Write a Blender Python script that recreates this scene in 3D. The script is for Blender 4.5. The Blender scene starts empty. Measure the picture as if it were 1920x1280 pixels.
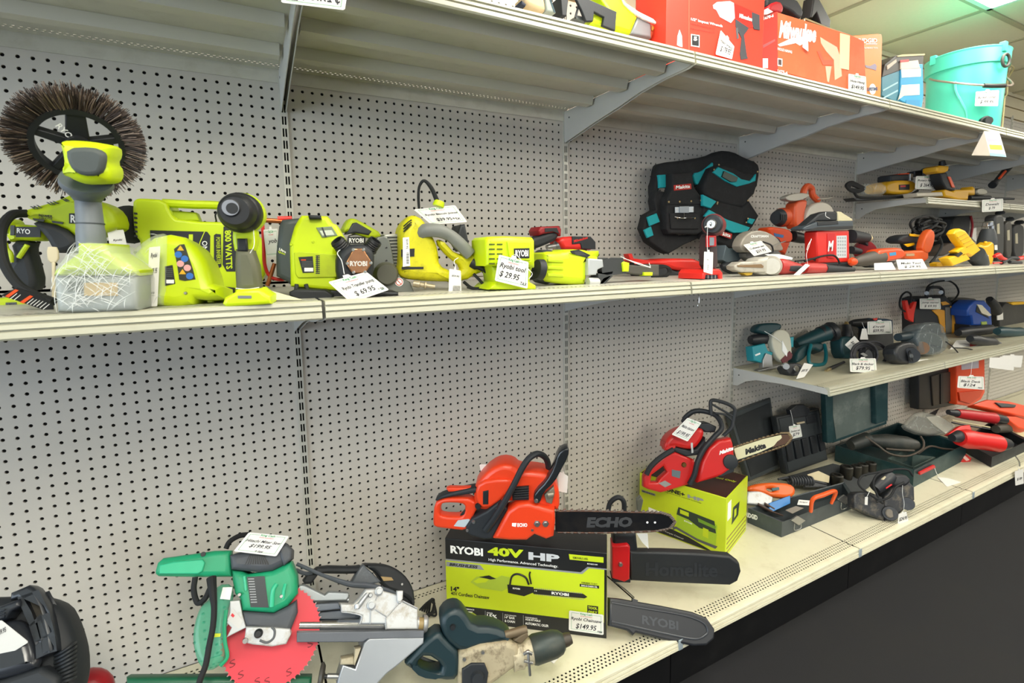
import bpy, bmesh, math, random
from mathutils import Vector as V, Matrix
random.seed(7)
SC = bpy.context.scene
COL = SC.collection
# ---------------------------------------------------------------- camera
FPX = 944.885
PPX, PPY = 960.0, 581.06
CAM = V((-0.12147, -1.53830, 0.20719))
YAW, PIT, ROL = -0.486437, -0.106923, -0.014370
RM = (Matrix.Rotation(YAW, 3, 'Z') @ Matrix.Rotation(math.pi/2+PIT, 3, 'X') @ Matrix.Rotation(ROL, 3, 'Z'))
cd = bpy.data.cameras.new('camera'); cam = bpy.data.objects.new('camera', cd); COL.objects.link(cam)
cam.matrix_world = Matrix.Translation(CAM) @ RM.to_4x4()
cd.sensor_width = 36; cd.sensor_fit = 'HORIZONTAL'; cd.lens = FPX/1920*36
cd.shift_x = 0; cd.shift_y = -(640-PPY)/1920
cd.clip_start = .02; cd.clip_end = 60
cd.dof.use_dof = True; cd.dof.focus_distance = 1.5; cd.dof.aperture_fstop = 7.0
SC.camera = cam
# ---------------------------------------------------------------- light and exposure
SC.view_settings.view_transform = 'Standard'; SC.view_settings.look = 'None'
SC.view_settings.gamma = 1; SC.view_settings.use_curve_mapping = False
SC.view_settings.exposure = 0.5
W = bpy.data.worlds.new('daylight'); SC.world = W; W.use_nodes = True
W.node_tree.nodes['Background'].inputs[0].default_value = (.88, .94, 1.0, 1)
W.node_tree.nodes['Background'].inputs[1].default_value = 0.52
def area(name, loc, rot, sx, sy, power, col):
    l = bpy.data.lights.new(name, 'AREA'); l.shape = 'RECTANGLE'; l.size = sx; l.size_y = sy
    l.energy = power; l.color = col
    o = bpy.data.objects.new(name, l); o.location = loc; o.rotation_euler = rot; COL.objects.link(o); return o
ZC = 1.33; ZF = -1.07
TROFF = [(2.745, -1.0), (.9, -.99), (-.31, -2.2), (2.745, -3.4), (5.8, -1.6), (5.8, -3.9), (8.85, -2.4), (1.2,-4.6)]
TPOW = [7, 6, 22, 34, 26, 34, 34, 34]
for i, (x, y) in enumerate(TROFF):
    area('troffer_light', (x, y, ZC-.03), (0, 0, 0), .56, 1.16, TPOW[i], (1, .93, .78))
area('window_daylight', (-3.85, -2.6, .15), (0, -math.pi/2, 0), 2.2, 4.2, 105, (.72, .86, 1))
# ---------------------------------------------------------------- materials
def s2l(c): return c/12.92 if c <= .04045 else ((c+.055)/1.055)**2.4
def rgb(h): return tuple(s2l(int(h[i:i+2], 16)/255) for i in (1, 3, 5))
MC = {}
def M(h, rough=.5, metal=0, var=.06, vs=18, bump=0, bs=200, alpha=1, coat=0, dirt=None, da=.5, ds=9, emit=0):
    k = (h, rough, metal, var, vs, bump, bs, alpha, coat, dirt, da, ds, emit)
    if k in MC: return MC[k]
    m = bpy.data.materials.new('m'+h[1:]); m.use_nodes = True
    nt = m.node_tree; N = nt.nodes; Lk = nt.links; b = N['Principled BSDF']
    c = rgb(h)
    b.inputs['Roughness'].default_value = rough; b.inputs['Metallic'].default_value = metal
    b.inputs['Coat Weight'].default_value = coat
    tc = N.new('ShaderNodeTexCoord')
    nz = N.new('ShaderNodeTexNoise'); nz.inputs['Scale'].default_value = vs; nz.inputs['Detail'].default_value = 5
    Lk.new(tc.outputs['Object'], nz.inputs['Vector'])
    mx = N.new('ShaderNodeMix'); mx.data_type = 'RGBA'
    mx.inputs[6].default_value = (*[max(0, x*(1-var)) for x in c], 1)
    mx.inputs[7].default_value = (*[min(1, x*(1+var)) for x in c], 1)
    Lk.new(nz.outputs[0], mx.inputs[0]); out = mx.outputs[2]
    if dirt:
        n2 = N.new('ShaderNodeTexNoise'); n2.inputs['Scale'].default_value = ds; n2.inputs['Detail'].default_value = 8
        n2.inputs['Roughness'].default_value = .7
        Lk.new(tc.outputs['Object'], n2.inputs['Vector'])
        r = N.new('ShaderNodeMapRange'); r.inputs[1].default_value = .5; r.inputs[2].default_value = .68
        r.inputs[4].default_value = da
        Lk.new(n2.outputs[0], r.inputs[0])
        m2 = N.new('ShaderNodeMix'); m2.data_type = 'RGBA'; m2.inputs[7].default_value = (*rgb(dirt), 1)
        Lk.new(r.outputs[0], m2.inputs[0]); Lk.new(out, m2.inputs[6]); out = m2.outputs[2]
    Lk.new(out, b.inputs['Base Color'])
    if bump:
        n3 = N.new('ShaderNodeTexNoise'); n3.inputs['Scale'].default_value = bs
        Lk.new(tc.outputs['Object'], n3.inputs['Vector'])
        bp = N.new('ShaderNodeBump'); bp.inputs['Strength'].default_value = bump; bp.inputs['Distance'].default_value = .001
        Lk.new(n3.outputs[0], bp.inputs['Height']); Lk.new(bp.outputs[0], b.inputs['Normal'])
    if alpha < 1:
        b.inputs['Alpha'].default_value = alpha
    if emit:
        b.inputs['Emission Color'].default_value = (*c, 1); b.inputs['Emission Strength'].default_value = emit
    MC[k] = m; return m
# ---------------------------------------------------------------- pixel rays -> planes standing in the room
_c = [0, 0, 1]
def crop(ox, oy, s): _c[:] = [ox, oy, s]
def px(u, v): return (_c[0]+u/_c[2], _c[1]+v/_c[2])
def ray(u, v):
    u, v = px(u, v)
    return RM @ V(((u-PPX)/FPX, -(v-PPY)/FPX, -1))
def hit(u, v, P, n):
    d = ray(u, v); return CAM + d*((P-CAM).dot(n)/d.dot(n))
def atz(u, v, z): return hit(u, v, V((0, 0, z)), V((0, 0, 1)))
def aty(u, v, y): return hit(u, v, V((0, y, 0)), V((0, 1, 0)))
def atx(u, v, x): return hit(u, v, V((x, 0, 0)), V((1, 0, 0)))
class Fr:
    """a plane in the room: origin P, normal n towards the room, ex to the right, ey up"""
    def __init__(s, P, yaw=0, pitch=0, n=None, up=None, roll=0):
        s.P = V(P)
        if n is None:
            a = math.radians(yaw); p = math.radians(pitch)
            n = V((-math.sin(a)*math.cos(p), -math.cos(a)*math.cos(p), math.sin(p)))
        s.n = V(n).normalized()
        up = V(up) if up else (V((0, 0, 1)) if abs(s.n.z) < .95 else V((0, 1, 0)))
        s.ex = up.cross(s.n).normalized(); s.ey = s.n.cross(s.ex).normalized()
        s.m = Matrix((s.ex, s.ey, s.n)).transposed()
    def w(s, x, y, z=0): return s.P + s.ex*x + s.ey*y + s.n*z
    def l(s, u, v, d=0):
        q = hit(u, v, s.P+s.n*d, s.n) - s.P
        return (q.dot(s.ex), q.dot(s.ey))
    def W(s, u, v, d=0): return hit(u, v, s.P+s.n*d, s.n)
def nearer(F, k):
    F.P = F.P.lerp(CAM, k); return F
def stand(u, v, z, yaw=0, pitch=0): return Fr(atz(u, v, z), yaw, pitch)
def aty_(u, v, y, yaw=0, pitch=0): return Fr(aty(u, v, y), yaw, pitch)
def rad(rpx, w): return rpx/_c[2]*abs((w-CAM).dot(RM.col[2]))/FPX
# ---------------------------------------------------------------- geometry pieces: (verts, faces, smooth)
def chaikin(p, n, closed=True):
    for _ in range(n):
        q = []
        for i in range(len(p)):
            a = p[i]; b = p[(i+1) % len(p)]
            q += [(a[0]*.75+b[0]*.25, a[1]*.75+b[1]*.25), (a[0]*.25+b[0]*.75, a[1]*.25+b[1]*.75)]
        p = q
    return p
def curve_geo(splines, z0, z1, bev, seg=2):
    c = bpy.data.curves.new('c', 'CURVE'); c.dimensions = '2D'; c.fill_mode = 'BOTH'
    h = abs(z1-z0)/2; bev = min(bev, h*.95)
    c.extrude = h-bev; c.bevel_depth = bev; c.bevel_resolution = seg; c.offset = -bev
    for p in splines:
        sp = c.splines.new('POLY'); sp.points.add(len(p)-1); sp.use_cyclic_u = True
        for i, (x, y) in enumerate(p): sp.points[i].co = (x, y, 0, 1)
    o = bpy.data.objects.new('c', c); me = bpy.data.meshes.new_from_object(o)
    vs = [V((v.co.x, v.co.y, v.co.z+(z0+z1)/2)) for v in me.vertices]; fs = [tuple(f.vertices) for f in me.polygons]
    bpy.data.meshes.remove(me); bpy.data.objects.remove(o); bpy.data.curves.remove(c)
    return vs, fs
def S(F, pts, d0, d1, bev=.003, sm=0, holes=(), local=False, seg=2):
    """solid of outline pts (pixels seen on the plane at offset d1) from offset d0 to d1"""
    tr = (lambda q: q) if local else (lambda q: F.l(q[0], q[1], d1))
    sp = [[tr(q) for q in pts]] + [[tr(q) for q in h] for h in holes]
    if sm: sp = [chaikin(p, sm) for p in sp]
    vs, fs = curve_geo(sp, min(d0, d1), max(d0, d1), bev, seg)
    return [F.w(*v) for v in vs], fs
def B(F, u0, v0, u1, v1, d0, d1, bev=.003):
    return S(F, [(u0, v0), (u1, v0), (u1, v1), (u0, v1)], d0, d1, bev)
def LB(F, x0, y0, x1, y1, z0, z1, bev=.002):
    """box in the metres of frame F"""
    return S(F, [(x0, y0), (x1, y0), (x1, y1), (x0, y1)], z0, z1, bev, local=True)
def WB(x0, y0, z0, x1, y1, z1, bev=0):
    F = Fr((0, 0, 0), n=(0, 0, 1), up=(0, 1, 0))
    if not bev:
        x0,x1=min(x0,x1),max(x0,x1); y0,y1=min(y0,y1),max(y0,y1); z0,z1=min(z0,z1),max(z0,z1)
        v=[V((x,y,z)) for z in (z0,z1) for y in (y0,y1) for x in (x0,x1)]
        return v, [(0,2,3,1),(4,5,7,6),(0,1,5,4),(2,6,7,3),(0,4,6,2),(1,3,7,5)]
    return S(F, [(x0, y0), (x1, y0), (x1, y1), (x0, y1)], z0, z1, bev, local=True)
def ring_geo(rings, closed=False, cap=True):
    vs = []; fs = []; n = len(rings[0])
    for r in rings: vs += r
    m = len(rings)
    for i in range(m if closed else m-1):
        for j in range(n):
            a = i*n+j; b = i*n+(j+1) % n; c = ((i+1) % m)*n+(j+1) % n; d = ((i+1) % m)*n+j
            fs.append((a, b, c, d))
    if cap and not closed:
        fs.append(tuple(reversed(range(n)))); fs.append(tuple(range((m-1)*n, m*n)))
    return vs, fs
def basis(d):
    d = d.normalized(); a = V((0, 0, 1)) if abs(d.z) < .9 else V((1, 0, 0))
    x = a.cross(d).normalized(); return x, d.cross(x)
def L(p0, p1, prof, seg=28, sx=1, sy=1):
    """lathe along p0->p1, prof = [(t 0..1, radius m)]"""
    d = p1-p0; x, y = basis(d)
    return ring_geo([[p0+d*t+(x*math.cos(2*math.pi*k/seg)*sx+y*math.sin(2*math.pi*k/seg)*sy)*max(r, 1e-5) for k in range(seg)] for t, r in prof])
def LP(F, a, b, prof, seg=28, da=0, db=None):
    """lathe between pixels a and b at offsets da, db; radii in crop pixels"""
    db = da if db is None else db
    p0 = F.W(*a, da); p1 = F.W(*b, db)
    if abs(a[0]-b[0])+abs(a[1]-b[1]) < .5: p1 = p0+F.n*max(db-da, .0004)
    return L(p0, p1, [(t, rad(r, p0.lerp(p1, min(max(t, 0), 1)))) for t, r in prof], seg)
def CYL(p0, p1, r, bev=.15, seg=28):
    return L(p0, p1, [(0, r*(1-bev)), (min(.12, bev*.6), r), (max(.88, 1-bev*.6), r), (1, r*(1-bev))], seg)
def cr(P, n, closed=False):
    out = []; N = len(P)
    for i in range(N if closed else N-1):
        p0 = P[(i-1) % N] if closed or i > 0 else P[0]*2-P[1]
        p1 = P[i]; p2 = P[(i+1) % N]; p3 = P[(i+2) % N] if closed or i+2 < N else p2*2-p1
        for k in range(n):
            t = k/n
            out.append(.5*((2*p1)+(p2-p0)*t+(2*p0-5*p1+4*p2-p3)*t*t+(3*p1-p0-3*p2+p3)*t**3))
    if not closed: out.append(P[-1])
    return out
def T(P, r, n=6, seg=10, closed=False, flat=1):
    """tube through world points, r = radius or list of radii"""
    P = [V(p) for p in P]
    Q = cr(P, n, closed) if len(P) > 2 else P
    m = len(Q)
    rr = [r]*m if not isinstance(r, (list, tuple)) else [r[min(int(i/n), len(r)-1)]*(1-(i/n) % 1)+r[min(int(i/n)+1, len(r)-1)]*((i/n) % 1) for i in range(m)]
    rings = []; x = None
    for i in range(m):
        d = (Q[(i+1) % m]-Q[i-1]) if closed or 0 < i < m-1 else (Q[1]-Q[0] if i == 0 else Q[-1]-Q[-2])
        if d.length < 1e-9: d = V((0, 0, 1))
        d = d.normalized()
        if x is None: x, _ = basis(d)
        x = (x-d*x.dot(d))
        x = x.normalized() if x.length > 1e-6 else basis(d)[0]
        y = d.cross(x)
        rings.append([Q[i]+(x*math.cos(2*math.pi*k/seg)+y*math.sin(2*math.pi*k/seg)*flat)*rr[i] for k in range(seg)])
    return ring_geo(rings, closed)
def TP(F, pts, r, n=6, seg=10, closed=False, flat=1, d=0):
    """tube through pixels (u, v[, offset])"""
    return T([F.W(p[0], p[1], p[2] if len(p) > 2 else d) for p in pts], r, n, seg, closed, flat)
def SPH(c, r, sx=1, sy=1, sz=1, F=None, n=12):
    ex, ey, ez = (F.ex, F.ey, F.n) if F else (V((1, 0, 0)), V((0, 1, 0)), V((0, 0, 1)))
    rings = []
    for i in range(n+1):
        a = math.pi*i/n
        rings.append([c+ex*(r*sx*math.sin(a)*math.cos(2*math.pi*k/20))+ey*(r*sy*math.sin(a)*math.sin(2*math.pi*k/20))+ez*(r*sz*math.cos(a)) for k in range(20)])
    return ring_geo(rings, cap=False)
def TX(F, s, bl, br, tl, d, shear=0, bold=0, depth=.0003, local=False):
    """lettering s fitted in the parallelogram bl, br, tl (pixels on plane offset d)"""
    c = bpy.data.curves.new('t', 'FONT'); c.body = s; c.extrude = 0; c.shear = shear; c.offset = bold; c.resolution_u = 2
    o = bpy.data.objects.new('t', c); me = bpy.data.meshes.new_from_object(o)
    vs = [v.co.copy() for v in me.vertices]; fs = [tuple(f.vertices) for f in me.polygons]
    bpy.data.meshes.remove(me); bpy.data.objects.remove(o); bpy.data.curves.remove(c)
    if not vs: return [], []
    x0 = min(v.x for v in vs); x1 = max(v.x for v in vs); y0 = min(v.y for v in vs); y1 = max(v.y for v in vs)
    if local: a, b, e = [V((*q, 0)) for q in (bl, br, tl)]
    else: a, b, e = [V((*F.l(*q, d), 0)) for q in (bl, br, tl)]
    out = []
    for v in vs:
        p = a+(b-a)*((v.x-x0)/(x1-x0))+(e-a)*((v.y-y0)/max(y1-y0, 1e-6))
        out.append(F.w(p.x, p.y, d+depth))
    return out, fs
def PF(F, pts, d, local=False):
    """flat printed shape lying on the plane"""
    q = [V((*(p if local else F.l(*p, d)), 0)) for p in pts]
    from mathutils.geometry import tessellate_polygon
    return [F.w(p.x, p.y, d) for p in q], [tuple(t) for t in tessellate_polygon([q])]
# ---------------------------------------------------------------- objects
def link(name, mat, geos, parent=None, base=None, ang=35):
    """ONE mesh object out of several pieces; a piece may bring its own material: (geo, material)"""
    me = bpy.data.meshes.new(name); vs = []; fs = []; mi = []; mats = [mat]
    base = base or V((0, 0, 0))
    for g in geos:
        mm = mat
        if isinstance(g[1], bpy.types.Material): g, mm = g
        if mm not in mats: mats.append(mm)
        k = len(vs); vs += [tuple(v-base) for v in g[0]]
        for f in g[1]: fs.append(tuple(i+k for i in f)); mi.append(mats.index(mm))
    me.from_pydata(vs, [], fs)
    for m_ in mats: me.materials.append(m_)
    me.polygons.foreach_set('material_index', mi)
    bm = bmesh.new(); bm.from_mesh(me); bmesh.ops.recalc_face_normals(bm, faces=bm.faces); bm.to_mesh(me); bm.free()
    me.shade_smooth(); me.set_sharp_from_angle(angle=math.radians(ang)); me.update()
    o = bpy.data.objects.new(name, me); COL.objects.link(o)
    if parent: o.parent = parent
    return o
class Thing:
    def __init__(s, name, label, cat, base, group=None):
        s.b = V(base); s.o = bpy.data.objects.new(name, None); COL.objects.link(s.o); s.o.location = s.b
        s.o.empty_display_size = .02
        s.o['label'] = label; s.o['category'] = cat
        if group: s.o['group'] = group
        s.last = None
    def part(s, name, mat, *geos, label=None, sub=None, kind=None):
        o = link(name, mat, geos, s.o if sub is None else sub, s.b)
        if label: o['label'] = label
        if kind: o['kind'] = kind
        s.last = o; return o
def solo(name, label, cat, mat, *geos, group=None, kind=None):
    b = V(geos[0][0][0]) if not isinstance(geos[0][1], bpy.types.Material) else V(geos[0][0][0][0])
    o = link(name, mat, geos, None, b); o.location = b
    o['label'] = label; o['category'] = cat
    if group: o['group'] = group
    if kind: o['kind'] = kind
    return o
def struct(name, mat, *geos):
    o = link(name, mat, geos); o['kind'] = 'structure'; return o
def copy_thing(root, dv, label=None, group=None):
    r = root.copy(); COL.objects.link(r); r.location = root.location+V(dv)
    if label: r['label'] = label
    if group: r['group'] = group
    for ch in root.children:
        c = ch.copy(); COL.objects.link(c); c.parent = r
        for g in ch.children:
            e = g.copy(); COL.objects.link(e); e.parent = c
    return r
# common materials
LIME = M('#c6dc0c', .42, var=.05); LIME2 = M('#b4c80a', .5, var=.08, dirt='#8a8a20', da=.35)
YELG = M('#cfc80e', .5, var=.08, dirt='#6a6210', da=.5, ds=30)
BLK = M('#15171a', .5, var=.2); BLK2 = M('#1d2126', .6, var=.2, bump=.2); GREY = M('#55585a', .55, var=.1)
DGREY = M('#34383b', .55, var=.12); STEEL = M('#a8a8a6', .32, .9, var=.1); CHROME = M('#d0d0d0', .15, 1)
WHITE = M('#ecebe6', .6, var=.02); CARD = M('#e4e2dc', .7, var=.02); INK = M('#23232b', .7); RUB = M('#101214', .75, var=.2)
REDM = M('#c4161c', .4, var=.06); RED2 = M('#d8261c', .4, var=.06); ORG = M('#e04a14', .42, var=.05)
GRN = M('#1d9a5a', .6); REDT = M('#cc2b36', .6); YEL = M('#e8b40c', .45, var=.05); TEAL = M('#0f8f96', .6, var=.08)
DTEAL = M('#0c4f54', .5, var=.15); PLW = M('#f4f4f0', .6, var=.01)
def tagcard(label, q, F, d, lines, group='price tags written by hand', string=None, tab=True, header=True, name='price_tag', rot=False, cat='tag'):
    """price tag: corners q = tl, tr, br, bl in pixels on F offset d; lines = [(text, x0, y0, x1, h, shear)] in card units 0..1"""
    tl, tr, br, bl = [V((*F.l(*p, d), 0)) for p in q]
    def P(x, y): p = bl.lerp(br, x).lerp(tl.lerp(tr, x), y); return (p.x, p.y)
    t = Thing(name, label, cat, F.w(*P(.5, 0), d), group)
    out = [P(.03, 0), P(.97, 0), P(1, .04), P(1, .96), P(.97, 1)]
    if tab: out += [P(.6, 1), P(.57, 1.1), P(.43, 1.1), P(.4, 1)]
    out += [P(.03, 1), P(0, .96), P(0, .04)]
    g = [S(F, out, d-.0007, d, .0001, local=True, seg=0)]
    e = d+.0003
    if header:
        a, b_ = .07, .09
        for (x0, y0, x1, y1) in ((a, b_, 1-a, b_+.012), (a, 1-b_, .3, 1-b_+.012), (.7, 1-b_, 1-a, 1-b_+.012), (a, b_, a+.008, 1-b_), (1-a-.008, b_, 1-a, 1-b_)):
            g.append((PF(F, [P(x0, y0), P(x1, y0), P(x1, y1), P(x0, y1)], e, True), GRN))
        g.append((TX(F, 'King Cash', P(.33, .84), P(.68, .84), P(.33, .97), e, bold=.02, local=True), GRN))
        g.append((TX(F, 'PAWN & JEWELRY', P(.33, .765), P(.68, .765), P(.33, .82), e, bold=.01, local=True), REDT))
    for (s_, x0, y0, x1, h, sh) in lines:
        g.append((TX(F, s_, P(x0, y0), P(x1, y0+sh), P(x0, y0+h), e, shear=.25, bold=.016, local=True), INK))
    t.part('card', CARD, *g)
    if string: t.part('string', PLW, TP(F, string, .0007, seg=6))
    return t
# ================================================================ the setting
P36 = .9144; IN = .0254
WALLM = M('#f2e6c6', .7, var=.03)
CEILM = M('#f3eccf', .85, var=.03, vs=60, bump=.2, bs=300)
TBAR = M('#bdb596', .6)
# floor: charcoal carpet
fm = M('#101013', .95, var=.35, vs=900, bump=.6, bs=900, dirt='#161514', da=.5, ds=3)
struct('floor', fm, WB(-4, -7, ZF-.05, 13, .6, ZF))
# slatwall
g = []; z = ZF
sw = []
pitch = .0762
def slat(x0, x1, z0, z1):
    return WB(x0, .105, z0+.0, x1, .13, z1-.008, .003)
k = 0
zz = .62
while zz < ZC:
    sw.append(slat(-4, 13, zz, min(zz+pitch, ZC+.008))); zz += pitch
gm = M('#7a5a3c', .8)
struct('wall_back', WALLM, WB(-4, .13, ZF, 13, .2, ZC), *sw, (WB(-4, .125, .62, 13, .1305, ZC), gm))
struct('wall_right', WALLM, WB(12.9, -7, ZF, 13, .2, ZC))
# ceiling
struct('ceiling', CEILM, WB(-4, -7, ZC, 13, .2, ZC+.05))
tb = []
x0 = 3.04
xs = [x0+.6096*i for i in range(-11, 16)]
for x in xs: tb.append(WB(x-.012, -7, ZC-.006, x+.012, .13, ZC+.001))
y = -.375
while y > -7: tb.append(WB(-4, y-.012, ZC-.0065, 13, y+.012, ZC+.001)); y -= 1.2192
struct('trim_1', TBAR, *tb)
for i, (x, y) in enumerate(TROFF):
    x = min(xs, key=lambda q: abs(q+.3048-x))+.3048
    t = Thing('ceiling_light', ['square end of the bright ceiling panel light above the cooler bucket'][0] if i == 0 else 'recessed ceiling panel light of the shop', 'light', (x, -.4-.6 if i == 0 else y, ZC), 'ceiling panel lights')
    yc = -.375-.6096 if i == 0 else -.375-1.2192*round((-y-.375-.61)/1.2192)-.6096
    t.part('diffuser', M('#fffdf2', .5, emit=9), WB(x-.28, yc-.585, ZC-.012, x+.28, yc+.585, ZC-.008))
    t.part('frame', WHITE, WB(x-.3, yc-.6, ZC-.014, x-.28, yc+.6, ZC-.001), WB(x+.28, yc-.6, ZC-.014, x+.3, yc+.6, ZC-.001), WB(x-.3, yc+.58, ZC-.014, x+.3, yc+.6, ZC-.001), WB(x-.3, yc-.6, ZC-.014, x+.3, yc-.58, ZC-.001))
# ---------------------------------------------------------------- gondola
PEG = M('#bfbab2', .38, var=.03, vs=3)
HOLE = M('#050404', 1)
def peg_geo(nx, nz, r=.0042, pit=IN):
    """sheet of nx x nz cells with real round holes"""
    vs = []; fs = []; n = 8; h = pit/2
    sq = [(h, 0), (h, h), (0, h), (-h, h), (-h, 0), (-h, -h), (0, -h), (h, -h)]
    oc = [(r*math.cos(2*math.pi*k/8), r*math.sin(2*math.pi*k/8)) for k in range(8)]
    for i in range(nx):
        for j in range(nz):
            cx = (i+1)*pit; cz = (j+.5)*pit; b = len(vs)
            vs += [V((cx+a, 0, cz+c)) for a, c in sq]+[V((cx+a, 0, cz+c)) for a, c in oc]+[V((cx+a, .004, cz+c)) for a, c in oc]
            for k in range(8):
                k2 = (k+1) % 8
                fs.append((b+k, b+k2, b+8+k2, b+8+k)); fs.append((b+8+k, b+8+k2, b+16+k2, b+16+k))
    return vs, fs
def mesh_fast(name, mats, geos):
    me = bpy.data.meshes.new(name); vs = []; fs = []; mi = []
    for (g, k) in geos:
        b = len(vs); vs += [tuple(v) for v in g[0]]
        for f in g[1]: fs.append(tuple(i+b for i in f)); mi.append(k)
    me.from_pydata(vs, [], fs)
    for m_ in mats: me.materials.append(m_)
    me.polygons.foreach_set('material_index', mi); me.update(); return me
ZLO = -.90; ZUP = .13-.004
def panel(z0, nz):
    h = nz*IN
    g = [(peg_geo(35, nz), 0), (WB(.0127, .0041, 0, 35.5*IN, .006, h), 1)]
    # strips beside the first and last column
    g += [(WB(.0095, 0, 0, .0127, .006, h), 0), (WB(35.5*IN, 0, 0, P36-.0095, .006, h), 0)]
    return mesh_fast('peg_panel', [PEG, HOLE], g)
mlo = panel(0, 41); mup = panel(0, 37)
NB = [-2, -1, 0, 1, 2, 3, 4, 5, 6, 7, 8]
bayname = {-1: 'behind the wire brush tool', 0: 'between first and second slotted posts', 1: 'behind the tool belt', 2: 'behind the orange circular saw', 3: 'behind the jump starter'}
for b in NB:
    for lo in (1, 0):
        me = mlo if lo else mup
        o = bpy.data.objects.new('pegboard', me); COL.objects.link(o)
        zof = -.127+.0127-.0127 # hole row at z = 0 measured from the photograph
        off = {-1: .252, 0: 0, 1: .25, 2: .25}.get(b, .25) if lo else {-1: .0, 0: .1, 1: .1}.get(b, .1)
        base = (-35.5+off)*IN if lo else (5.5+off)*IN
        o.location = (b*P36, 0, base)
        if lo:
            lab = ['lower', None][0]
        where = bayname.get(b, 'far along the aisle' if b > 3 else 'at the near left end')
        o['label'] = ('lower pegboard, ' if lo else 'upper grey pegboard panel above the middle shelf, ')+where
        o['category'] = 'pegboard'; o['group'] = 'grey pegboard back panels '+('below' if lo else 'above')+' the middle shelf, '+where
# slotted uprights
UP = M('#c4c2b8', .35, .25, var=.04)
def upright_geo():
    g = []
    zt = 1.10; zb = ZF
    g.append((WB(-.0095, -.006, zb, -.0055, .004, zt), 0)); g.append((WB(.0055, -.006, zb, .0095, .004, zt), 0)); g.append((WB(-.0012, -.006, zb, .0012, .004, zt), 0))
    g.append((WB(-.0095, .002, zb, .0095, .006, zt), 1))
    z = zb+.01; p = IN*1.25
    while z < zt:
        for s in (-1, 1): g.append((WB(s*.0034-.0022, -.006, z, s*.0034+.0022, -.002, z+p-.022), 0))
        z += p
    return mesh_fast('upright', [UP, HOLE], g)
um = upright_geo()
wh = {0: 'leftmost of those in view', 1: 'beside the tool belt bay', 2: 'left of the orange circular saw', 3: 'holding the small raised shelf'}
for k in range(-1, 9):
    o = bpy.data.objects.new('slotted_post', um); COL.objects.link(o); o.location = (k*P36, 0, 0)
    o['label'] = 'slotted grey metal post between pegboard panels, '+wh.get(k, 'far along the aisle'); o['category'] = 'post'; o['group'] = 'slotted posts, '+wh.get(k, 'far along the aisle')
# shelves
SHD = M('#bfbdb2', .35, var=.05, dirt='#8d8672', da=.25, ds=14)
SHL = M('#b8b6a2', .35, var=.03, dirt='#a89f80', da=.25, ds=12)
BASM = M('#d4cfb6', .38, var=.04, dirt='#a99c78', da=.25, ds=12)
RIBM = M('#c2bfb2', .4, var=.03)
BRM = M('#bfbfbb', .4, .1, var=.03)
def hatch(x0, x1, y, z, rows, pit=.0127, hs=.0029, rp=.0105):
    """perforated strip"""
    vs = []; fs = []
    n = int((x1-x0)/pit); pit = (x1-x0)/n
    for r in range(rows):
        cy = y+(r+.5)*rp
        for i in range(n):
            st = pit/2*(r % 2)
            cx = x0+(i+.5)*pit; b = len(vs)
            sh = .25*pit*(1 if r % 2 else -1)
            for (a, c) in ((-pit/2, -rp/2), (pit/2, -rp/2), (pit/2, rp/2), (-pit/2, rp/2)): vs.append(V((cx+a, cy+c, z)))
            for (a, c) in ((-hs, -hs), (hs, -hs), (hs, hs), (-hs, hs)): vs.append(V((cx+a+sh, cy+c, z)))
            for j in range(4):
                j2 = (j+1) % 4; fs.append((b+j, b+j2, b+4+j2, b+4+j))
    return vs, fs
def shelf(name, label, x0, z, dep, lipm, deckm, group, brk, lip=.032, ribs=(), dark=False, flip=True, x1=None, ends=(1, 1)):
    x1 = x1 or x0+P36
    a, b = x0+.003, x1-.003
    t = Thing(name, label, 'shelf', (x0, 0, z), group)
    yb = -.018; yf = -(dep-.022)
    r0 = -.045; f0 = yf+.002
    rows = 4; fw = rows*.0105
    th = .0012
    D = [WB(a, f0+fw+.0, z-th, b, r0, z), WB(a, yf-.004, z-th, b, f0, z), WB(a, r0+.021, z-th, b, -.001, z)]
    D += [hatch(a, b, f0, z, rows), hatch(a, b, r0, z, 2)]
    D += [hatch(a, b, f0, z-th, rows), hatch(a, b, r0, z-th, 2)]
    D += [WB(a, -.0035, z-.035, b, -.001, z)]
    t.part('deck', deckm, *D)
    # price rail: profiled front edge
    Fx = Fr((a, 0, z), n=(1, 0, 0), up=(0, 0, 1))   # ex = +y
    yy = -dep
    pr = [(yf-.002, .000), (yf-.003, .001), (yy+.006, .001), (yy+.002, -.0005), (yy+.001, -.006), (yy+.0055, -.007), (yy+.0055, -.009), (yy+.001, -.0105), (yy-.0005, -.0165), (yy+.005, -.0175), (yy+.005, -.019), (yy-.001, -.0205), (yy-.002, -lip+.003), (yy+.001, -lip), (yy+.005, -lip), (yy+.008, -lip+.002), (yy+.008, -.012), (yf-.002, -.002)]
    t.part('price_rail', lipm, S(Fx, pr, 0, b-a, 0, local=True, seg=0))
    if name == 'base_shelf': t.part('shade_fill', HOLE, WB(a, -.527, ZF+.002, b, -.004, z-.02))  # black box added as shade under the base deck, darkening its perforations
    for yr in ribs:
        pr = [(yr-.028, -.0015), (yr-.02, -.026), (yr+.012, -.026), (yr+.02, -.0015)]
        t.part('rib', RIBM, S(Fx, pr, .012, b-a-.012, .0005, local=True, seg=0))
    if brk:
        for s, xx in ((0, x0+.0045), (1, x1-.0065)):
            if not ends[s]: continue
            Fb = Fr((xx, 0, 0), n=(1, 0, 0), up=(0, 0, 1))
            t.part('bracket', BRM, S(Fb, [(y, z+q) for y, q in brk], 0, .0022, .0004, local=True, seg=0),
                   (CYLW((xx-.0005, brk[0][0]-.03, z-.03), (xx+.003, brk[0][0]-.03, z-.03), .003), HOLE))
    return t
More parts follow.
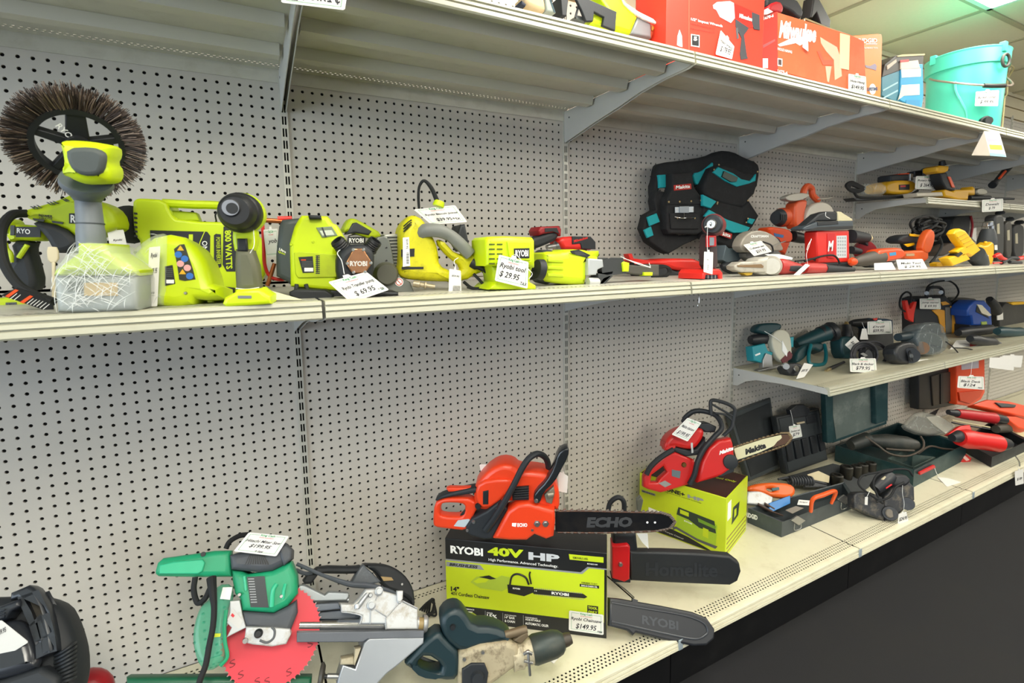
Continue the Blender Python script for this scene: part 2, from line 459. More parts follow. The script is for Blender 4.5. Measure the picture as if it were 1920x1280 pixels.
def CYLW(a, b, r): return L(V(a), V(b), [(0, r), (1, r)], 12)
BT = [(-.006, -.004), (-.578, -.004), (-.583, -.030), (-.562, -.035), (-.478, -.037), (-.385, -.046), (-.299, -.062), (-.177, -.08), (-.010, -.11), (-.006, -.105)]
BM = [(-.006, -.004), (-.578, -.004), (-.583, -.028), (-.56, -.036), (-.50, -.046), (-.43, -.053), (-.35, -.058), (-.24, -.076), (-.09, -.108), (-.006, -.128)]
B3 = [(-.006, -.002), (-.437, -.002), (-.44, -.028), (-.357, -.026), (-.243, -.026), (-.124, -.035), (-.072, -.052), (-.03, -.08), (-.006, -.083)]
B2 = [(-.006, -.002), (-.318, -.002), (-.324, -.026), (-.249, -.025), (-.102, -.038), (-.057, -.057), (-.022, -.082), (-.006, -.080)]
ZT, ZM, ZB, Z3, Z2 = .712, .131, -.89, -.315, .455
pos = {-1: 'leftmost section', 0: 'second section from the left', 1: 'third section from the left', 2: 'fourth section from the left', 3: 'fifth section from the left'}
for b in range(-1, 8):
    w = pos.get(b, 'far section')
    gx = 'far' if b > 3 else None
    shelf('shelf', 'top metal shelf with ribbed grey underside, '+w, b*P36, ZT, .585, SHL, SHD, 'far top shelf sections' if b > 3 else None, BT, ribs=(-.475, -.325, -.16))
    shelf('shelf', 'middle metal shelf at eye level with cream price rail, '+w, b*P36, ZM, .59, SHL, SHD, 'far middle shelf sections' if b > 3 else None, BM, ribs=(-.475, -.325, -.16))
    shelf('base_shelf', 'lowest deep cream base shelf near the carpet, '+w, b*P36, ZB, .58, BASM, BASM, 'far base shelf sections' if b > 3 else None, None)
for b in range(2, 8):
    w = pos.get(b, 'far section')
    shelf('shelf', 'lower added cream shelf carrying teal and black tools, '+w, b*P36, Z3, .44, SHL, BASM, 'far added shelves' if b > 3 else None, B3)
for b in (3, 4):
    shelf('shelf', 'small raised shelf carrying yellow tools under the top shelf'+('' if b == 3 else ', its far section'), b*P36, Z2, .325, SHL, SHD, None, B2, ribs=(-.2,))
# kick plates and base body
KM = M('#0b0b0d', .45, var=.2, dirt='#1c1b1a', da=.4)
for b in range(-1, 8):
    solo('kick_plate', 'black kick plate under the base shelf, '+pos.get(b, 'far section'), 'kick plate', KM, WB(b*P36+.002, -.545, ZF+.001, (b+1)*P36-.002, -.53, ZB-.002), group='black kick plates, '+pos.get(b, 'far section'))
# blue-white clips over the rail joints of the base shelf and middle shelf
CLIP = M('#a9b6bd', .35, .3)
for (k, z, d_, w) in ((1, ZB, .58, 'nearest the long black chainsaw bar cover'), (2, ZB, .58, 'below the jigsaw case'), (3, ZB, .58, 'in front of the red tools')):
    solo('rail_clip', 'pale plastic clip over the base shelf rail joint '+w, 'clip', CLIP, WB(k*P36-.008, -d_-.003, z-.03, k*P36+.008, -d_-.0005, z+.002, .001), group=None)
# wall of the shop towards the window, outside the frame: left open so daylight enters

# ================================================================ lime tools on the middle shelf, left to right
FILM = M('#e6ece6', .12, alpha=.22, bump=.9, bs=60)
FILM2 = M('#f4f6f2', .2, alpha=.55)
LGREY = M('#6b7176', .5, var=.08, bump=.15)
def wrap(F, pts, d0, d1, n, seed, pad=.004):
    """cling film: a thin crumpled skin plus its creases"""
    r = random.Random(seed)
    g = [S(F, pts, d0-pad, d1+pad, .012, sm=1)]
    loc = [F.l(*p, d1) for p in pts]
    xs = [p[0] for p in loc]; ys = [p[1] for p in loc]; e = d1+pad+.0012
    st = []
    def ins(x, y):
        c = False; j = len(loc)-1
        for i in range(len(loc)):
            if (loc[i][1] > y) != (loc[j][1] > y) and x < (loc[j][0]-loc[i][0])*(y-loc[i][1])/(loc[j][1]-loc[i][1])+loc[i][0]: c = not c
            j = i
        return c
    k = 0
    while k < n:
        x = r.uniform(min(xs), max(xs)); y = r.uniform(min(ys), max(ys)); a = r.choice([.6, .8, -.7, 1.2, -.3])+r.uniform(-.3, .3); l = r.uniform(.01, .05)
        if not (ins(x, y) and ins(x+l*math.cos(a), y+l*math.sin(a))): k += .2; continue
        st.append(T([F.w(x, y, e), F.w(x+l*.5*math.cos(a+.1), y+l*.5*math.sin(a+.1), e+.001), F.w(x+l*math.cos(a), y+l*math.sin(a), e)], [.00015, .0005, .00015], 3, 5)); k += 1
    return g, st
# ---- wire brush patio cleaner
crop(0, 130, 2.613)
F = stand(465, 1195, ZM, 8)
t = Thing('wire_brush_cleaner', 'tall lime and grey cordless cleaner with large round brown bristle brush on top', 'brush tool', F.w(0, 0, -.05))
t.part('battery', M('#8f9490', .5), S(F, [(262, 1015), (668, 1015), (672, 1180), (275, 1192)], -.1, -.004, .008), (B(F, 410, 1045, 575, 1110, -.003, .0, .001), M('#b89a58', .6)), (B(F, 330, 1040, 400, 1090, -.003, .0, .001), M('#4e544e', .6)))
t.part('battery_mount', LIME2, S(F, [(250, 1012), (258, 985), (372, 900), (372, 850), (524, 852), (530, 900), (678, 985), (676, 1012)], -.1, 0, .01))
g, st = wrap(F, [(248, 1010), (262, 960), (372, 840), (528, 855), (600, 920), (680, 990), (676, 1150), (640, 1190), (290, 1198), (262, 1150)], -.105, .003, 130, 3)
f = t.part('plastic_wrap', FILM, *g, label='crumpled clear cling film around battery'); f['kind'] = 'stuff'
t.part('wrap_creases', FILM2, *st, kind='stuff')
F2 = Fr(F.w(0, 0, -.03), 8)
ha = F2.W(452, 880, -.02); hb = F2.W(430, 625, -.02)
rp = lambda r: rad(r, F2.P)
t.part('handle', LGREY, L(ha, hb, [(-.05, rp(70)), (0, rp(76)), (.35, rp(72)), (.4, rp(69)), (.9, rp(64)), (1, rp(62))], sy=.8), (L(ha.lerp(hb, .48), ha.lerp(hb, .5), [(0, rp(71)), (1, rp(71))], sy=.82), M('#3f4448', .6)))
hc = F2.W(425, 560, -.0)
t.part('neck', M('#5d646b', .45), L(hb, hc, [(0, rp(62)), (.15, rp(64)), (.5, rp(82)), (1, rp(104)), (1.3, rp(100))], sy=.85))
F3 = Fr(F2.w(0, 0, .02), 8, -8)
hd = t.part('motor_head', LIME, S(F3, [(265, 352), (300, 342), (420, 348), (516, 368), (520, 420), (500, 455), (528, 490), (524, 545), (490, 563), (400, 566), (340, 545), (305, 525), (282, 520), (276, 485), (290, 460), (280, 400)], -.07, .012, .02, sm=1))
t.part('head_grip', M('#4c5250', .65, var=.2, bump=.3), S(F3, [(318, 385), (440, 378), (500, 400), (514, 430), (500, 500), (470, 522), (400, 522), (350, 495), (322, 445)], .0, .0165, .006, sm=1), sub=hd)
# disc
Pc = aty((146.7)*2.613, (268.7-130)*2.613, -.46)
FD = Fr(Pc, -12.3, -35)
R0 = .0915
def dr(r, a, z): return FD.w(r*math.cos(a), r*math.sin(a), z)
ri = R0*.665
def annul(r0, r1, z0, z1, n=64, a0=0, a1=2*math.pi):
    full = abs(a1-a0-2*math.pi) < 1e-6
    m = n if full else n+1
    sec = [(r0, z0), (r1, z0), (r1, z1), (r0, z1)]
    return ring_geo([[dr(r, a0+(a1-a0)*i/n, z) for r, z in sec] for i in range(m)], full)
t.part('brush_wheel', BLK, annul(ri*.86, ri, -.008, .012), annul(0.001, ri*.30, -.01, .02),
       *[S(FD, [(ri*.2*math.cos(a)-w*math.sin(a), ri*.2*math.sin(a)+w*math.cos(a)), (ri*.9*math.cos(a)-w*.8*math.sin(a), ri*.9*math.sin(a)+w*.8*math.cos(a)), (ri*.9*math.cos(a)+w*.8*math.sin(a), ri*.9*math.sin(a)-w*.8*math.cos(a)), (ri*.2*math.cos(a)+w*math.sin(a), ri*.2*math.sin(a)-w*math.cos(a))], -.006, .010, .002, local=True) for a, w in [(math.pi/2+i*2*math.pi/5  , .007 if i else .015) for i in range(5)]],
       (TX(FD, 'RYOBI', (-.026, .030), (-.006, .004), (-.019, .036), .011, local=True, bold=.01), WHITE))
r_ = random.Random(5); br = []
brm = [M('#3b2f2a', .7), M('#5a4a40', .7), M('#1f1b1a', .7), M('#8a7768', .6)]
for i in range(2600):
    a = r_.uniform(0, 2*math.pi); cl = math.sin(a*46)*.012; a1 = a+cl+r_.uniform(-.03, .03)
    rr = R0*(1-r_.random()**2*.12); z = r_.uniform(-.014, .012); z1 = z*1.6+r_.uniform(-.008, .008)
    p0 = dr(ri*.97, a, z); p1 = dr((ri+rr)/2, (a+a1)/2+r_.uniform(-.01, .01), (z+z1)/2); p2 = dr(rr, a1, z1)
    br.append((T([p0, p1, p2], .00055, 1, 3), brm[min(3, int(r_.random()**1.4*4))]))
t.part('bristles', brm[0], *br, label='brown wiry bristles', kind='stuff')
# ---- power inflator behind
F = aty_(300, 700, -.33, 6)
t = Thing('power_inflator', 'lime power inflator with dark grip, half hidden behind the brush cleaner', 'inflator', F.w(0, -.14, -.03))
b_ = t.part('body', LIME2, S(F, [(98, 700), (108, 686), (135, 678), (250, 645), (330, 612), (345, 600), (365, 622), (480, 640), (552, 690), (575, 765), (540, 792), (380, 835), (300, 770), (130, 738)], -.09, 0, .014, sm=1))
t.part('vent', DGREY, *[S(F, [(x, y), (x+8, y), (x+30, y+14), (x+22, y+14)], -.002, .0008, 0) for x, y in ((145, 670), (160, 668), (175, 664), (225, 650), (240, 648), (255, 644), (300, 634), (312, 632))], *[S(F, [(x, 722+dy), (x+60, 730+dy), (x+55, 740+dy), (x+8, 734+dy)], -.002, .0008, 0) for x, dy in ((158, 6), (250, 18))], sub=b_)
t.part('lettering', BLK, TX(F, 'POWER', (190, 722), (258, 728), (190, 708), .001, bold=.03), TX(F, 'INFLATOR', (192, 731), (258, 737), (192, 723), .001, bold=.03), B(F, 338, 705, 372, 755, -.001, .0014, 0), (TX(F, 'R', (346, 750), (372, 752), (346, 712), .0018, bold=.03), WHITE))
t.part('grip', BLK2, S(F, [(130, 732), (300, 766), (376, 835), (368, 880), (290, 905), (250, 880), (215, 815)], -.07, .004, .01, sm=1))
t.part('air_hose', RUB, TP(F, [(128, 706, -.01), (60, 712, .02), (12, 770, .05), (4, 860, .07), (28, 965, .08), (90, 1055, .09), (170, 1105, .10), (262, 1140, .11)], .0075))
tagcard('cream blank tag hanging on the inflator between brush handle and inverter', [(525, 790), (605, 785), (632, 905), (545, 915)], aty_(570, 850, -.32, -10), 0, [('Ryobi', .25, .55, .8, .1, 0)], header=False)
# ---- dark cordless tool at far left
crop(0, 380, 5.82)
F = aty_(200, 500, -.30, 8)
t = Thing('cordless_glue_gun', 'lime and black pistol-shaped cordless tool at the left end, under the hose', 'power tool', F.w(0, -.1, -.03))
t.part('body', LIME2, S(F, [(60, 240), (150, 225), (460, 255), (470, 400), (330, 415), (150, 405), (90, 435), (60, 400)], -.06, 0, .012, sm=1), S(F, [(0, 160), (90, 170), (130, 240), (60, 330), (-80, 330), (-80, 160)], -.05, .004, .01, sm=1))
t.part('lettering', BLK, B(F, 170, 262, 440, 375, -.001, .001, 0), (TX(F, 'RYO', (185, 330), (330, 345), (185, 275), .0012, bold=.02), WHITE), (B(F, 108, 245, 160, 355, -.001, .002, .001), DGREY))
t.part('trigger', LIME2, TP(F, [(60, 440), (75, 500), (120, 560), (125, 650)], .0035))
t.part('grip', BLK2, S(F, [(90, 420), (330, 410), (300, 520), (340, 640), (400, 880), (330, 990), (120, 900), (60, 700), (140, 600)], -.05, -.005, .01, sm=1))
t.part('brace', LIME2, TP(F, [(300, 460), (205, 600)], .004))
t.part('battery', LIME2, S(F, [(-80, 1050), (120, 1020), (420, 1150), (430, 1178), (-80, 1180)], -.09, -.01, .008), (S(F, [(60, 1090), (175, 1085), (180, 1135), (62, 1145)], -.012, -.008, 0), GREY), (TX(F, '18V', (80, 1130), (160, 1125), (80, 1100), -.0075), BLK))
F = aty_(300, 1000, -.47, 8, -20)
t = Thing('caution_label', 'black strip label with orange and white lines lying on the shelf by the hose', 'label', F.w(0, -.02))
t.part('strip', BLK, S(F, [(10, 1010), (180, 930), (420, 1000), (580, 1120), (585, 1185), (480, 1170)], -.002, 0, 0), *[(S(F, [(x, y), (x+110, y-75), (x+145, y-62), (x+40, y+14)], 0, .0008, 0), M('#f0551e', .6)) for x, y in ((55, 1020), (215, 1085))], *[(S(F, [(x, y), (x+70, y-55), (x+76, y-52), (x+8, y+4)], 0, .0008, 0), PLW) for x, y in ((110, 1045), (150, 1058), (290, 1100), (325, 1110), (360, 1120), (395, 1130), (430, 1145), (465, 1160))])
F = aty_(570, 560, -.40, 0)
solo('plastic_plate', 'small cream plastic plate standing left of the wrapped battery', 'plate', M('#c9bd9f', .6), S(F, [(502, 485), (560, 478), (632, 485), (642, 650), (516, 658)], -.006, 0, .002, sm=1), S(F, [(560, 640), (600, 640), (600, 1040), (560, 1040)], -.006, 0, .002))
# ---- power inverter
crop(0, 130, 2.613)
F = aty_(970, 900, -.36, 4)
F = Fr(atz(1000, 1108, ZM), 4)
t = Thing('power_inverter', 'large lime power inverter with carrying handle and 800 watts lettering', 'inverter', F.w(0, 0, -.06))
bd = t.part('body', LIME, S(F, [(646, 655), (662, 634), (690, 630), (812, 638), (832, 700), (872, 742), (1290, 752), (1300, 1090), (1085, 1110), (700, 1105), (692, 850), (655, 805)], -.13, 0, .006, sm=1))
t.part('handle', LIME, TP(F, [(800, 655, -.02), (940, 662, -.015), (1080, 668, -.02), (1180, 700, -.03)], .0115, flat=.8))
t.part('latch', LIME2, S(F, [(835, 690), (960, 700), (978, 742), (870, 745), (832, 720)], -.08, -.03, .004))
t.part('fan_cover', BLK2, LP(F, (635, 760), (640, 760), [(0, 70), (.5, 90), (1, 92)], da=-.09, db=-.02), sub=bd)
t.part('side_vents', DGREY, *[S(F, [(655+i*.5, 700+i*22), (672, 702+i*22), (674, 712+i*22), (657, 710+i*22)], -.001, .0012, 0) for i in range(6)], sub=bd)
t.part('label_panel', BLK2, S(F, [(735, 788), (1015, 795), (1030, 815), (1028, 970), (960, 965), (940, 930), (740, 920)], -.001, .001, 0), (TX(F, 'ONE+', (990, 840), (990, 925), (1016, 840), .0012, bold=.01), PLW), (S(F, [(925, 808), (945, 808), (945, 850), (925, 850)], .001, .0015, 0), LIME), (S(F, [(1000, 795), (1004, 795), (980, 850), (980, 960), (976, 960), (976, 850)], .001, .0015, 0), LIME),
       S(F, [(1048, 812), (1058, 805), (1082, 808), (1085, 965), (1072, 975), (1048, 940)], -.001, .001, 0), (TX(F, 'POWER INVERTER', (1058, 822), (1062, 955), (1078, 822), .0012, bold=.01), LIME),
       S(F, [(1095, 770), (1130, 770), (1165, 830), (1165, 990), (1110, 990), (1090, 955)], -.001, .001, 0), (TX(F, '800 WATTS', (1100, 790), (1108, 980), (1132, 786), .0012, bold=.03), LIME), sub=bd)
t.part('foot', BLK2, S(F, [(1085, 1062), (1150, 1070), (1150, 1095), (1085, 1098)], .0005, .008, .002), sub=bd)
t.part('cable', RUB, TP(F, [(1060, 742, -.01), (1055, 715, .004), (1062, 700, .004)], .0016))
# ---- lime housing with warning icons
F = stand(850, 1160, ZM, 14, 8)
t = Thing('tool_housing', 'open lime plastic guard with black strip of round warning icons', 'tool guard', F.w(0, 0, -.04))
sh = t.part('shell', LIME, S(F, [(640, 900), (690, 850), (745, 815), (815, 800), (890, 815), (950, 860), (1000, 930), (1025, 1000), (1035, 1045), (1078, 1062), (1085, 1120), (1000, 1128), (945, 1122), (930, 1150), (860, 1166), (740, 1155), (690, 1080), (660, 1000)], -.09, 0, .018))
t.part('icon_strip', M('#2c2e22', .5), S(F, [(852, 880), (880, 858), (902, 856), (925, 920), (945, 980), (957, 1028), (905, 1036), (878, 1030), (868, 960)], -.001, .001, 0, sm=0),
       *[(S(F, [(x, y-14), (x+17, y+11), (x-17, y+11)], .001, .0016, 0), M('#e8b21a', .5)) for x, y in ((884, 876), (894, 992))],
       *[(LP(F, (x, y), (x, y), [(0, 16), (1, 16)], da=.001, db=.0016), m_) for x, y, m_ in ((874, 907, M('#2c6fc4', .5)), (905, 928, M('#2c6fc4', .5)), (884, 952, M('#e6a8a8', .5)), (918, 972, M('#e6a8a8', .5)), (930, 1012, M('#2c6fc4', .5)))], sub=sh)
t.part('rating_label', BLK2, S(F, [(808, 965), (845, 958), (858, 1050), (808, 1060)], -.001, .001, 0), (B(F, 815, 1030, 852, 1048, .001, .0015, 0), PLW), *[(B(F, 815, 975+i*9, 845, 978+i*9, .001, .0014, 0), GREY) for i in range(5)], sub=sh)
t.part('screw', STEEL, LP(F, (910, 1096), (910, 1096), [(0, 8), (1, 6)], da=-.001, db=.002), sub=sh)
g, st = wrap(F, [(628, 900), (660, 860), (740, 805), (800, 795), (810, 880), (800, 1150), (720, 1160), (690, 1080), (650, 1000)], -.10, .006, 22, 9)
t.part('plastic_wrap', FILM, *g, *[(q, FILM2) for q in st], kind='stuff')
tagcard('narrow white tag standing upright, taped beside the warning icon guard', [(730, 872), (785, 866), (770, 1160), (722, 1162)], Fr(F.w(0, 0, .012), 20), .0,
        [('Ryobi', .2, .80, .8, .10, 0), ('# 29 .95', .2, .55, .85, .1, 0), ('plus tax', .2, .2, .7, .06, 0)], tab=False, header=False)
# ---- upright drill
F = stand(1205, 1158, ZM, 10)
t = Thing('cordless_drill', 'upright lime cordless drill with black chuck pointing at the viewer', 'drill', F.w(0, 0, -.05))
FB = F
ch = t.part('chuck', BLK, LP(F, (1185, 705), (1148, 692), [(0, 96), (.25, 98), (.45, 94), (.5, 86), (.75, 84), (.9, 78), (1, 66)], 36, da=-.03, db=.03))
t.part('jaw_ring', CHROME, LP(F, (1138, 681), (1138, 681), [(0, 50), (.6, 46), (1, 38)], 32, da=.02, db=.034), (LP(F, (1138, 681), (1138, 681), [(0, 27), (1, 27)], 24, da=.033, db=.0348), BLK), sub=ch)
mo = t.part('motor_body', LIME, LP(F, (1215, 712), (1187, 706), [(0, 70), (.1, 86), (.8, 100), (1, 100)], 36, da=-.13, db=-.028), S(F, [(1140, 780), (1250, 775), (1255, 830), (1240, 905), (1150, 905), (1135, 830)], -.07, -.028, .006, sm=1))
t.part('trigger', BLK, S(F, [(1160, 828), (1208, 828), (1214, 893), (1162, 890)], -.03, -.018, .003), sub=mo)
t.part('handle', M('#5c5c46', .6, bump=.2), S(F, [(1150, 880), (1235, 880), (1262, 960), (1276, 1082), (1152, 1084), (1146, 960)], -.06, -.018, .010))
t.part('battery_mount', LIME, S(F, [(1088, 1150), (1100, 1118), (1150, 1092), (1155, 1080), (1272, 1075), (1300, 1098), (1325, 1112), (1328, 1150), (1230, 1158), (1105, 1164)], -.08, 0, .006), (B(F, 1165, 1108, 1232, 1122, -.001, .001, 0), STEEL))
t.part('zip_tie', PLW, TP(F, [(1155, 1072, -.02), (1210, 1076, -.018), (1270, 1068, -.02)], .0006), TP(F, [(1242, 785, -.02), (1245, 860, -.01), (1225, 900, -.01)], .0005))
# ---- red cable with copper clamp behind the drill
F = aty_(1340, 880, -.40, 0)
t = Thing('jumper_clamp', 'red cable with copper clamp jaws behind the upright drill', 'cable', F.w(0, -.1, 0))
t.part('cable', RED2, TP(F, [(1285, 745), (1292, 850), (1296, 950), (1320, 1010), (1370, 1030), (1420, 1020)], .0035))
t.part('clamp', M('#b5683c', .35, .7), TP(F, [(1288, 738), (1400, 745)], [.005, .004]), TP(F, [(1345, 950), (1310, 1060)], [.004, .006]))
t.part('clamp_grip', RED2, TP(F, [(1360, 732), (1430, 730)], .005))
tagcard('lime and white card tag mostly hidden between drill and lime inflator box', [(1290, 785), (1360, 780), (1362, 915), (1305, 920)], aty_(1330, 850, -.41, 0), 0, [('yob', .25, .45, .95, .2, 0)])
# ================================================================ second part of the middle shelf
crop(480, 320, 3.3103)
def vents(F, x, y, dx, dy, w, h, n, m, sk=0, d=.001):
    return [S(F, [(x+i*dx, y+j*dy+sk*i), (x+i*dx+w, y+j*dy+sk*i+sk*.5), (x+i*dx+w, y+j*dy+h+sk*i+sk*.5), (x+i*dx, y+j*dy+h+sk*i)], -.001, d, 0) for i in range(n) for j in range(m)]
# ---- lime inflator box with feet
F = Fr(atz(350, 795, ZM)+V((0, .05, 0)), 12)
t = Thing('high_volume_inflator', 'boxy lime and dark grey inflator on black feet, behind the transfer pump', 'inflator', F.w(0, 0, -.06))
t.part('side_housing', M('#3f4648', .5), S(F, [(138, 345), (158, 303), (262, 292), (300, 330), (300, 640), (215, 712), (190, 690), (122, 655), (120, 520)], -.12, -.012, .01), (TX(F, 'Ultra', (142, 492), (184, 512), (146, 478), -.0115, bold=.02), PLW), (TX(F, 'Quiet', (136, 508), (180, 526), (140, 494), -.0115, bold=.02), LIME))
bd = t.part('body', LIME, S(F, [(236, 345), (262, 300), (280, 276), (442, 280), (468, 322), (500, 335), (548, 420), (575, 470), (500, 500), (502, 748), (212, 720), (206, 450)], -.11, 0, .008))
t.part('panel_relief', LIME2, S(F, [(235, 510), (262, 500), (500, 520), (500, 660), (262, 665), (244, 640)], .0, .0035, .0015), sub=bd)
t.part('handle', BLK2, S(F, [(322, 274), (400, 276), (406, 300), (330, 302)], -.05, .012, .004))
t.part('window', M('#7e8c72', .15), S(F, [(372, 352), (470, 345), (506, 402), (410, 415)], -.002, .002, .0008), (S(F, [(395, 372), (470, 368), (488, 398), (412, 403)], .002, .003, .0005), M('#cfd6c6', .2)), (S(F, [(405, 352), (415, 351), (440, 412), (428, 413)], .002, .0032, 0), DGREY))
t.part('rating_label', BLK2, S(F, [(262, 536), (352, 530), (360, 632), (290, 634)], .0035, .0045, 0), (B(F, 300, 602, 355, 625, .0045, .005, 0), PLW), (B(F, 280, 550, 310, 556, .0045, .005, 0), ORG), *[(B(F, 285, 562+i*8, 350, 565+i*8, .0045, .0049, 0), GREY) for i in range(5)], sub=bd)
t.part('vents', DGREY, *vents(F, 376, 525, 12, 0, 7, 105, 1, 1, d=.0045), *vents(F, 370, 525, 0, 12, 26, 6, 1, 10, d=.0045), sub=bd)
t.part('feet', BLK2, S(F, [(205, 752), (240, 735), (430, 740), (480, 770), (480, 800), (400, 812), (260, 800), (205, 775)], -.1, .03, .004), TP(F, [(252, 705, .004), (246, 770, .01)], .004), TP(F, [(310, 705, .004), (326, 765, .01)], .004), S(F, [(330, 740), (560, 745), (560, 790), (480, 790)], -.1, 0, .004))
for x in (218, 355, 478): t.part('screw', LIME2, LP(F, (x, 458 if x < 300 else 440), (x, 458 if x < 300 else 440), [(0, 9), (1, 7)], 14, da=-.001, db=.002), sub=bd)
# ---- blank card under the drill
F = aty_(150, 780, -.53, 0, 50)
solo('paper_card', 'pale card lying flat between the upright drill and the boxy inflator', 'card', M('#c9c6a8', .7), S(F, [(35, 745), (100, 745), (290, 800), (120, 800)], -.0008, 0, 0))
# ---- transfer pump
F = stand(640, 790, ZM, 6)
F.P = F.P+F.n*-.015
t = Thing('transfer_pump', 'black pump with two threaded ports and copper six-sided plate', 'pump', F.w(0, 0, -.05))
t.part('body', BLK2, S(F, [(500, 520), (560, 470), (600, 455), (680, 455), (740, 500), (735, 640), (700, 700), (690, 760), (560, 745), (500, 660)], -.07, -.006, .012, sm=1))
def port(a, b, r):
    return LP(F, a, b, [(0, r*.95), (.42, r*.95), (.44, r*1.08), (.5, r*1.08), (.52, r*.92), (.58, r), (.62, r*.92), (.68, r), (.72, r*.92), (.78, r), (.82, r*.92), (.88, r), (.92, r*.95), (1, r*.9), (1, r*.7), (.8, r*.7), (.8, 0)], 30, da=-.035, db=-.02)
t.part('port', BLK, port((590, 540), (500, 432), 46)); t.part('port', BLK, port((670, 530), (745, 432), 44))
pl = t.part('plate', M('#c08a62', .22, .9, var=.35, vs=60), S(F, [(604, 482), (666, 482), (722, 572), (678, 636), (600, 638), (556, 575)], -.01, .004, .002), (TX(F, 'RYOBI', (582, 592), (690, 592), (582, 560), .0045, bold=.04), M('#c9c4bc', .4)))
for x, y in ((602, 490), (666, 490), (712, 572), (566, 575), (605, 630), (676, 628)): t.part('bolt', STEEL, LP(F, (x, y), (x, y), [(0, 10), (.8, 10), (1, 7)], 12, da=.003, db=.008), sub=pl)
t.part('base', BLK, S(F, [(560, 752), (735, 745), (885, 755), (885, 775), (740, 780), (560, 790)], -.09, 0, .004))
tagcard('white price tag for 69.95 leaning at the shelf edge below the copper plate', [(447, 690), (685, 627), (827, 738), (590, 820)], Fr(F.w(0, 0, .02), 6, 15), .0,
        [('Ryobi Transfer pump', .12, .48, .93, .18, 0), ('$ 69.95', .25, .14, .78, .24, 0), ('+ tax', .80, .1, .95, .12, 0)], string=[(548, 640, .002), (532, 560, -.001), (505, 510, -.006), (540, 480, -.01)])
# ---- things behind
F = aty_(660, 400, -.22, 0)
t = Thing('circular_saw', 'lime and grey circular saw partly seen behind the transfer pump', 'saw', F.w(0, -.09, -.04))
t.part('handle', LIME2, S(F, [(535, 380), (575, 300), (600, 292), (640, 305), (805, 400), (720, 425), (640, 400), (600, 380)], -.06, 0, .008, sm=1))
t.part('grip', DGREY, S(F, [(560, 395), (600, 325), (625, 320), (720, 375), (700, 400), (620, 385)], -.04, .004, .004))
t.part('blade_guard', M('#9a9a92', .4, .6), S(F, [(560, 405), (640, 385), (720, 410), (760, 470), (760, 660), (560, 640)], -.03, -.008, .004, sm=1), (B(F, 570, 410, 680, 452, -.01, -.006, 0), BLK), (TX(F, 'RYOBI', (577, 447), (668, 447), (577, 418), -.0055, bold=.03), PLW))
# ---- biscuit joiner
F = stand(1000, 752, ZM, 4)
F.P = F.P+V((0, .0, 0))
t = Thing('biscuit_joiner', 'yellow biscuit joiner with grey looped handle and cord sticking up', 'power tool', F.w(0, 0, -.06))
fc = t.part('fence', M('#6d706a', .4, .5), S(F, [(752, 412), (800, 402), (828, 430), (850, 520), (862, 600), (900, 660), (958, 690), (985, 758), (860, 756), (740, 735), (715, 600)], -.035, -.018, .003), *[(S(F, [(800, y), (812, y-10), (818, y), (806, y+4)], -.018, -.0175, 0), BLK) for y in (480, 560, 640)])
t.part('knob', M('#4c4c40', .5), LP(F, (800, 640), (800, 640), [(0, 75), (.7, 75), (1, 60)], 28, da=-.03, db=-.004), sub=fc)
t.part('warning_sign', PLW, LP(F, (888, 690), (888, 690), [(0, 26), (1, 26)], 20, da=-.018, db=-.0165), (LP(F, (888, 690), (888, 690), [(0, 22), (1, 22)], 20, da=-.0165, db=-.016), M('#c43a2c', .5)), (LP(F, (888, 690), (888, 690), [(0, 17), (1, 17)], 20, da=-.016, db=-.0155), PLW), (TP(F, [(874, 676, -.015), (902, 704, -.015)], .0008), M('#c43a2c', .5)), sub=fc)
t.part('slide', M('#a4a49c', .4, .5), S(F, [(790, 395), (860, 388), (895, 395), (895, 600), (850, 590), (830, 470)], -.09, -.045, .004), *[(S(F, [(815, y), (893, y-3), (893, y+5), (818, y+8)], -.045, -.042, .001), DGREY) for y in range(410, 600, 20)])
bd = t.part('body', YELG, S(F, [(897, 385), (912, 335), (950, 290), (985, 268), (1050, 298), (1090, 380), (1128, 440), (1146, 520), (1150, 588), (1225, 625), (1310, 665), (1300, 686), (1200, 690), (1000, 684), (905, 660), (886, 625), (900, 560)], -.09, -.005, .02, sm=1))
t.part('slot', BLK, S(F, [(905, 596), (1040, 596), (1040, 610), (905, 612)], -.006, -.004, 0), *[TP(F, [(915, 345+i*17, -.006), (950, 315+i*15, -.003), (965, 305+i*14, -.004)], .0014) for i in range(3)], sub=bd)
t.part('badge', BLK, S(F, [(902, 488), (985, 482), (983, 532), (902, 535)], -.007, -.0035, 0), sub=bd)
t.part('handle', M('#73756f', .5, bump=.2), TP(F, [(1000, 400, -.02), (1050, 372, -.006), (1130, 372, -.0), (1200, 400, .0), (1260, 450, .0), (1330, 520, .0)], [.012, .013, .013, .0115, .0125, .012], flat=1.2))
t.part('handle_end', YELG, S(F, [(1130, 420), (1180, 440), (1250, 520), (1330, 505), (1400, 535), (1432, 570), (1430, 620), (1360, 650), (1310, 684), (1240, 670), (1250, 640), (1290, 600), (1200, 530), (1145, 470)], -.04, -.004, .012, sm=1))
t.part('motor_rear', BLK2, S(F, [(1270, 335), (1300, 330), (1325, 450), (1325, 500), (1290, 500), (1240, 420)], -.1, -.03, .006))
t.part('strain_relief', BLK, LP(F, (1340, 570), (1412, 612), [(0, 34), (.4, 30), (.6, 20), (1, 16)], da=-.008, db=.006))
t.part('cord_boot', LIME, LP(F, (1130, 222), (1140, 188), [(0, 34), (.2, 36), (.9, 32), (1, 28)], da=-.03))
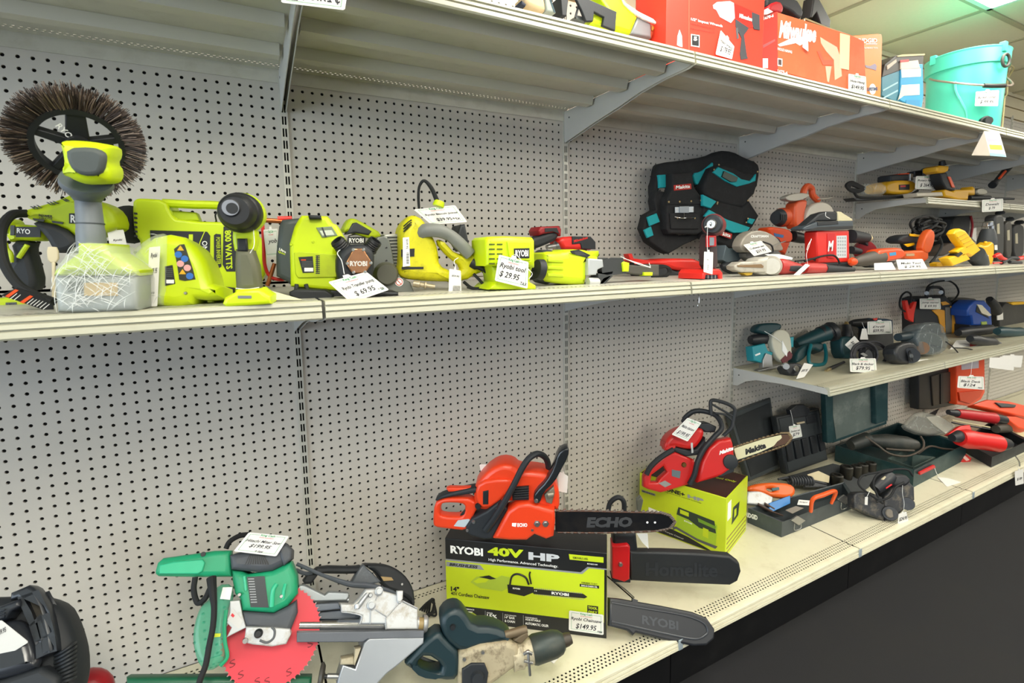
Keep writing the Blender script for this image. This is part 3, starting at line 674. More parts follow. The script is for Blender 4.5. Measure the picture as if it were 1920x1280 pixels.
t.part('cord', RUB, TP(F, [(1125, 190, -.03), (1090, 110, -.03), (1045, 62, -.03), (1015, 95, -.035), (1008, 160, -.04), (1012, 235, -.045)], [.0055, .0048, .0035, .003, .003, .003]), TP(F, [(1400, 605, .006), (1450, 650, .01), (1485, 690, .012), (1470, 715, .012), (1420, 710, .01), (1380, 670, .006), (1350, 640, 0)], .0034))
t.part('cord_coil', RUB, TP(F, [(1290, 690, -.01), (1350, 730, .008), (1450, 715, .014), (1600, 640, .016), (1690, 612, .012), (1760, 635, 0), (1740, 660, -.01), (1640, 680, -.02)], .0036), TP(F, [(1310, 720, 0), (1400, 738, .01), (1500, 700, .016), (1620, 655, .018), (1700, 625, .01)], .0036))
t.part('barcode_sticker', PLW, S(F, [(912, 415), (950, 412), (957, 590), (912, 596)], -.004, -.0015, 0), *[(B(F, 934, 506+i*6, 950, 508+i*6+(i % 3), -.0015, -.0012, 0), BLK) for i in range(12)], (TX(F, '$59.95', (930, 425), (930, 485), (945, 425), -.0012), INK))
t.part('front_bolts', M('#a89c84', .4, .6), LP(F, (975, 700), (1110, 720), [(0, 20), (.3, 22), (.32, 14), (.5, 14), (.52, 22), (.6, 22), (.62, 13), (1, 13)], da=-.01, db=.0))
tagcard('white price tag for 39.95 draped on top of the yellow joiner', [(978, 240), (1235, 213), (1312, 318), (1088, 334)], Fr(F.w(0, 0, .0), 4, 30), .012,
        [('Ryobi Biscuit Joiner', .1, .5, .95, .15, 0), ('$39.95+tx', .25, .15, .9, .2, 0)], tab=False)
tagcard('small white barcode tag hanging below the joiner handle end', [(1200, 608), (1272, 620), (1275, 768), (1195, 765)], Fr(F.w(0, 0, .02), 4), .0, [('$59.95', .2, .7, .85, .08, 0), ('||||||||||||', .3, .05, .9, .3, 0)], header=False, string=[(1240, 600, .001), (1230, 560, -.01), (1255, 540, -.02)])
# ---- sander with vents
F = stand(1590, 742, ZM, 3)
F.P = F.P-F.n*.004
t = Thing('orbital_sander', 'square lime sander with black badge and slotted vents', 'sander', F.w(0, 0, -.06))
hd = t.part('head', LIME, S(F, [(1428, 425), (1445, 408), (1560, 405), (1722, 412), (1736, 432), (1738, 602), (1700, 598), (1432, 592)], -.1, 0, .012), S(F, [(1560, 440), (1700, 440), (1705, 555), (1575, 560)], 0, .004, .002))
t.part('vents', M('#4f5a10', .6), *vents(F, 1448, 452, 48, 30, 34, 9, 2, 5), sub=hd)
t.part('badge', BLK, S(F, [(1602, 482), (1698, 480), (1698, 542), (1604, 544)], .004, .006, .0005), (TX(F, 'RYOBI', (1610, 533), (1690, 532), (1610, 492), .0065, bold=.03), PLW), sub=hd)
t.part('waist', LIME2, S(F, [(1465, 590), (1720, 600), (1705, 700), (1480, 700)], -.09, -.02, .01))
t.part('base', LIME, S(F, [(1444, 738), (1470, 710), (1500, 692), (1700, 690), (1740, 712), (1740, 738)], -.1, 0, .005))
t.part('rear_joint', BLK2, LP(F, (1740, 610), (1775, 615), [(0, 60), (1, 66)], da=-.05))
tagcard('large white price tag leaning on the square lime sander', [(1508, 520), (1692, 566), (1686, 732), (1482, 682)], Fr(F.w(0, 0, .014), 3), .0,
        [('Ryobi tool', .08, .5, .9, .24, 0), ('$ 29.95', .1, .18, .72, .26, 0), ('TAX', .76, .08, .97, .12, 0)], string=[(1600, 520, .001), (1625, 530, .002), (1690, 610, .008), (1715, 640, .002), (1695, 670, .002)])
# ---- C3: long lime reciprocating tool
crop(880, 260, 3.3103)
F = stand(640, 912, ZM, 0)
F.P = F.P+V((0, .02, 0))
t = Thing('bolt_cutter_tool', 'long lime power tool lying down with silver block and dark jaws', 'power tool', F.w(0, 0, -.05))
t.part('rear_housing', M('#3c4042', .5), LP(F, (418, 790), (490, 798), [(0, 88), (.1, 102), (.9, 108), (1, 100)], da=-.05))
bd = t.part('barrel', LIME, S(F, [(470, 720), (485, 700), (600, 698), (605, 690), (640, 684), (755, 690), (800, 715), (832, 742), (745, 745), (740, 905), (700, 912), (510, 895), (472, 868)], -.1, -.004, .02, sm=1))
t.part('ribs', LIME2, *[S(F, [(488, y), (585, y+5), (585, y+25), (488, y+20)], -.005, .0, .002) for y in (745, 790, 835)], sub=bd)
t.part('rating_label', BLK2, S(F, [(628, 695), (680, 688), (752, 722), (730, 738), (640, 712)], -.005, -.002, 0), *[(S(F, [(650+i*3, 700+i*5), (700+i*6, 700+i*5), (701+i*6, 702+i*5), (651+i*3, 702+i*5)], -.002, -.0017, 0), GREY) for i in range(5)], sub=bd)
t.part('silver_block', M('#b4b8ba', .4, .3), S(F, [(738, 742), (830, 748), (836, 796), (800, 812), (790, 845), (738, 848)], -.07, .006, .004))
t.part('silver_knob', M('#c2c4c2', .35, .3), LP(F, (735, 888), (800, 890), [(0, 24), (.1, 27), (.9, 27), (1, 22)], da=.0))
t.part('jaw_block', M('#3b3d3e', .45, .3), S(F, [(822, 762), (880, 745), (950, 745), (960, 780), (965, 830), (880, 840), (830, 860), (800, 905), (830, 905), (890, 850), (900, 815), (830, 825)], -.06, .004, .003), S(F, [(800, 835), (895, 850), (840, 905), (805, 905)], -.03, .004, .002))
t.part('nose', M('#4a4740', .55), S(F, [(955, 780), (1110, 790), (1130, 780), (1180, 780), (1180, 850), (1120, 852), (955, 832)], -.045, -.005, .004))
t.part('lime_lever', LIME, S(F, [(952, 770), (965, 762), (996, 770), (992, 825), (958, 825)], -.01, .01, .003)); t.part('lime_lever', LIME, S(F, [(1085, 828), (1140, 828), (1138, 850), (1088, 850)], -.02, .002, .002))
t.part('white_cord', PLW, TP(F, [(940, 732, .0), (1040, 775, .004), (1125, 800, .004)], .0009), TP(F, [(950, 740, .0), (1060, 775, .005), (1120, 795, .005), (1115, 770, .005)], .0009))
# red impact wrench behind the sander
F = aty_(600, 680, -.30, -5)
t = Thing('impact_wrench', 'red and black impact driver lying behind the lime tools with grip raised', 'power tool', F.w(0, -.11, -.04))
t.part('grip', BLK2, S(F, [(383, 620), (440, 600), (530, 570), (560, 560), (555, 625), (480, 660), (400, 690)], -.045, 0, .01, sm=1))
t.part('battery', M('#8e1a20', .45), S(F, [(430, 570), (445, 545), (560, 540), (575, 560), (572, 605), (530, 580), (470, 590), (440, 600)], -.05, .004, .006), (S(F, [(470, 555), (545, 552), (560, 590), (520, 575), (470, 580)], .004, .006, .001), BLK2))
t.part('handle', BLK2, S(F, [(692, 680), (735, 680), (745, 812), (690, 812)], -.04, 0, .006))
t.part('nose', STEEL, LP(F, (480, 672), (640, 650), [(0, 14), (.3, 16), (.35, 30), (.55, 34), (.6, 42), (1, 46)], da=-.02))
bd = t.part('motor_housing', RED2, S(F, [(560, 625), (600, 605), (755, 605), (785, 635), (788, 690), (680, 690), (600, 690), (580, 680)], -.055, .004, .01, sm=1))
t.part('black_side', BLK2, S(F, [(640, 605), (755, 607), (785, 640), (786, 686), (700, 684), (690, 650), (640, 655)], .002, .007, .003), (TX(F, 'Milwaukee', (650, 645), (735, 620), (648, 628), .0075, bold=.02), RED2), sub=bd)
# flat red tool, clear plate
F = stand(1290, 858, ZM, 6)
F.P = F.P+V((0, .10, 0))
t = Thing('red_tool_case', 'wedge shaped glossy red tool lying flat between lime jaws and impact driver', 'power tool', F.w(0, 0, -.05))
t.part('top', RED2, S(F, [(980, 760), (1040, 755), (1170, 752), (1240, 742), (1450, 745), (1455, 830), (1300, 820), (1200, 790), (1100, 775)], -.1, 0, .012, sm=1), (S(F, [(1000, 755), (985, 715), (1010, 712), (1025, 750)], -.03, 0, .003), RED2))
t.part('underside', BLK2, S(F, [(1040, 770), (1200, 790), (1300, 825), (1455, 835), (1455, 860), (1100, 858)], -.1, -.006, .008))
F = stand(1180, 860, ZM, 0)
t = Thing('cord_coil', 'black coiled cord behind the dark jaws of the lime tool', 'cord', F.w(0, 0, 0))
t.part('loops', RUB, *[TP(F, [(1130, 800+i*6, -.01), (1190, 785+i*5, .0), (1240-i*5, 800, .005), (1250-i*6, 830, .005), (1210-i*5, 858-i*3, .003), (1130, 862-i*3, -.01)], .0032, closed=False) for i in range(4)])
# upright impact driver
F = stand(1512, 872, ZM, -4)
t = Thing('impact_driver', 'red and black impact driver standing upright with round nose facing out', 'power tool', F.w(0, 0, -.05))
hd = t.part('head', M('#7a1a1e', .45), LP(F, (1525, 540), (1511, 532), [(0, 50), (.1, 66), (.8, 68), (1, 62)], 32, da=-.12, db=0))
t.part('rubber_ring', BLK2, LP(F, (1511, 532), (1509, 531), [(0, 60), (.5, 60), (1, 50)], 32, da=-.002, db=.006), sub=hd)
t.part('collet', STEEL, LP(F, (1502, 531), (1500, 530), [(0, 32), (.6, 30), (1, 24)], 28, da=.004, db=.014), (LP(F, (1500, 530), (1500, 530), [(0, 13), (1, 13)], 20, da=.013, db=.0148), BLK), (LP(F, (1500, 530), (1500, 530), [(0, 9), (1, 7)], 20, da=.0148, db=.016), CHROME), sub=hd)
t.part('handle', M('#3a2b2c', .5), S(F, [(1490, 590), (1540, 590), (1545, 700), (1550, 812), (1488, 812), (1486, 700)], -.05, -.012, .008, sm=1))
t.part('trigger', REDM, S(F, [(1490, 600), (1535, 600), (1535, 668), (1490, 672)], -.014, .0, .003), (S(F, [(1494, 612), (1520, 612), (1520, 662), (1494, 664)], 0, .002, .0005), M('#7d8690', .4)))
t.part('battery_foot', RED2, S(F, [(1450, 870), (1452, 835), (1468, 812), (1555, 808), (1574, 830), (1575, 872), (1555, 872), (1550, 845), (1470, 845), (1465, 872)], -.09, 0, .004), (S(F, [(1466, 845), (1552, 845), (1552, 866), (1466, 868)], -.05, -.006, 0), M('#223044', .5)), *[(B(F, x, 846, x+5, 868, -.006, -.002, 0), STEEL) for x in (1480, 1503, 1525)])
tagcard('long white tag hanging in front of the upright red impact driver', [(1458, 700), (1514, 704), (1510, 842), (1454, 826)], Fr(F.w(0, 0, .012), 10), 0, [('tag', .3, .6, .5, .06, 0), ('$59.95', .4, .1, .5, .3, 0)], header=False, string=[(1478, 700, .0), (1476, 620, 0), (1478, 545, .005), (1462, 550, .004), (1495, 540, .004)])
# wire peg hook on the wall under the shelf
F = aty_(1310, 900, -.03)
crop(1180, 480, 6.4)
solo('peg_hook', 'thin bright wire hook hanging below the middle shelf rail', 'hook', CHROME, TP(aty_(825, 500, -.56), [(818, 450), (835, 475), (835, 560), (822, 590), (825, 620)], .0012))
# ================================================================ tool belt hanging on the pegboard
crop(880, 260, 3.3103)
F = aty_(1450, 600, -.05, 0)
NYL = M('#17181a', .85, var=.3, bump=.6, bs=700, dirt='#2a2c2e', da=.6, ds=25)
TL = M('#0f9aa2', .75, var=.06, bump=.4, bs=600)
RIV = M('#b8a276', .35, .8)
t = Thing('tool_belt', 'black and teal tool belt with pouches hanging on the pegboard', 'tool belt', F.w(0, 0, 0))
def rivets(*p, d=.0, r=7): return [LP(F, (x, y), (x, y), [(0, r), (.6, r), (1, r*.5)], 10, da=d, db=d+.003) for x, y in p]
bl = t.part('belt', NYL, S(F, [(1142, 300), (1160, 250), (1172, 168), (1190, 148), (1330, 132), (1480, 108), (1560, 70), (1640, 76), (1720, 118), (1795, 145), (1808, 200), (1785, 330), (1720, 300), (1640, 200), (1520, 190), (1450, 290), (1400, 300), (1380, 230), (1200, 240), (1160, 430)], .0, .04, .012, sm=1))
t.part('teal_lining', TL, S(F, [(1388, 214), (1440, 205), (1490, 165), (1518, 140), (1512, 190), (1470, 250), (1420, 290), (1400, 270)], .03, .046, .004, sm=1), sub=bl)
t.part('teal_loop', TL, S(F, [(1180, 224), (1232, 220), (1232, 303), (1182, 305)], .03, .05, .004))
lp = t.part('left_pouch', NYL, S(F, [(1160, 320), (1235, 330), (1240, 560), (1300, 600), (1440, 590), (1438, 612), (1330, 660), (1240, 714), (1205, 700), (1120, 640), (1082, 555), (1104, 470), (1160, 440), (1150, 380)], .01, .05, .006))
t.part('teal_band', TL, S(F, [(1106, 486), (1165, 462), (1185, 516), (1122, 542)], .055, .064, .003), sub=lp)
t.part('teal_band', TL, S(F, [(1086, 566), (1130, 544), (1146, 600), (1106, 616)], .055, .064, .003), sub=lp)
hh = t.part('hammer_holder', NYL, S(F, [(1262, 214), (1385, 208), (1400, 300), (1452, 372), (1452, 572), (1420, 594), (1245, 590), (1228, 560), (1228, 378), (1262, 312)], .04, .085, .008))
t.part('flap', NYL, S(F, [(1246, 462), (1432, 462), (1425, 560), (1255, 560)], .085, .092, .003), S(F, [(1228, 376), (1450, 372), (1450, 405), (1228, 408)], .085, .089, .002), sub=hh)
t.part('brand_patch', M('#b02a22', .7), S(F, [(1270, 288), (1377, 278), (1379, 312), (1272, 322)], .085, .087, 0), (TX(F, 'Makita', (1280, 313), (1370, 305), (1278, 292), .0875, shear=.2, bold=.03), PLW), sub=hh)
t.part('steel_plate', M('#b4bac0', .3, .7), S(F, [(1278, 424), (1392, 420), (1392, 456), (1278, 460)], .09, .093, .0005), (S(F, [(1306, 420), (1364, 418), (1364, 460), (1306, 460)], .093, .096, .0005), M('#8a9096', .3, .7)), sub=hh)
t.part('ring', CHROME, TP(F, [(1275, 485, .095), (1320, 492, .11), (1360, 492, .11), (1400, 488, .095)], .0016), TP(F, [(1333, 460, .097), (1333, 490, .108)], .0018), sub=hh)
t.part('rivets', RIV, *rivets((1237, 392), (1305, 391), (1376, 388), (1437, 383), (1398, 493), (1290, 492), (1285, 440), (1384, 437), d=.09), sub=hh)
up_ = t.part('upper_pouch', NYL, S(F, [(1520, 160), (1640, 170), (1700, 210), (1780, 210), (1788, 330), (1730, 385), (1725, 430), (1600, 420), (1470, 360), (1452, 300), (1480, 240)], .03, .08, .012, sm=1))
t.part('teal_band', TL, S(F, [(1548, 175), (1640, 214), (1690, 250), (1745, 262), (1782, 218), (1778, 262), (1740, 278), (1662, 298), (1590, 262), (1514, 208)], .076, .086, .003), sub=up_)
t.part('buckle', M('#2f3a34', .35, .5), S(F, [(1582, 200), (1668, 240), (1660, 266), (1625, 268), (1570, 236)], .086, .092, .001), sub=up_)
t.part('rivets', RIV, *rivets((1548, 162), (1788, 205), (1518, 192), d=.083, r=6), sub=up_)
lw = t.part('lower_pouch', NYL, S(F, [(1450, 342), (1540, 385), (1700, 425), (1742, 385), (1802, 478), (1765, 545), (1700, 620), (1655, 682), (1600, 672), (1530, 640), (1470, 612), (1445, 560), (1455, 450)], .03, .09, .010))
t.part('teal_band', TL, S(F, [(1492, 440), (1600, 500), (1745, 550), (1722, 582), (1640, 585), (1560, 545), (1460, 480)], .096, .106, .003), sub=lw)
t.part('teal_band', TL, S(F, [(1452, 346), (1536, 388), (1500, 432), (1452, 415)], .09, .104, .003), sub=lw)
t.part('teal_band', TL, S(F, [(1740, 492), (1776, 500), (1756, 532), (1734, 522)], .094, .104, .002), sub=lw)
t.part('brand_patch', M('#b02a22', .7), S(F, [(1562, 572), (1632, 590), (1625, 622), (1560, 600)], .1, .1045, 0), (TX(F, 'kita', (1570, 600), (1620, 612), (1572, 578), .105, shear=.2, bold=.03), PLW), sub=lw)
t.part('rivets', RIV, *rivets((1538, 404), (1728, 384), (1728, 496), (1540, 395), (1718, 520), d=.1, r=6), sub=lw)
# ================================================================ right half of the middle shelf
crop(1340, 260, 3.3103)
def base(u, v, z, yaw=0, back=0, y=None):
    if y is not None: return Fr(aty(u, v, y), yaw)
    f = Fr(atz(u, v, z), yaw); f.P = f.P+V((0, back, 0)); return f
# craftsman saw
F = base(300, 800, ZM, y=-.36)
t = Thing('circular_saw', 'beige guarded circular saw with dark blade housing right of the tool belt', 'saw', F.w(0, 0, -.05))
sg = t.part('blade_guard', M('#9d968a', .45, .2, dirt='#5c554a', da=.4), S(F, [(160, 680), (170, 630), (200, 590), (245, 568), (310, 570), (370, 598), (405, 630), (435, 690), (400, 700), (300, 690), (200, 712)], -.05, -.01, .006, sm=1), (TX(F, 'CRAFTSMAN', (224, 614), (333, 612), (224, 598), -.0095, bold=.03), PLW))
t.part('lower_guard', M('#6a6a66', .4, .5), S(F, [(190, 700), (300, 685), (400, 690), (425, 730), (300, 790), (200, 750)], -.045, -.014, .004, sm=1))
t.part('lever', BLK, TP(F, [(300, 640, .0), (350, 660, .004), (362, 700, .004), (340, 712, .002)], .003), sub=sg)
t.part('motor', BLK2, LP(F, (330, 650), (360, 655), [(0, 50), (1, 46)], da=-.14, db=-.05))
t.part('rod', STEEL, TP(F, [(360, 665, .0), (440, 635, .0)], .002))
tagcard('white price tag lying on the beige circular saw, reading $59', [(178, 658), (288, 632), (355, 700), (245, 728)], aty_(260, 690, F.w(0, 0, .012).y, 0, 25), 0, [('Craftsman saw', .1, .5, .9, .16, 0), ('$59.95', .25, .12, .8, .26, 0)])
F = base(110, 800, ZM, y=-.30)
t = Thing('saw_guard', 'small blue grey finned guard between tool belt and beige saw', 'guard', F.w(0, 0, -.02))
t.part('guard', M('#59666c', .45, .2), S(F, [(72, 660), (100, 690), (130, 690), (155, 678), (178, 735), (150, 760), (90, 775), (50, 752)], -.06, 0, .004))
t.part('knob', BLK2, LP(F, (40, 790), (140, 800), [(0, 12), (.2, 30), (.7, 45), (1, 40)], da=-.01))
# red grinder with silver head
F = base(420, 850, ZM, 0, .02)
t = Thing('polisher', 'red electric shear with scuffed silver jaw lying along the shelf edge', 'power tool', F.w(0, 0, -.04))
t.part('jaw', M('#b7b2a6', .4, .3, dirt='#7b6b52', da=.5, ds=40), S(F, [(124, 790), (160, 765), (312, 756), (316, 832), (165, 828), (130, 812)], -.035, 0, .005), (S(F, [(140, 785), (290, 778), (305, 790), (300, 802), (145, 795)], 0, .002, .0005), M('#8a6f50', .4, .4)))
t.part('gear_head', M('#b9b5aa', .45, .15, dirt='#8f897c', da=.4), LP(F, (340, 790), (352, 791), [(0, 40), (.1, 66), (.6, 66), (1, 50)], da=-.06, db=.008), S(F, [(270, 748), (345, 728), (400, 745), (400, 840), (340, 850), (270, 838)], -.06, -.002, .012, sm=1))
t.part('body', M('#b32a26', .42, dirt='#7a1c1a', da=.3), LP(F, (385, 790), (520, 805), [(0, 46), (.2, 50), (.7, 38), (1, 30)], da=-.025), LP(F, (550, 803), (680, 805), [(0, 34), (.5, 34), (1, 30)], da=-.025))
t.part('sleeve', BLK2, S(F, [(465, 785), (560, 790), (575, 805), (560, 830), (470, 820)], -.05, .002, .006), LP(F, (680, 805), (860, 812), [(0, 26), (.4, 20), (1, 14)], da=-.02))
t.part('yellow_tip', M('#c9a52a', .5), S(F, [(175, 832), (240, 828), (230, 846), (200, 850)], -.03, -.01, .001))
tagcard('plain white tag tied by string on the red shear', [(565, 775), (592, 785), (520, 852), (485, 850)], Fr(F.w(0, 0, .015)), 0, [], header=False, tab=False, string=[(578, 780, .001), (570, 720, .0), (585, 670, -.02), (600, 620, -.03)])
solo('paper_sheet', 'white paper slip leaning over the red shear body', 'paper', CARD, S(Fr(F.w(0, 0, .005), 0, 30), [(310, 716), (400, 716), (486, 738), (480, 750), (370, 740)], -.0006, 0, 0))
# orange black drill
F = base(430, 780, ZM, y=-.22)
t = Thing('cordless_drill', 'small orange drill with long black chuck behind the red shear', 'drill', F.w(0, 0, -.03))
t.part('body', ORG, S(F, [(328, 560), (345, 545), (420, 552), (485, 570), (488, 640), (440, 650), (380, 645), (345, 640), (350, 600)], -.05, 0, .008, sm=1), (S(F, [(368, 585), (430, 598), (425, 615), (372, 606)], 0, .001, 0), M('#3a6ea8', .5)))
t.part('handle', ORG, S(F, [(400, 640), (470, 645), (440, 720), (410, 700)], -.04, -.004, .005))
t.part('chuck', BLK, LP(F, (480, 605), (625, 635), [(0, 34), (.4, 32), (.5, 28), (.9, 26), (1, 20)], da=-.02), (LP(F, (590, 640), (612, 600), [(0, 12), (1, 16)], da=.0), M('#c0a070', .4, .6)))
# orange circular saw
F = aty_(560, 500, -.24, 0)
t = Thing('circular_saw', 'orange circular saw standing on end with pale round blade guard', 'saw', F.w(0, -.12, -.03))
t.part('motor', M('#c8502a', .45, dirt='#8a3a1e', da=.3), LP(F, (395, 490), (560, 478), [(0, 45), (.08, 58), (.9, 62), (1, 50)], da=-.05), (LP(F, (380, 490), (400, 490), [(0, 40), (1, 54)], da=-.05), DGREY))
t.part('handle', M('#cf5226', .45), S(F, [(500, 560), (500, 440), (510, 385), (570, 375), (582, 390), (560, 470), (560, 550)], -.05, 0, .01, sm=1), TP(F, [(545, 370, -.02), (555, 320, -.02), (575, 295, -.02), (600, 310, -.02), (608, 350, -.02), (640, 385, -.02)], .013))
t.part('vents', BLK, *[S(F, [(x, 470), (x+5, 470), (x+5, 505), (x, 505)], .004, .012, 0) for x in (415, 425, 435, 445)])
t.part('shoe_plate', M('#a6a196', .45, .3), S(F, [(440, 365), (470, 345), (530, 335), (585, 340), (590, 360), (520, 388), (455, 385)], -.01, .02, .003, sm=1), TP(F, [(430, 380, .0), (440, 410, .0)], .002))
t.part('blade_guard', M('#b6b0a4', .45, .2), S(F, [(570, 520), (575, 460), (600, 415), (650, 392), (700, 395), (735, 425), (750, 480), (740, 560), (600, 570)], -.02, .01, .006, sm=1), TP(F, [(640, 375, 0), (700, 370, 0), (730, 365, 0)], .002))
# red battery box and dark charger on it
F = base(740, 812, ZM, y=-.40)
t = Thing('battery_pack_box', 'tall red battery tower with square grid label', 'battery', F.w(0, 0, -.06))
t.part('body', RED2, S(F, [(634, 580), (642, 570), (836, 568), (840, 766), (640, 772)], -.05, 0, .006), (S(F, [(700, 590), (748, 585), (744, 745), (700, 740)], .0, .002, .0008), REDM), (TX(F, 'M', (702, 700), (738, 695), (702, 635), .0025, shear=.2, bold=.04), PLW))
t.part('foot', BLK2, S(F, [(630, 772), (850, 766), (862, 815), (650, 825)], -.05, .0, .004))
t.part('grid_label', M('#c9cdd0', .4), S(F, [(758, 602), (820, 600), (820, 738), (758, 740)], 0, .0015, 0), *[(S(F, [(764+i*14, 610+j*21), (772+i*14, 610+j*21), (772+i*14, 622+j*21), (764+i*14, 622+j*21)], .0015, .002, 0), M('#9aa1a6', .4)) for i in range(4) for j in range(6)])
b0 = F
t = Thing('battery_charger', 'black and cream charger sitting on top of the red battery tower', 'charger', F.W(740, 560, -.06))
F2 = Fr(F.w(0, 0, .006))
t.part('base', M('#3a444c', .45), S(F2, [(640, 515), (860, 508), (860, 552), (830, 560), (640, 560), (560, 570), (545, 560), (560, 545)], -.05, 0, .004), (S(F2, [(640, 548), (860, 540), (858, 560), (560, 575)], 0, .003, .001), BLK))
t.part('top', BLK2, S(F2, [(558, 545), (650, 465), (700, 450), (765, 452), (765, 508), (640, 512)], -.045, -.008, .006), S(F2, [(640, 515), (765, 508), (770, 530), (640, 540)], -.04, .002, .002))
t.part('cream_side', M('#cfc59f', .45), S(F2, [(765, 452), (785, 452), (858, 498), (858, 512), (768, 512)], -.045, -.004, .004))
t.part('cable', RUB, TP(F, [(640, 760, -.02), (600, 745, .0), (560, 760, .004), (660, 730, .01), (740, 725, .015), (775, 770, .012), (760, 800, .01)], .0035), TP(F, [(500, 760, -.01), (590, 750, .0), (650, 735, .01)], .003))
t.part('zip_tie', PLW, TP(F, [(690, 455, .01), (690, 480, .012), (715, 495, .012)], .001), TP(F, [(572, 690, .01), (580, 660, .0), (600, 625, 0)], .0012))
# black torch with cream end, red disc
F = aty_(900, 620, -.38)
t = Thing('work_light', 'black cylindrical tool with cream tip right of the red tower', 'power tool', F.w(0, -.12, -.02))
t.part('body', BLK2, LP(F, (840, 605), (945, 615), [(0, 42), (.5, 36), (1, 28)], da=-.02))
t.part('tip', M('#cdbb8c', .45), LP(F, (940, 615), (975, 618), [(0, 26), (.3, 26), (.5, 12), (.7, 16), (1, 8)], da=-.02))
F = aty_(920, 690, -.36)
t = Thing('cutting_disc_tool', 'dark red disc tool lying behind the orange multi tool', 'power tool', F.w(0, -.05, 0))
t.part('disc', M('#8e1f24', .5), LP(F, (925, 690), (935, 700), [(0, 60), (1, 60)], da=-.03, db=-.01))
t.part('handle', BLK2, S(F, [(930, 640), (960, 640), (1010, 690), (990, 710)], -.03, .0, .004), LP(F, (845, 690), (900, 700), [(0, 24), (1, 18)], da=0))
# orange multi tool
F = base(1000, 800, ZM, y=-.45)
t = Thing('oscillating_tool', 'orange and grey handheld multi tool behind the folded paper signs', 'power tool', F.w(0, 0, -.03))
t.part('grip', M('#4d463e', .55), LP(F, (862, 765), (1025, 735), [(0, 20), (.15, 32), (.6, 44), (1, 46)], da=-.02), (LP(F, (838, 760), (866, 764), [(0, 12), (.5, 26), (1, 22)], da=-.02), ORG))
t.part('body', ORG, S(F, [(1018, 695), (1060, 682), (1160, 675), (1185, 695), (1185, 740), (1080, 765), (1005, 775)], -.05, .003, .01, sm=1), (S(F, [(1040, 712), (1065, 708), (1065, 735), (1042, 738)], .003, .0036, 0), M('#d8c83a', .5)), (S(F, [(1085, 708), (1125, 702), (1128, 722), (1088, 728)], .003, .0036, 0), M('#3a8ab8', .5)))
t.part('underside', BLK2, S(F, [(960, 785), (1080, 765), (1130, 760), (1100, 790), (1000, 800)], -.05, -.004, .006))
F = base(1250, 780, ZM, y=-.38)
t = Thing('reciprocating_saw', 'bright orange saw with upright handle, left of the yellow drill', 'saw', F.w(0, 0, -.04))
t.part('body', M('#d6581e', .45), S(F, [(1180, 700), (1240, 694), (1330, 690), (1330, 745), (1300, 770), (1240, 750), (1185, 742)], -.05, 0, .008), (S(F, [(1190, 712), (1240, 712), (1240, 728), (1190, 728)], 0, .002, 0), M('#b09070', .5)))
t.part('handle', M('#d6581e', .45), S(F, [(1290, 700), (1310, 610), (1345, 555), (1372, 580), (1365, 650), (1335, 720)], -.03, .002, .008, sm=1))
# cord bundle and yellow black tool
F = aty_(1330, 600, -.30)
t = Thing('cord_bundle', 'large tangled bundle of black power cord above the orange saw', 'cord', F.w(0, 0, 0))
rr = random.Random(4); lo = []
for i in range(9):
    cx, cy, a, b = 1330+rr.uniform(-20, 25), 560+rr.uniform(-35, 40), rr.uniform(55, 105), rr.uniform(25, 60); th = rr.uniform(-.5, .3)
    lo.append(TP(F, [(cx+a*math.cos(q)*math.cos(th)-b*math.sin(q)*math.sin(th), cy+a*math.cos(q)*math.sin(th)+b*math.sin(q)*math.cos(th), rr.uniform(-.02, .03)) for q in [k*math.pi/4 for k in range(8)]], .0055, 4, 8, True))
t.part('loops', RUB, *lo)
t.part('tail', RUB, TP(F, [(1390, 600, 0), (1410, 660, .0), (1380, 720, .01), (1340, 770, .02)], .006))
F = aty_(1220, 640, -.33)
t = Thing('cordless_nailer', 'dark tool with small yellow patches under the cord bundle', 'power tool', F.w(0, -.1, 0))
t.part('body', BLK2, S(F, [(1145, 620), (1180, 595), (1260, 590), (1300, 610), (1290, 660), (1220, 650), (1150, 650)], -.06, 0, .01, sm=1), S(F, [(1220, 650), (1290, 650), (1290, 700), (1240, 700)], -.05, 0, .006))
t.part('yellow_patch', YEL, S(F, [(1210, 588), (1290, 598), (1285, 612), (1215, 604)], 0, .004, .001)); t.part('yellow_patch', YEL, S(F, [(1175, 655), (1240, 645), (1242, 660), (1200, 672)], 0, .004, .001))
# paper tent signs
F = base(1220, 812, ZM, y=-.53)
for nm, q, lb in (('paper_sign', [(1126, 750), (1290, 746), (1322, 808), (1142, 812)], 'hand-lettered cream card leaning under the orange saw handle'), ('paper_sign', [(990, 772), (1100, 766), (1125, 812), (992, 815)], 'curled cream card lying under the orange multi tool')):
    tagcard(lb, q, Fr(F.P, 0, 20), .0, [('Multi Tool', .12, .5, .85, .22, 0), ('$ 29.95', .2, .12, .8, .26, 0)] if q[0][0] > 1000 else [], header=False, tab=False, name=nm, cat='sign')
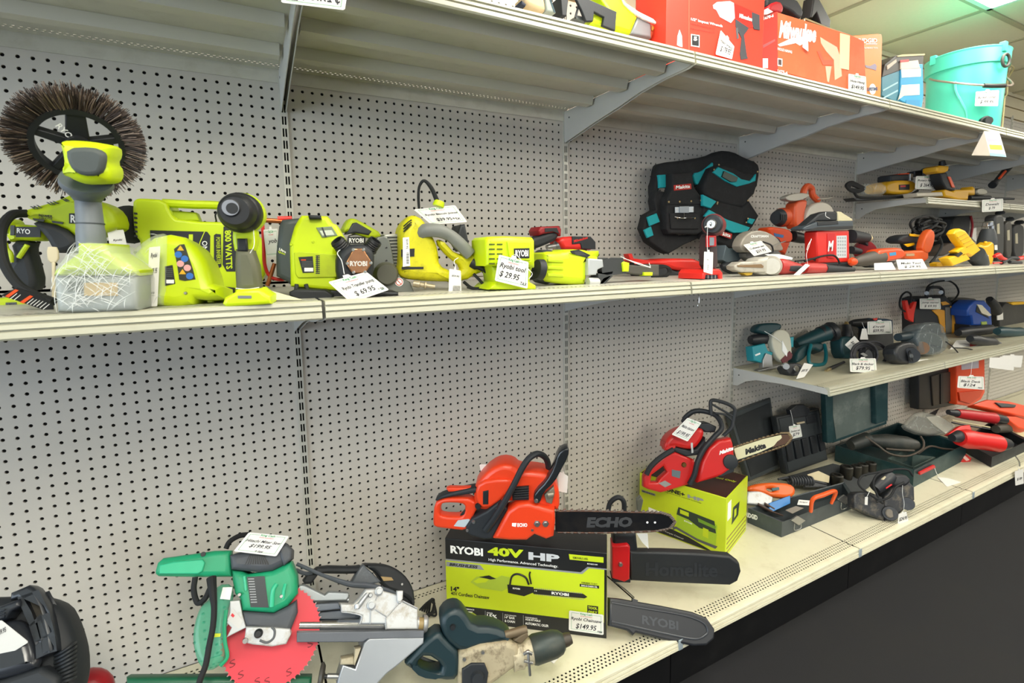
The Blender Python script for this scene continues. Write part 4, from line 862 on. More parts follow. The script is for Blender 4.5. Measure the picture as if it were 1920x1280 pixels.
# yellow impact driver
F = base(1560, 800, ZM, y=-.50)
t = Thing('impact_driver', 'yellow cordless driver lying on its side with dark nose down', 'drill', F.w(0, 0, -.04))
t.part('body', YEL, S(F, [(1490, 590), (1505, 565), (1530, 556), (1560, 568), (1600, 620), (1660, 690), (1600, 735), (1570, 720), (1540, 740), (1500, 700), (1545, 672), (1520, 640)], -.035, 0, .01, sm=0))
t.part('ridges', M('#c99a0a', .5), *[S(F, [(1510+i*18, 610+i*20), (1560+i*18, 585+i*20), (1563+i*18, 589+i*20), (1513+i*18, 615+i*20)], 0, .002, 0) for i in range(4)])
t.part('battery', YEL, S(F, [(1452, 742), (1555, 705), (1592, 748), (1482, 790)], -.04, 0, .006))
t.part('nose', DGREY, LP(F, (1615, 715), (1665, 785), [(0, 50), (.5, 46), (.9, 36), (1, 30)], da=-.03))
t.part('trigger', BLK, S(F, [(1500, 725), (1530, 700), (1545, 712), (1515, 735)], -.03, .003, .002))
# heat gun
F = base(1690, 795, ZM, y=-.40)
t = Thing('heat_gun', 'yellow and black heat gun upright with shiny chrome nozzle', 'heat gun', F.w(0, 0, -.04))
t.part('nozzle', CHROME, LP(F, (1698, 562), (1697, 516), [(0, 30), (.5, 30), (.55, 27), (.9, 25), (1, 25)], da=-.03))
t.part('barrel', DGREY, LP(F, (1688, 660), (1697, 560), [(0, 48), (.3, 48), (.8, 38), (1, 30)], da=-.03), (SPH(F.W(1680, 645, .0), .008), YEL))
t.part('handle', YEL, S(F, [(1640, 650), (1690, 668), (1735, 630), (1738, 700), (1730, 770), (1715, 790), (1680, 790), (1680, 720), (1650, 705)], -.05, .004, .008, sm=1), (S(F, [(1680, 735), (1700, 722), (1702, 760), (1684, 770)], .004, .006, 0), CARD))
t.part('yellow_clip', YEL, S(F, [(1376, 775), (1400, 765), (1440, 780), (1425, 800), (1385, 800)], -.03, 0, .003))
tagcard('narrow cream tag behind the heat gun handle', [(1736, 605), (1752, 605), (1756, 690), (1738, 690)], Fr(F.w(0, 0, -.02)), 0, [], header=False, tab=False)
# dark cases at the far end
F = base(1560, 760, ZM, y=-.14)
t = Thing('tool_case', 'tall black tool case behind the yellow driver', 'case', F.w(0, 0, -.05))
t.part('shell', BLK2, S(F, [(1480, 500), (1500, 480), (1592, 475), (1585, 560), (1560, 700), (1480, 690), (1460, 600)], -.1, 0, .01)); t.part('red_edge', M('#9a1c28', .5), TP(F, [(1590, 480, .005), (1600, 540, .005), (1590, 610, .005)], .006)); t.part('white_label', CARD, S(F, [(1600, 560), (1625, 550), (1625, 640), (1600, 620)], -.01, .004, 0)); t.part('handle', M('#5a4f48', .6), S(F, [(1380, 690), (1480, 640), (1520, 660), (1440, 725), (1390, 730)], -.04, .02, .008, sm=1))
spec = [((1742, 470, 1800, 700), '#2e2f30', 'black boxy tool right of the heat gun'), ((1805, 510, 1850, 690), '#3a3733', 'dark grey power tool standing at the far right, first of two'), ((1855, 530, 1925, 690), '#26272a', 'dark grey power tool standing at the far right edge')]
for (x0, y0, x1, y1), c_, lb in spec:
    F = base((x0+x1)/2, 790, ZM, y={1742: -.32, 1805: -.24, 1855: -.16}[x0])
    t = Thing('power_tool', lb, 'power tool', F.w(0, 0, -.03))
    t.part('body', M(c_, .5), S(F, [(x0, y0+30), (x0+10, y0), (x1-8, y0), (x1, y0+40), (x1-4, y1+60), (x0+4, y1+60)], -.05, 0, .01, sm=1)); t.part('top_cap', BLK2, LP(F, ((x0+x1)/2, y0-2), ((x0+x1)/2, y0-22), [(0, 22), (.5, 24), (1, 16)], da=-.04)); t.part('light_patch', M('#b0a890', .6), S(F, [(x0+12, y0+60), (x0+26, y0+55), (x0+28, y0+120), (x0+14, y0+120)], 0, .003, 0))
tagcard('slanted white tag between the dark tools at the far right end', [(1772, 480), (1812, 492), (1795, 560), (1762, 548)], Fr(F.w(0, 0, .03)), 0, [], header=False, tab=False)
F = base(1830, 788, ZM, y=-.48)
t = Thing('pruning_shears', 'small red handled clamp tool lying at the far right shelf end', 'hand tool', F.w(0, 0, 0))
t.part('red_handle', RED2, TP(F, [(1735, 730), (1760, 722), (1780, 740), (1812, 750)], [.007, .012, .010, .006]), TP(F, [(1730, 772), (1800, 768)], .004)); t.part('red_handle', RED2, TP(F, [(1880, 745), (1930, 735)], .010)); t.part('blades', BLK2, TP(F, [(1780, 770), (1840, 740), (1890, 745)], .009), TP(F, [(1830, 765), (1900, 770)], .008))
# ---------------------------------------------------------------- small raised shelf
crop(1560, 260, 4.9222)
F = Fr(atz(500, 575, Z2)+V((0, .03, 0)), 0)
F.P = V((F.P.x, -.20, Z2))
t = Thing('grinder', 'yellow corded grinder in clear plastic on the small raised shelf', 'grinder', F.w(0, 0, -.03))
t.part('body', M('#d4a012', .45), LP(F, (340, 470), (520, 445), [(0, 40), (.2, 50), (1, 52)], da=-.03), S(F, [(500, 420), (560, 385), (700, 380), (780, 395), (790, 450), (740, 505), (620, 515), (500, 500)], -.06, .0, .012, sm=1))
t.part('label', BLK2, S(F, [(622, 425), (716, 420), (716, 470), (624, 472)], 0, .003, 0), (S(F, [(632, 432), (680, 430), (680, 445), (632, 447)], .003, .0036, 0), REDM))
t.part('battery', BLK2, S(F, [(550, 340), (570, 330), (720, 322), (750, 330), (750, 385), (548, 390)], -.07, -.005, .008), (S(F, [(630, 322), (715, 315), (718, 326), (632, 330)], -.05, .0, .002), ORG), (S(F, [(726, 322), (752, 322), (752, 385), (726, 385)], -.05, .002, .002), STEEL))
g, st = wrap(F, [(300, 430), (360, 405), (500, 400), (520, 520), (340, 525), (300, 500)], -.05, .004, 8, 12)
t.part('plastic_wrap', FILM, *g, *[(q, FILM2) for q in st], kind='stuff')
t.part('cord', RUB, *[TP(F, [(130+i*10, 430+i*6), (180, 400+i*9), (250, 430+i*8), (300, 460), (240, 490-i*6), (170, 480-i*5)], .006, closed=True) for i in range(4)], TP(F, [(200, 480), (230, 530), (300, 545), (480, 540), (700, 520), (790, 480)], .006))
t.part('base_rail', BLK2, S(F, [(200, 545), (700, 520), (700, 545), (230, 575)], -.05, 0, .004))
t.part('lens', BLK, LP(F, (855, 305), (858, 305), [(0, 36), (1, 32)], da=-.03, db=0), S(F, [(770, 300), (820, 290), (960, 300), (990, 345), (770, 345)], -.05, -.01, .006))
tagcard('white price tag for 264 propped on the small raised shelf', [(775, 345), (1005, 342), (1000, 468), (766, 462)], Fr(F.w(0, 0, .03)), 0, [('Rotary hammer', .08, .55, .9, .2, 0), ('$ 264.95', .18, .14, .72, .3, 0)])
F = Fr(V((F.P.x+.15, -.285, Z2)), 0)
t = Thing('demolition_drill', 'yellow drill with upright black grip, on the small raised shelf beside the tag', 'drill', F.w(0, 0, -.03))
t.part('gear_case', M('#bdb5a4', .45), S(F, [(780, 500), (1020, 490), (1030, 530), (790, 535)], -.06, 0, .006))
t.part('body', M('#dba416', .45), S(F, [(1035, 475), (1060, 465), (1130, 490), (1135, 470), (1300, 465), (1310, 440), (1325, 450), (1325, 520), (1265, 515), (1260, 565), (1180, 570), (1045, 535)], -.06, 0, .01))
t.part('grip', BLK2, S(F, [(1005, 320), (1060, 310), (1080, 360), (1145, 480), (1060, 470), (1020, 400)], -.05, 0, .008), (S(F, [(1072, 350), (1095, 350), (1138, 450), (1112, 450)], 0, .004, .001), ORG))
t.part('battery', M('#dba416', .45), S(F, [(972, 300), (975, 260), (1000, 245), (1085, 250), (1075, 300), (1050, 312), (1000, 318)], -.06, .004, .008), (LP(F, (1018, 250), (1015, 205), [(0, 30), (.5, 26), (1, 22)], da=-.03), BLK))
t.part('shaft', BLK2, LP(F, (1262, 545), (1450, 545), [(0, 22), (1, 20)], da=-.03), LP(F, (1450, 552), (1675, 555), [(0, 12), (1, 10)], da=-.03))
t.part('side_handle', BLK2, LP(F, (1480, 430), (1650, 240), [(0, 32), (.1, 30), (.15, 20), (.8, 28), (1, 28)], da=-.01), (LP(F, (1640, 250), (1665, 225), [(0, 28), (1, 26)], da=-.01), ORG), (TP(F, [(1545, 365, .014), (1600, 300, .016)], .006), ORG))
t.part('disc_guard', M('#8f8c80', .4, .5), S(F, [(1340, 460), (1400, 450), (1440, 480), (1430, 520), (1340, 520)], -.03, 0, .006, sm=1))
tagcard('white tag hanging off the front of the small raised shelf', [(1385, 565), (1580, 552), (1578, 665), (1385, 678)], aty_(1480, 600, -.335), 0, [('Dewalt', .15, .5, .8, .2, 0), ('$ 79', .3, .15, .6, .25, 0)])
# tent sign clipped on the top shelf rail
crop(0, 0, 1)
F = aty_(1860, 270, -.60)
t = Thing('tent_sign', 'folded white tent sign with yellow and blue bars clipped to the top shelf rail', 'sign', F.w(0, 0, 0))
pa, pb, pc = F.W(1845, 246, 0), F.W(1822, 291, -.03), F.W(1857, 292, 0); pd, pe = F.W(1873, 246, 0), F.W(1887, 294, 0)
t.part('front_face', PLW, S(F, [(1845, 246), (1873, 246), (1887, 294), (1857, 292)], -.0008, 0, 0), (S(F, [(1855, 271), (1878, 272), (1880, 281), (1857, 280)], 0, .0005, 0), M('#e8dc2a', .5)), (S(F, [(1851, 259), (1875, 259), (1877, 265), (1852, 265)], 0, .0005, 0), M('#d9a8b8', .5)), (S(F, [(1856, 286), (1884, 289), (1887, 294), (1857, 292)], 0, .0005, 0), M('#8fc6d6', .5)))
t.part('side_face', M('#e6d8c6', .6), ([pa, pb, pc, pa+V((0, .0008, 0)), pb+V((0, .0008, 0)), pc+V((0, .0008, 0))], [(0, 1, 2), (3, 5, 4), (0, 3, 4, 1), (1, 4, 5, 2), (2, 5, 3, 0)]))
# ================================================================ things on the top shelf
crop(1200, 0, 2.6667)
def boxF(P, yaw): return Fr(P, yaw)
def carton(t, F, w, h, dep, mat, part='carton', bev=.002, **k):
    return t.part(part, mat, LB(F, 0, 0, w, h, -dep, 0, bev), **k)
# big red impact wrench carton: front bottom corner found behind the rail
ORB = M('#d8331c', .55, var=.04, dirt='#a02a18', da=.2); MILO = M('#e8643a', .6, var=.05, dirt='#c98258', da=.35, ds=5)
P0 = aty(128, 215, -.44); P0.z = ZT
P1 = aty(612, 330, -.50); P1.z = ZT
F = Fr(P0, math.degrees(math.atan2(-(P1.y-P0.y), P1.x-P0.x)))
w = (P1-P0).length
t = Thing('tool_carton', 'tall bright red carton printed with an impact wrench picture on the top shelf', 'box', F.w(w/2, 0, -.1))
bx = t.part('carton', ORB, LB(F, 0, 0, w, .36, -.16, 0, .002))
sx = w/484
t.part('print', PLW, TX(F, '1/2" Impact Wrench', (255, 105), (412, 140), (255, 88), .001, bold=.03), (TX(F, 'Llave de impacto de 1/2', (255, 125), (375, 152), (255, 112), .001), M('#8e1c14', .6)), (TX(F, 'Cle a percussion de 1/2', (255, 148), (372, 172), (255, 136), .001), M('#8e1c14', .6)),
       (S(F, [(256, 170), (298, 176), (298, 236), (256, 230)], .0, .001, 0), PLW), (S(F, [(260, 175), (294, 180), (294, 230), (260, 225)], .001, .0015, 0), BLK), (TX(F, '5', (268, 203), (286, 205), (268, 182), .0018, bold=.05), PLW), (S(F, [(243, 0), (247, 0), (247, 262), (243, 261)], 0, .0008, 0), M('#e8563c', .6)), sub=bx)
t.part('wrench_picture', M('#3c3c40', .5), (S(F, [(365, 25), (385, 10), (450, 5), (480, 20), (475, 90), (455, 115), (400, 85), (382, 50), (368, 42)], 0, .0012, 0), M('#b9bcc0', .4)), (S(F, [(470, 15), (560, 55), (590, 70), (595, 130), (540, 140), (475, 95)], 0, .0014, 0), RED2), S(F, [(478, 95), (545, 140), (520, 175), (535, 280), (540, 292), (505, 298), (500, 270), (508, 190), (478, 130)], 0, .0016, 0), S(F, [(560, 60), (598, 75), (600, 150), (570, 145), (560, 110)], 0, .002, 0), (S(F, [(480, 140), (490, 138), (494, 190), (486, 195)], 0, .0022, 0), GREY), (TX(F, 'Milwaukee', (496, 88), (560, 108), (496, 66), .002, shear=.2, bold=.03), PLW), (S(F, [(186, 225), (188, 180), (198, 148), (210, 180), (212, 235), (198, 232)], 0, .0012, 0), M('#cdd2d6', .4)), sub=bx)
tagcard('white price tag stuck low on the red impact wrench carton', [(404, 150), (472, 232), (460, 296), (378, 272)], F, .006, [('Impact wrench', .1, .55, .9, .16, 0), ('$179.95', .2, .15, .85, .3, 0)], header=False)
# lime jigsaw tool at left of it
crop(940, 0, 5.0526)
F = aty_(1100, 250, -.40); F.P.z = ZT
t = Thing('jigsaw', 'lime cordless saw with black slotted shoe plate lying on the top shelf', 'saw', F.w(0, 0, -.05))
t.part('shoe_plate', BLK2, S(F, [(565, -40), (640, -40), (620, 150), (578, 145)], -.05, 0, .002), S(F, [(690, -60), (800, -20), (1095, 110), (1080, 290), (960, 240), (975, 160), (880, 110), (870, 200), (805, 200), (760, 90)], -.01, 0, .002), TP(F, [(730, 60, -.01), (700, 170, -.01)], .003))
t.part('body', LIME, S(F, [(900, -60), (1140, -60), (1230, 60), (1298, 160), (1232, 318), (1080, 275), (1010, 240), (850, 220), (870, 120), (1000, 80)], -.08, -.012, .01))
t.part('nose', M('#7b7d80', .4), S(F, [(1298, 155), (1420, 215), (1425, 360), (1228, 318)], -.075, -.014, .006), (S(F, [(1425, 225), (1462, 250), (1430, 362), (1408, 356)], -.07, -.02, .004), M('#b0482a', .5)), (S(F, [(1435, 235), (1455, 262), (1440, 290), (1428, 280)], -.02, -.016, .002), M('#c9852a', .5)))
t.part('clear_label', CARD, S(F, [(1130, -40), (1180, 30), (1300, 110), (1440, 180), (1490, 232), (1350, 180), (1240, 110), (1165, 40)], -.014, -.008, 0))
t.part('motor', M('#555a5a', .4), S(F, [(680, 170), (730, 140), (800, 160), (800, 215), (730, 190)], -.05, -.015, .004), LP(F, (770, 110), (790, 200), [(0, 20), (1, 14)], da=-.015))
F = aty_(350, 20, -.42)
t = Thing('work_glove', 'pale leather and dark cuffed item at the near end of the top shelf', 'glove', V((F.P.x, F.P.y, ZT)))
t.part('palm', M('#cdb48c', .8), S(F, [(200, -60), (400, -60), (430, 60), (420, 110), (330, 90), (230, 40)], -.05, 0, .01, sm=1)); t.part('cuff', M('#9aa29a', .8), S(F, [(410, -60), (450, -60), (520, 120), (430, 105)], -.05, .002, .004), (S(F, [(440, -60), (450, -60), (515, 120), (500, 118)], .002, .003, 0), M('#2a4450', .7)), (S(F, [(195, 0), (240, 40), (230, 60), (190, 40)], -.04, .002, .003), M('#23283a', .7)))
# milwaukee carton
crop(1200, 0, 2.6667)
P0 = aty(685, 350, -.47); P0.z = ZT
P1 = aty(1040, 445, -.535); P1.z = ZT
F = Fr(P0, math.degrees(math.atan2(-(P1.y-P0.y), P1.x-P0.x)))
w = (P1-P0).length
Fl = Fr(P0, math.degrees(math.atan2(-(P1.y-P0.y), P1.x-P0.x))+55)
t = Thing('tool_carton', 'wide orange carton with white script lettering beside the tall red carton', 'box', F.w(w/2, 0, -.1))
hl = F.l(685, 62, 0)[1]
xr = F.l(1122, 200, 0)[0]
bx = t.part('carton', MILO, S(F, [(685, 60), (1050, 172), (1122, 205), (1132, 470), (1040, 450), (685, 352)], -.12, 0, .002))
t.part('red_end', M('#d5382c', .55), S(F, [(612, 110), (670, 62), (688, 58), (690, 354), (612, 345)], -.10, .0008, 0.0005), (TX(F, '1678-6', (618, 100), (668, 85), (618, 84), .0015, bold=.03), PLW), (B(F, 614, 292, 640, 340, .0008, .0015, 0), PLW), (S(F, [(615, 225), (675, 195), (676, 205), (616, 240)], .0008, .0013, 0), M('#a9585a', .5)), sub=bx)
t.part('print', PLW, TX(F, 'Milwaukee', (694, 190), (880, 215), (694, 100), .001, shear=.3, bold=.045), S(F, [(690, 222), (770, 185), (790, 200), (885, 182), (800, 228), (780, 215), (700, 232)], 0, .001, 0), TX(F, 'HOLE HAWG', (688, 250), (760, 268), (688, 236), .001, bold=.03), S(F, [(688, 290), (712, 294), (712, 332), (688, 328)], 0, .001, 0), TX(F, '1675-6', (688, 362), (738, 374), (688, 346), .001, bold=.03), (S(F, [(692, 296), (708, 299), (708, 326), (692, 323)], .001, .0014, 0), M('#4a3a36', .5)), sub=bx)
t.part('drill_picture', M('#b9b49a', .5), (S(F, [(902, 185), (925, 200), (985, 235), (1000, 280), (1010, 380), (975, 400), (970, 300), (930, 255), (905, 215)], 0, .001, 0), M('#c4b79a', .5)), (S(F, [(885, 255), (900, 255), (920, 300), (965, 300), (965, 325), (915, 325)], 0, .0013, 0), M('#d8583a', .5)), S(F, [(928, 330), (958, 332), (945, 410), (938, 408)], 0, .0015, 0), (S(F, [(1002, 165), (1050, 178), (1045, 350), (1000, 340)], 0, .0017, 0), M('#e8d8a4', .5)), sub=bx)
tagcard('white price tag taped at lower right of the wide orange carton', [(1042, 368), (1130, 382), (1134, 470), (1042, 452)], F, .004, [('Hole Hawg', .1, .5, .9, .18, 0), ('$149.95', .15, .14, .85, .26, 0)])
tagcard('small white tag hanging across the middle of the orange carton lettering', [(822, 160), (840, 166), (842, 258), (812, 235)], F, .008, [], header=False, tab=False, string=[(830, 165, .001), (826, 120, .0), (822, 95, -.01)])
# tool on top of the milwaukee carton
F2 = Fr(F.w(0, 0, -.05), 0)
t = Thing('drill_tool', 'black drill with red collar lying on top of the wide orange carton', 'drill', F2.W(800, 120, 0))
t.part('body', BLK2, S(F2, [(640, -20), (780, -20), (822, 50), (815, 88), (790, 92), (760, 60), (700, 30), (640, 40)], -.07, 0, .01, sm=1)); t.part('red_collar', M('#a81c24', .45), S(F2, [(645, 60), (650, 15), (700, 0), (722, 30), (715, 68), (680, 60)], -.06, .006, .008, sm=1), (S(F2, [(615, 75), (640, 40), (668, 58), (640, 72)], -.03, .01, .002), CARD))
t.part('belt_clip', BLK, S(F2, [(872, -20), (890, -20), (955, 100), (950, 142), (905, 125), (885, 60), (862, 90), (855, 85)], -.04, 0, .004))
t.part('tan_plate', M('#9c8c60', .6), S(F2, [(830, 88), (945, 135), (1050, 172), (1040, 180), (830, 100)], -.05, .0, .002))
# orange ridgid card
F = aty_(1150, 440, -.50, 4)
t = Thing('tool_carton', 'narrow upright amber box behind the wide orange carton', 'box', V((F.P.x, F.P.y-.0, ZT)))
bx = t.part('carton', M('#ee8412', .5, var=.04), S(F, [(1050, 178), (1190, 168), (1208, 172), (1212, 190), (1204, 488), (1100, 470)], -.04, 0, .002))
t.part('print', PLW, TX(F, 'RIDGID', (1092, 216), (1186, 214), (1092, 192), .001, bold=.04), B(F, 1130, 217, 1186, 222, 0, .001, 0), TX(F, 'FASTENING TOOL', (1120, 244), (1190, 243), (1120, 236), .001, bold=.03), (S(F, [(1125, 325), (1150, 330), (1175, 318), (1184, 330), (1180, 352), (1160, 345), (1130, 338)], 0, .001, 0), M('#8a7a94', .5)), LP(F, (1162, 446), (1162, 446), [(0, 26), (1, 26)], 24, da=0, db=.001), (TX(F, 'LIFETIME', (1136, 455), (1188, 452), (1136, 438), .0015, bold=.05), M('#28406a', .5)), sub=bx)
# blue black box
F = aty_(1370, 500, -.47, 3)
t = Thing('tool_carton', 'blue and black opened box with white labels between orange box and bucket', 'box', V((F.P.x, F.P.y, ZT)))
bx = t.part('carton', M('#2c96c4', .5, var=.06), S(F, [(1304, 355), (1310, 320), (1415, 320), (1418, 480), (1408, 545), (1395, 545), (1300, 500)], -.10, 0, .002))
t.part('side', M('#3e7f92', .5, dirt='#2c5260', da=.4), S(F, [(1210, 400), (1210, 385), (1304, 340), (1310, 520), (1210, 478)], -.14, -.004, .002), *[(S(F, [(1215, y+18), (1290, y-22), (1290, y-14), (1215, y+26)], -.004, -.002, 0), M('#9cc4cc', .5)) for y in (430, 470)], sub=bx)
t.part('dark_top', M('#3a332e', .55), S(F, [(1210, 385), (1225, 320), (1285, 275), (1420, 272), (1416, 325), (1306, 350)], -.13, -.002, .002), (S(F, [(1284, 280), (1310, 272), (1425, 268), (1424, 276), (1290, 284)], -.002, .0, 0), M('#c8ba86', .6)), (S(F, [(1235, 328), (1282, 295), (1284, 310), (1238, 348)], -.002, .001, 0), M('#b8ac9c', .6)), (S(F, [(1305, 310), (1390, 300), (1400, 340), (1305, 345)], -.002, .002, 0), M('#d6c6b4', .6)), (S(F, [(1302, 300), (1345, 296), (1345, 308), (1302, 312)], .002, .003, 0), REDM), sub=bx)
t.part('label', CARD, S(F, [(1306, 345), (1405, 342), (1405, 382), (1310, 388)], 0, .001, 0), (S(F, [(1310, 425), (1398, 420), (1398, 474), (1320, 478), (1290, 500), (1300, 470)], 0, .001, 0), M('#e6d9bc', .6)), (B(F, 1330, 500, 1400, 530, 0, .001, 0), M('#2f86b4', .5)), sub=bx)
# turquoise bucket cooler
AQ = M('#52d0b4', .35, var=.03)
Pb = aty(1606, 640, -.36); Pb.z = ZT
F = Fr(Pb, 0)
t = Thing('bucket_cooler', 'turquoise bucket cooler with bail handle and black drain plug on top shelf', 'bucket', Pb)
pc = F.W(1632, 300, 0); hh = pc.z-ZT+.0
rb = rad(140, Pb); rt = rad(156, Pb)
ax = V((Pb.x, Pb.y, ZT))
wall = t.part('pail', AQ, L(ax, ax+V((0, 0, hh)), [(0, rb*.96), (.02, rb), (.84, rt*.965), (.845, rt*1.02), (1.0, rt*1.03), (1.0, rt*.9), (.9, rt*.88), (.05, rb*.9)], 64))
lid = t.part('lid', AQ, L(ax+V((0, 0, hh)), ax+V((0, 0, hh+.012)), [(0, rt*1.03), (.6, rt*1.05), (1, rt*1.0), (1, .001)], 64))
def cyl_pt(a, z, k=1.0): r = (rb+(rt-rb)*z/hh)*k; return ax+V((r*math.sin(a), -r*math.cos(a), z))
t.part('latch', AQ, *[WB(cyl_pt(a, hh, 1.0).x-.012, cyl_pt(a, hh, 1.0).y-.012, ZT+hh-.02, cyl_pt(a, hh, 1.0).x+.012, cyl_pt(a, hh, 1.0).y+.01, ZT+hh+.022, .003) for a in (-.28, -2.1)], sub=lid)
q = cyl_pt(-.28, hh*.84, 1.12); qt = V((math.cos(-.28), math.sin(-.28), 0))
t.part('rubber_latch_ring', M('#3c3a34', .5), T([q+qt*(.020*math.cos(k*math.pi/4))+V((0, 0, .026*math.sin(k*math.pi/4))) for k in range(8)], .006, 4, 10, True))
bp = [cyl_pt(a, z, k) for a, z, k in ((-2.2, hh*.80, 1.03), (-1.9, hh*.74, 1.12), (-1.5, hh*.66, 1.18), (-1.15, hh*.6, 1.2), (-.8, hh*.56, 1.2), (-.45, hh*.545, 1.2), (.0, hh*.57, 1.18), (.5, hh*.66, 1.12), (.9, hh*.80, 1.03))]
hb = t.part('bail', M('#a5958a', .3, .7), T(bp, .0045, 5, 10))
t.part('grip', M('#2c2a28', .5), T([cyl_pt(a, z, 1.2) for a, z in ((-.82, hh*.56), (-.6, hh*.548), (-.3, hh*.55))], .0095, 5, 12), sub=hb)
q = cyl_pt(-.62, hh*.16, 1.0)
t.part('drain_plug', BLK, L(q, q+V((-.018, -.026, 0)), [(0, .022), (.5, .024), (.55, .018), (1, .016)]))
t.part('swoosh_relief', AQ, T([cyl_pt(a, hh*z, 1.0) for a, z in ((-1.45, .68), (-1.4, .55), (-1.25, .42), (-1.1, .28), (-1.08, .12))], .006, 5, 8))
q1 = F.l(1680, 455, rb*1.1); 
tagcard('white price tag hanging on the turquoise bucket cooler', [(1680, 458), (1796, 450), (1790, 530), (1674, 530)], Fr(ax+V((-rt*.62, -rt*1.0, 0)), 30), 0, [('Bucket cooler', .1, .5, .9, .18, 0), ('$ 99.95', .2, .14, .8, .26, 0)])
F = Fr(ax+V((.3, .1, 0)), 0)
t = Thing('wire_basket', 'small cream wire frame standing right behind the turquoise bucket', 'rack', F.w(0, 0, 0))
t.part('frame', M('#c8bd8c', .4, .3), TP(F, [(1825, 315), (1868, 340), (1840, 395), (1835, 470), (1815, 480), (1830, 390), (1825, 315)], .004), TP(F, [(1838, 330), (1850, 345), (1828, 400)], .003), T([F.W(1825, 480, 0), V((F.W(1825, 480, 0).x, F.W(1825, 480, 0).y, ZT))], .004))
# hanging tag at the very top left
crop(480, 0, 2.5946)
F = aty_(270, 30, -.60, 0)
tagcard('large white tag hanging from the top shelf rail, cropped by the upper frame edge', [(455, -95), (160, -125), (120, 12), (432, 50)][::1], F, 0, [('$ 29.95', .1, .15, .6, .35, 0), ('+ tax', .65, .12, .92, .2, 0)], tab=False)
# ================================================================ base shelf, left: black machine, mitre saw, rotary hammer
crop(0, 1080, 6.4)
BLUEBLK = M('#23272e', .35, var=.25, dirt='#4c5560', da=.4, ds=12)
F = aty_(500, 700, -.30, 10, 36)
t = Thing('compressor', 'bulky black ribbed plastic machine at bottom left with cream card on it', 'machine', V((F.P.x, -.3, ZB)))
bd = t.part('body', BLK2, S(F, [(-400, 250), (110, 240), (300, 230), (500, 250), (700, 335), (790, 500), (860, 700), (905, 900), (910, 1180), (850, 1400), (-400, 1500)], -.10, -.02, .02, sm=1))
t.part('side_cap', BLK2, LP(F, (880, 800), (935, 810), [(0, 110), (.5, 100), (1, 70)], da=-.1), sub=bd)
t.part('cooling_fins', BLK2, *[TP(F, [(660, 950+i*46, -.018), (760, 900+i*46, -.008), (860, 830+i*50, -.012), (905, 790+i*52, -.03)], .0032) for i in range(9)], sub=bd)
t.part('front_frame', BLUEBLK, S(F, [(120, 195), (230, 150), (340, 102), (400, 135), (440, 185), (520, 330), (570, 480), (620, 700), (640, 900), (560, 940), (470, 980), (440, 800), (390, 620), (330, 450), (240, 300), (200, 260), (110, 290)], -.03, .012, .006, holes=[[(270, 270), (430, 210), (545, 440), (470, 495), (390, 545), (340, 440)], [(400, 590), (460, 530), (515, 730), (460, 770)], [(490, 510), (555, 485), (605, 690), (540, 725)], [(470, 800), (525, 765), (545, 900), (480, 930)], [(545, 755), (610, 715), (630, 870), (560, 890)]]))
t.part('frame_backing', M('#3b372f', .6, dirt='#6d6552', da=.5, ds=30), S(F, [(270, 250), (430, 200), (560, 450), (640, 880), (480, 940), (390, 600)], -.03, -.012, 0))
t.part('upper_ledge', BLUEBLK, S(F, [(-300, 480), (-100, 390), (60, 330), (220, 268), (240, 310), (235, 360), (120, 420), (70, 500), (-80, 560), (-300, 640)], -.02, .02, .006), *[TP(F, [(-100, 470+i*40, .02), (0, 420+i*40, .022), (60, 400+i*40, .022)], .0018) for i in range(3)])
t.part('dust_bin', M('#2a2d33', .22, var=.2), S(F, [(-300, 640), (60, 530), (230, 520), (330, 640), (400, 800), (455, 1080), (250, 1170), (0, 1240), (-300, 1300)], -.02, .016, .02, sm=1))
t.part('lower_panel', BLK2, S(F, [(-300, 1300), (0, 1240), (455, 1090), (500, 1080), (700, 1200), (690, 1400), (-300, 1500)], -.05, .01, .01))
tagcard('cream price card lying on the black machine at the bottom left corner', [(-120, 560), (20, 530), (345, 790), (-120, 1080)], Fr(F.w(0, 0, .03), 10), 0, [('$ 49.95', .3, .6, .75, .15, 0)], tab=False, header=False)
F = aty_(1050, 1200, -.2, 0)
t = Thing('air_tank', 'red rounded tank top just showing behind the black machine', 'tank', V((F.P.x, -.2, ZB)))
t.part('tank', M('#9c1620', .35), SPH(F.W(1020, 1420, 0), rad(290, F.P), 1, 1, .8, F))
# ---- mitre saw
crop(280, 980, 3.3103)
HG = M('#1c9a6c', .42, var=.08, dirt='#3a6a58', da=.2, ds=20); HG2 = M('#2fb587', .4, var=.06)
HGD = M('#464a50', .55, var=.1, dirt='#5f5a52', da=.3)
ALU = M('#b4b7ba', .38, .55, var=.08, dirt='#8a7d66', da=.5, ds=22); ALUC = M('#c3c5c6', .45, .3, var=.05, dirt='#8f7a52', da=.6, ds=30)
F = aty_(700, 700, -.34, 5, 30)
t = Thing('mitre_saw', 'green sliding mitre saw with round red blade and silver rails', 'saw', V((F.P.x+.1, -.3, ZB)))
hd = t.part('motor_housing', HG, S(F, [(508, 292), (570, 300), (610, 318), (770, 292), (830, 262), (880, 235), (915, 330), (922, 440), (860, 515), (770, 562), (572, 548), (560, 472), (528, 440), (512, 360)], -.14, .004, .014))
t.part('housing_ribs', HG2, TP(F, [(790, 380, .004), (768, 420, .008), (760, 520, .006)], .005), TP(F, [(845, 380, .004), (835, 420, .008), (830, 470, .004)], .004), TP(F, [(590, 330, .004), (600, 420, .006)], .003), sub=hd)
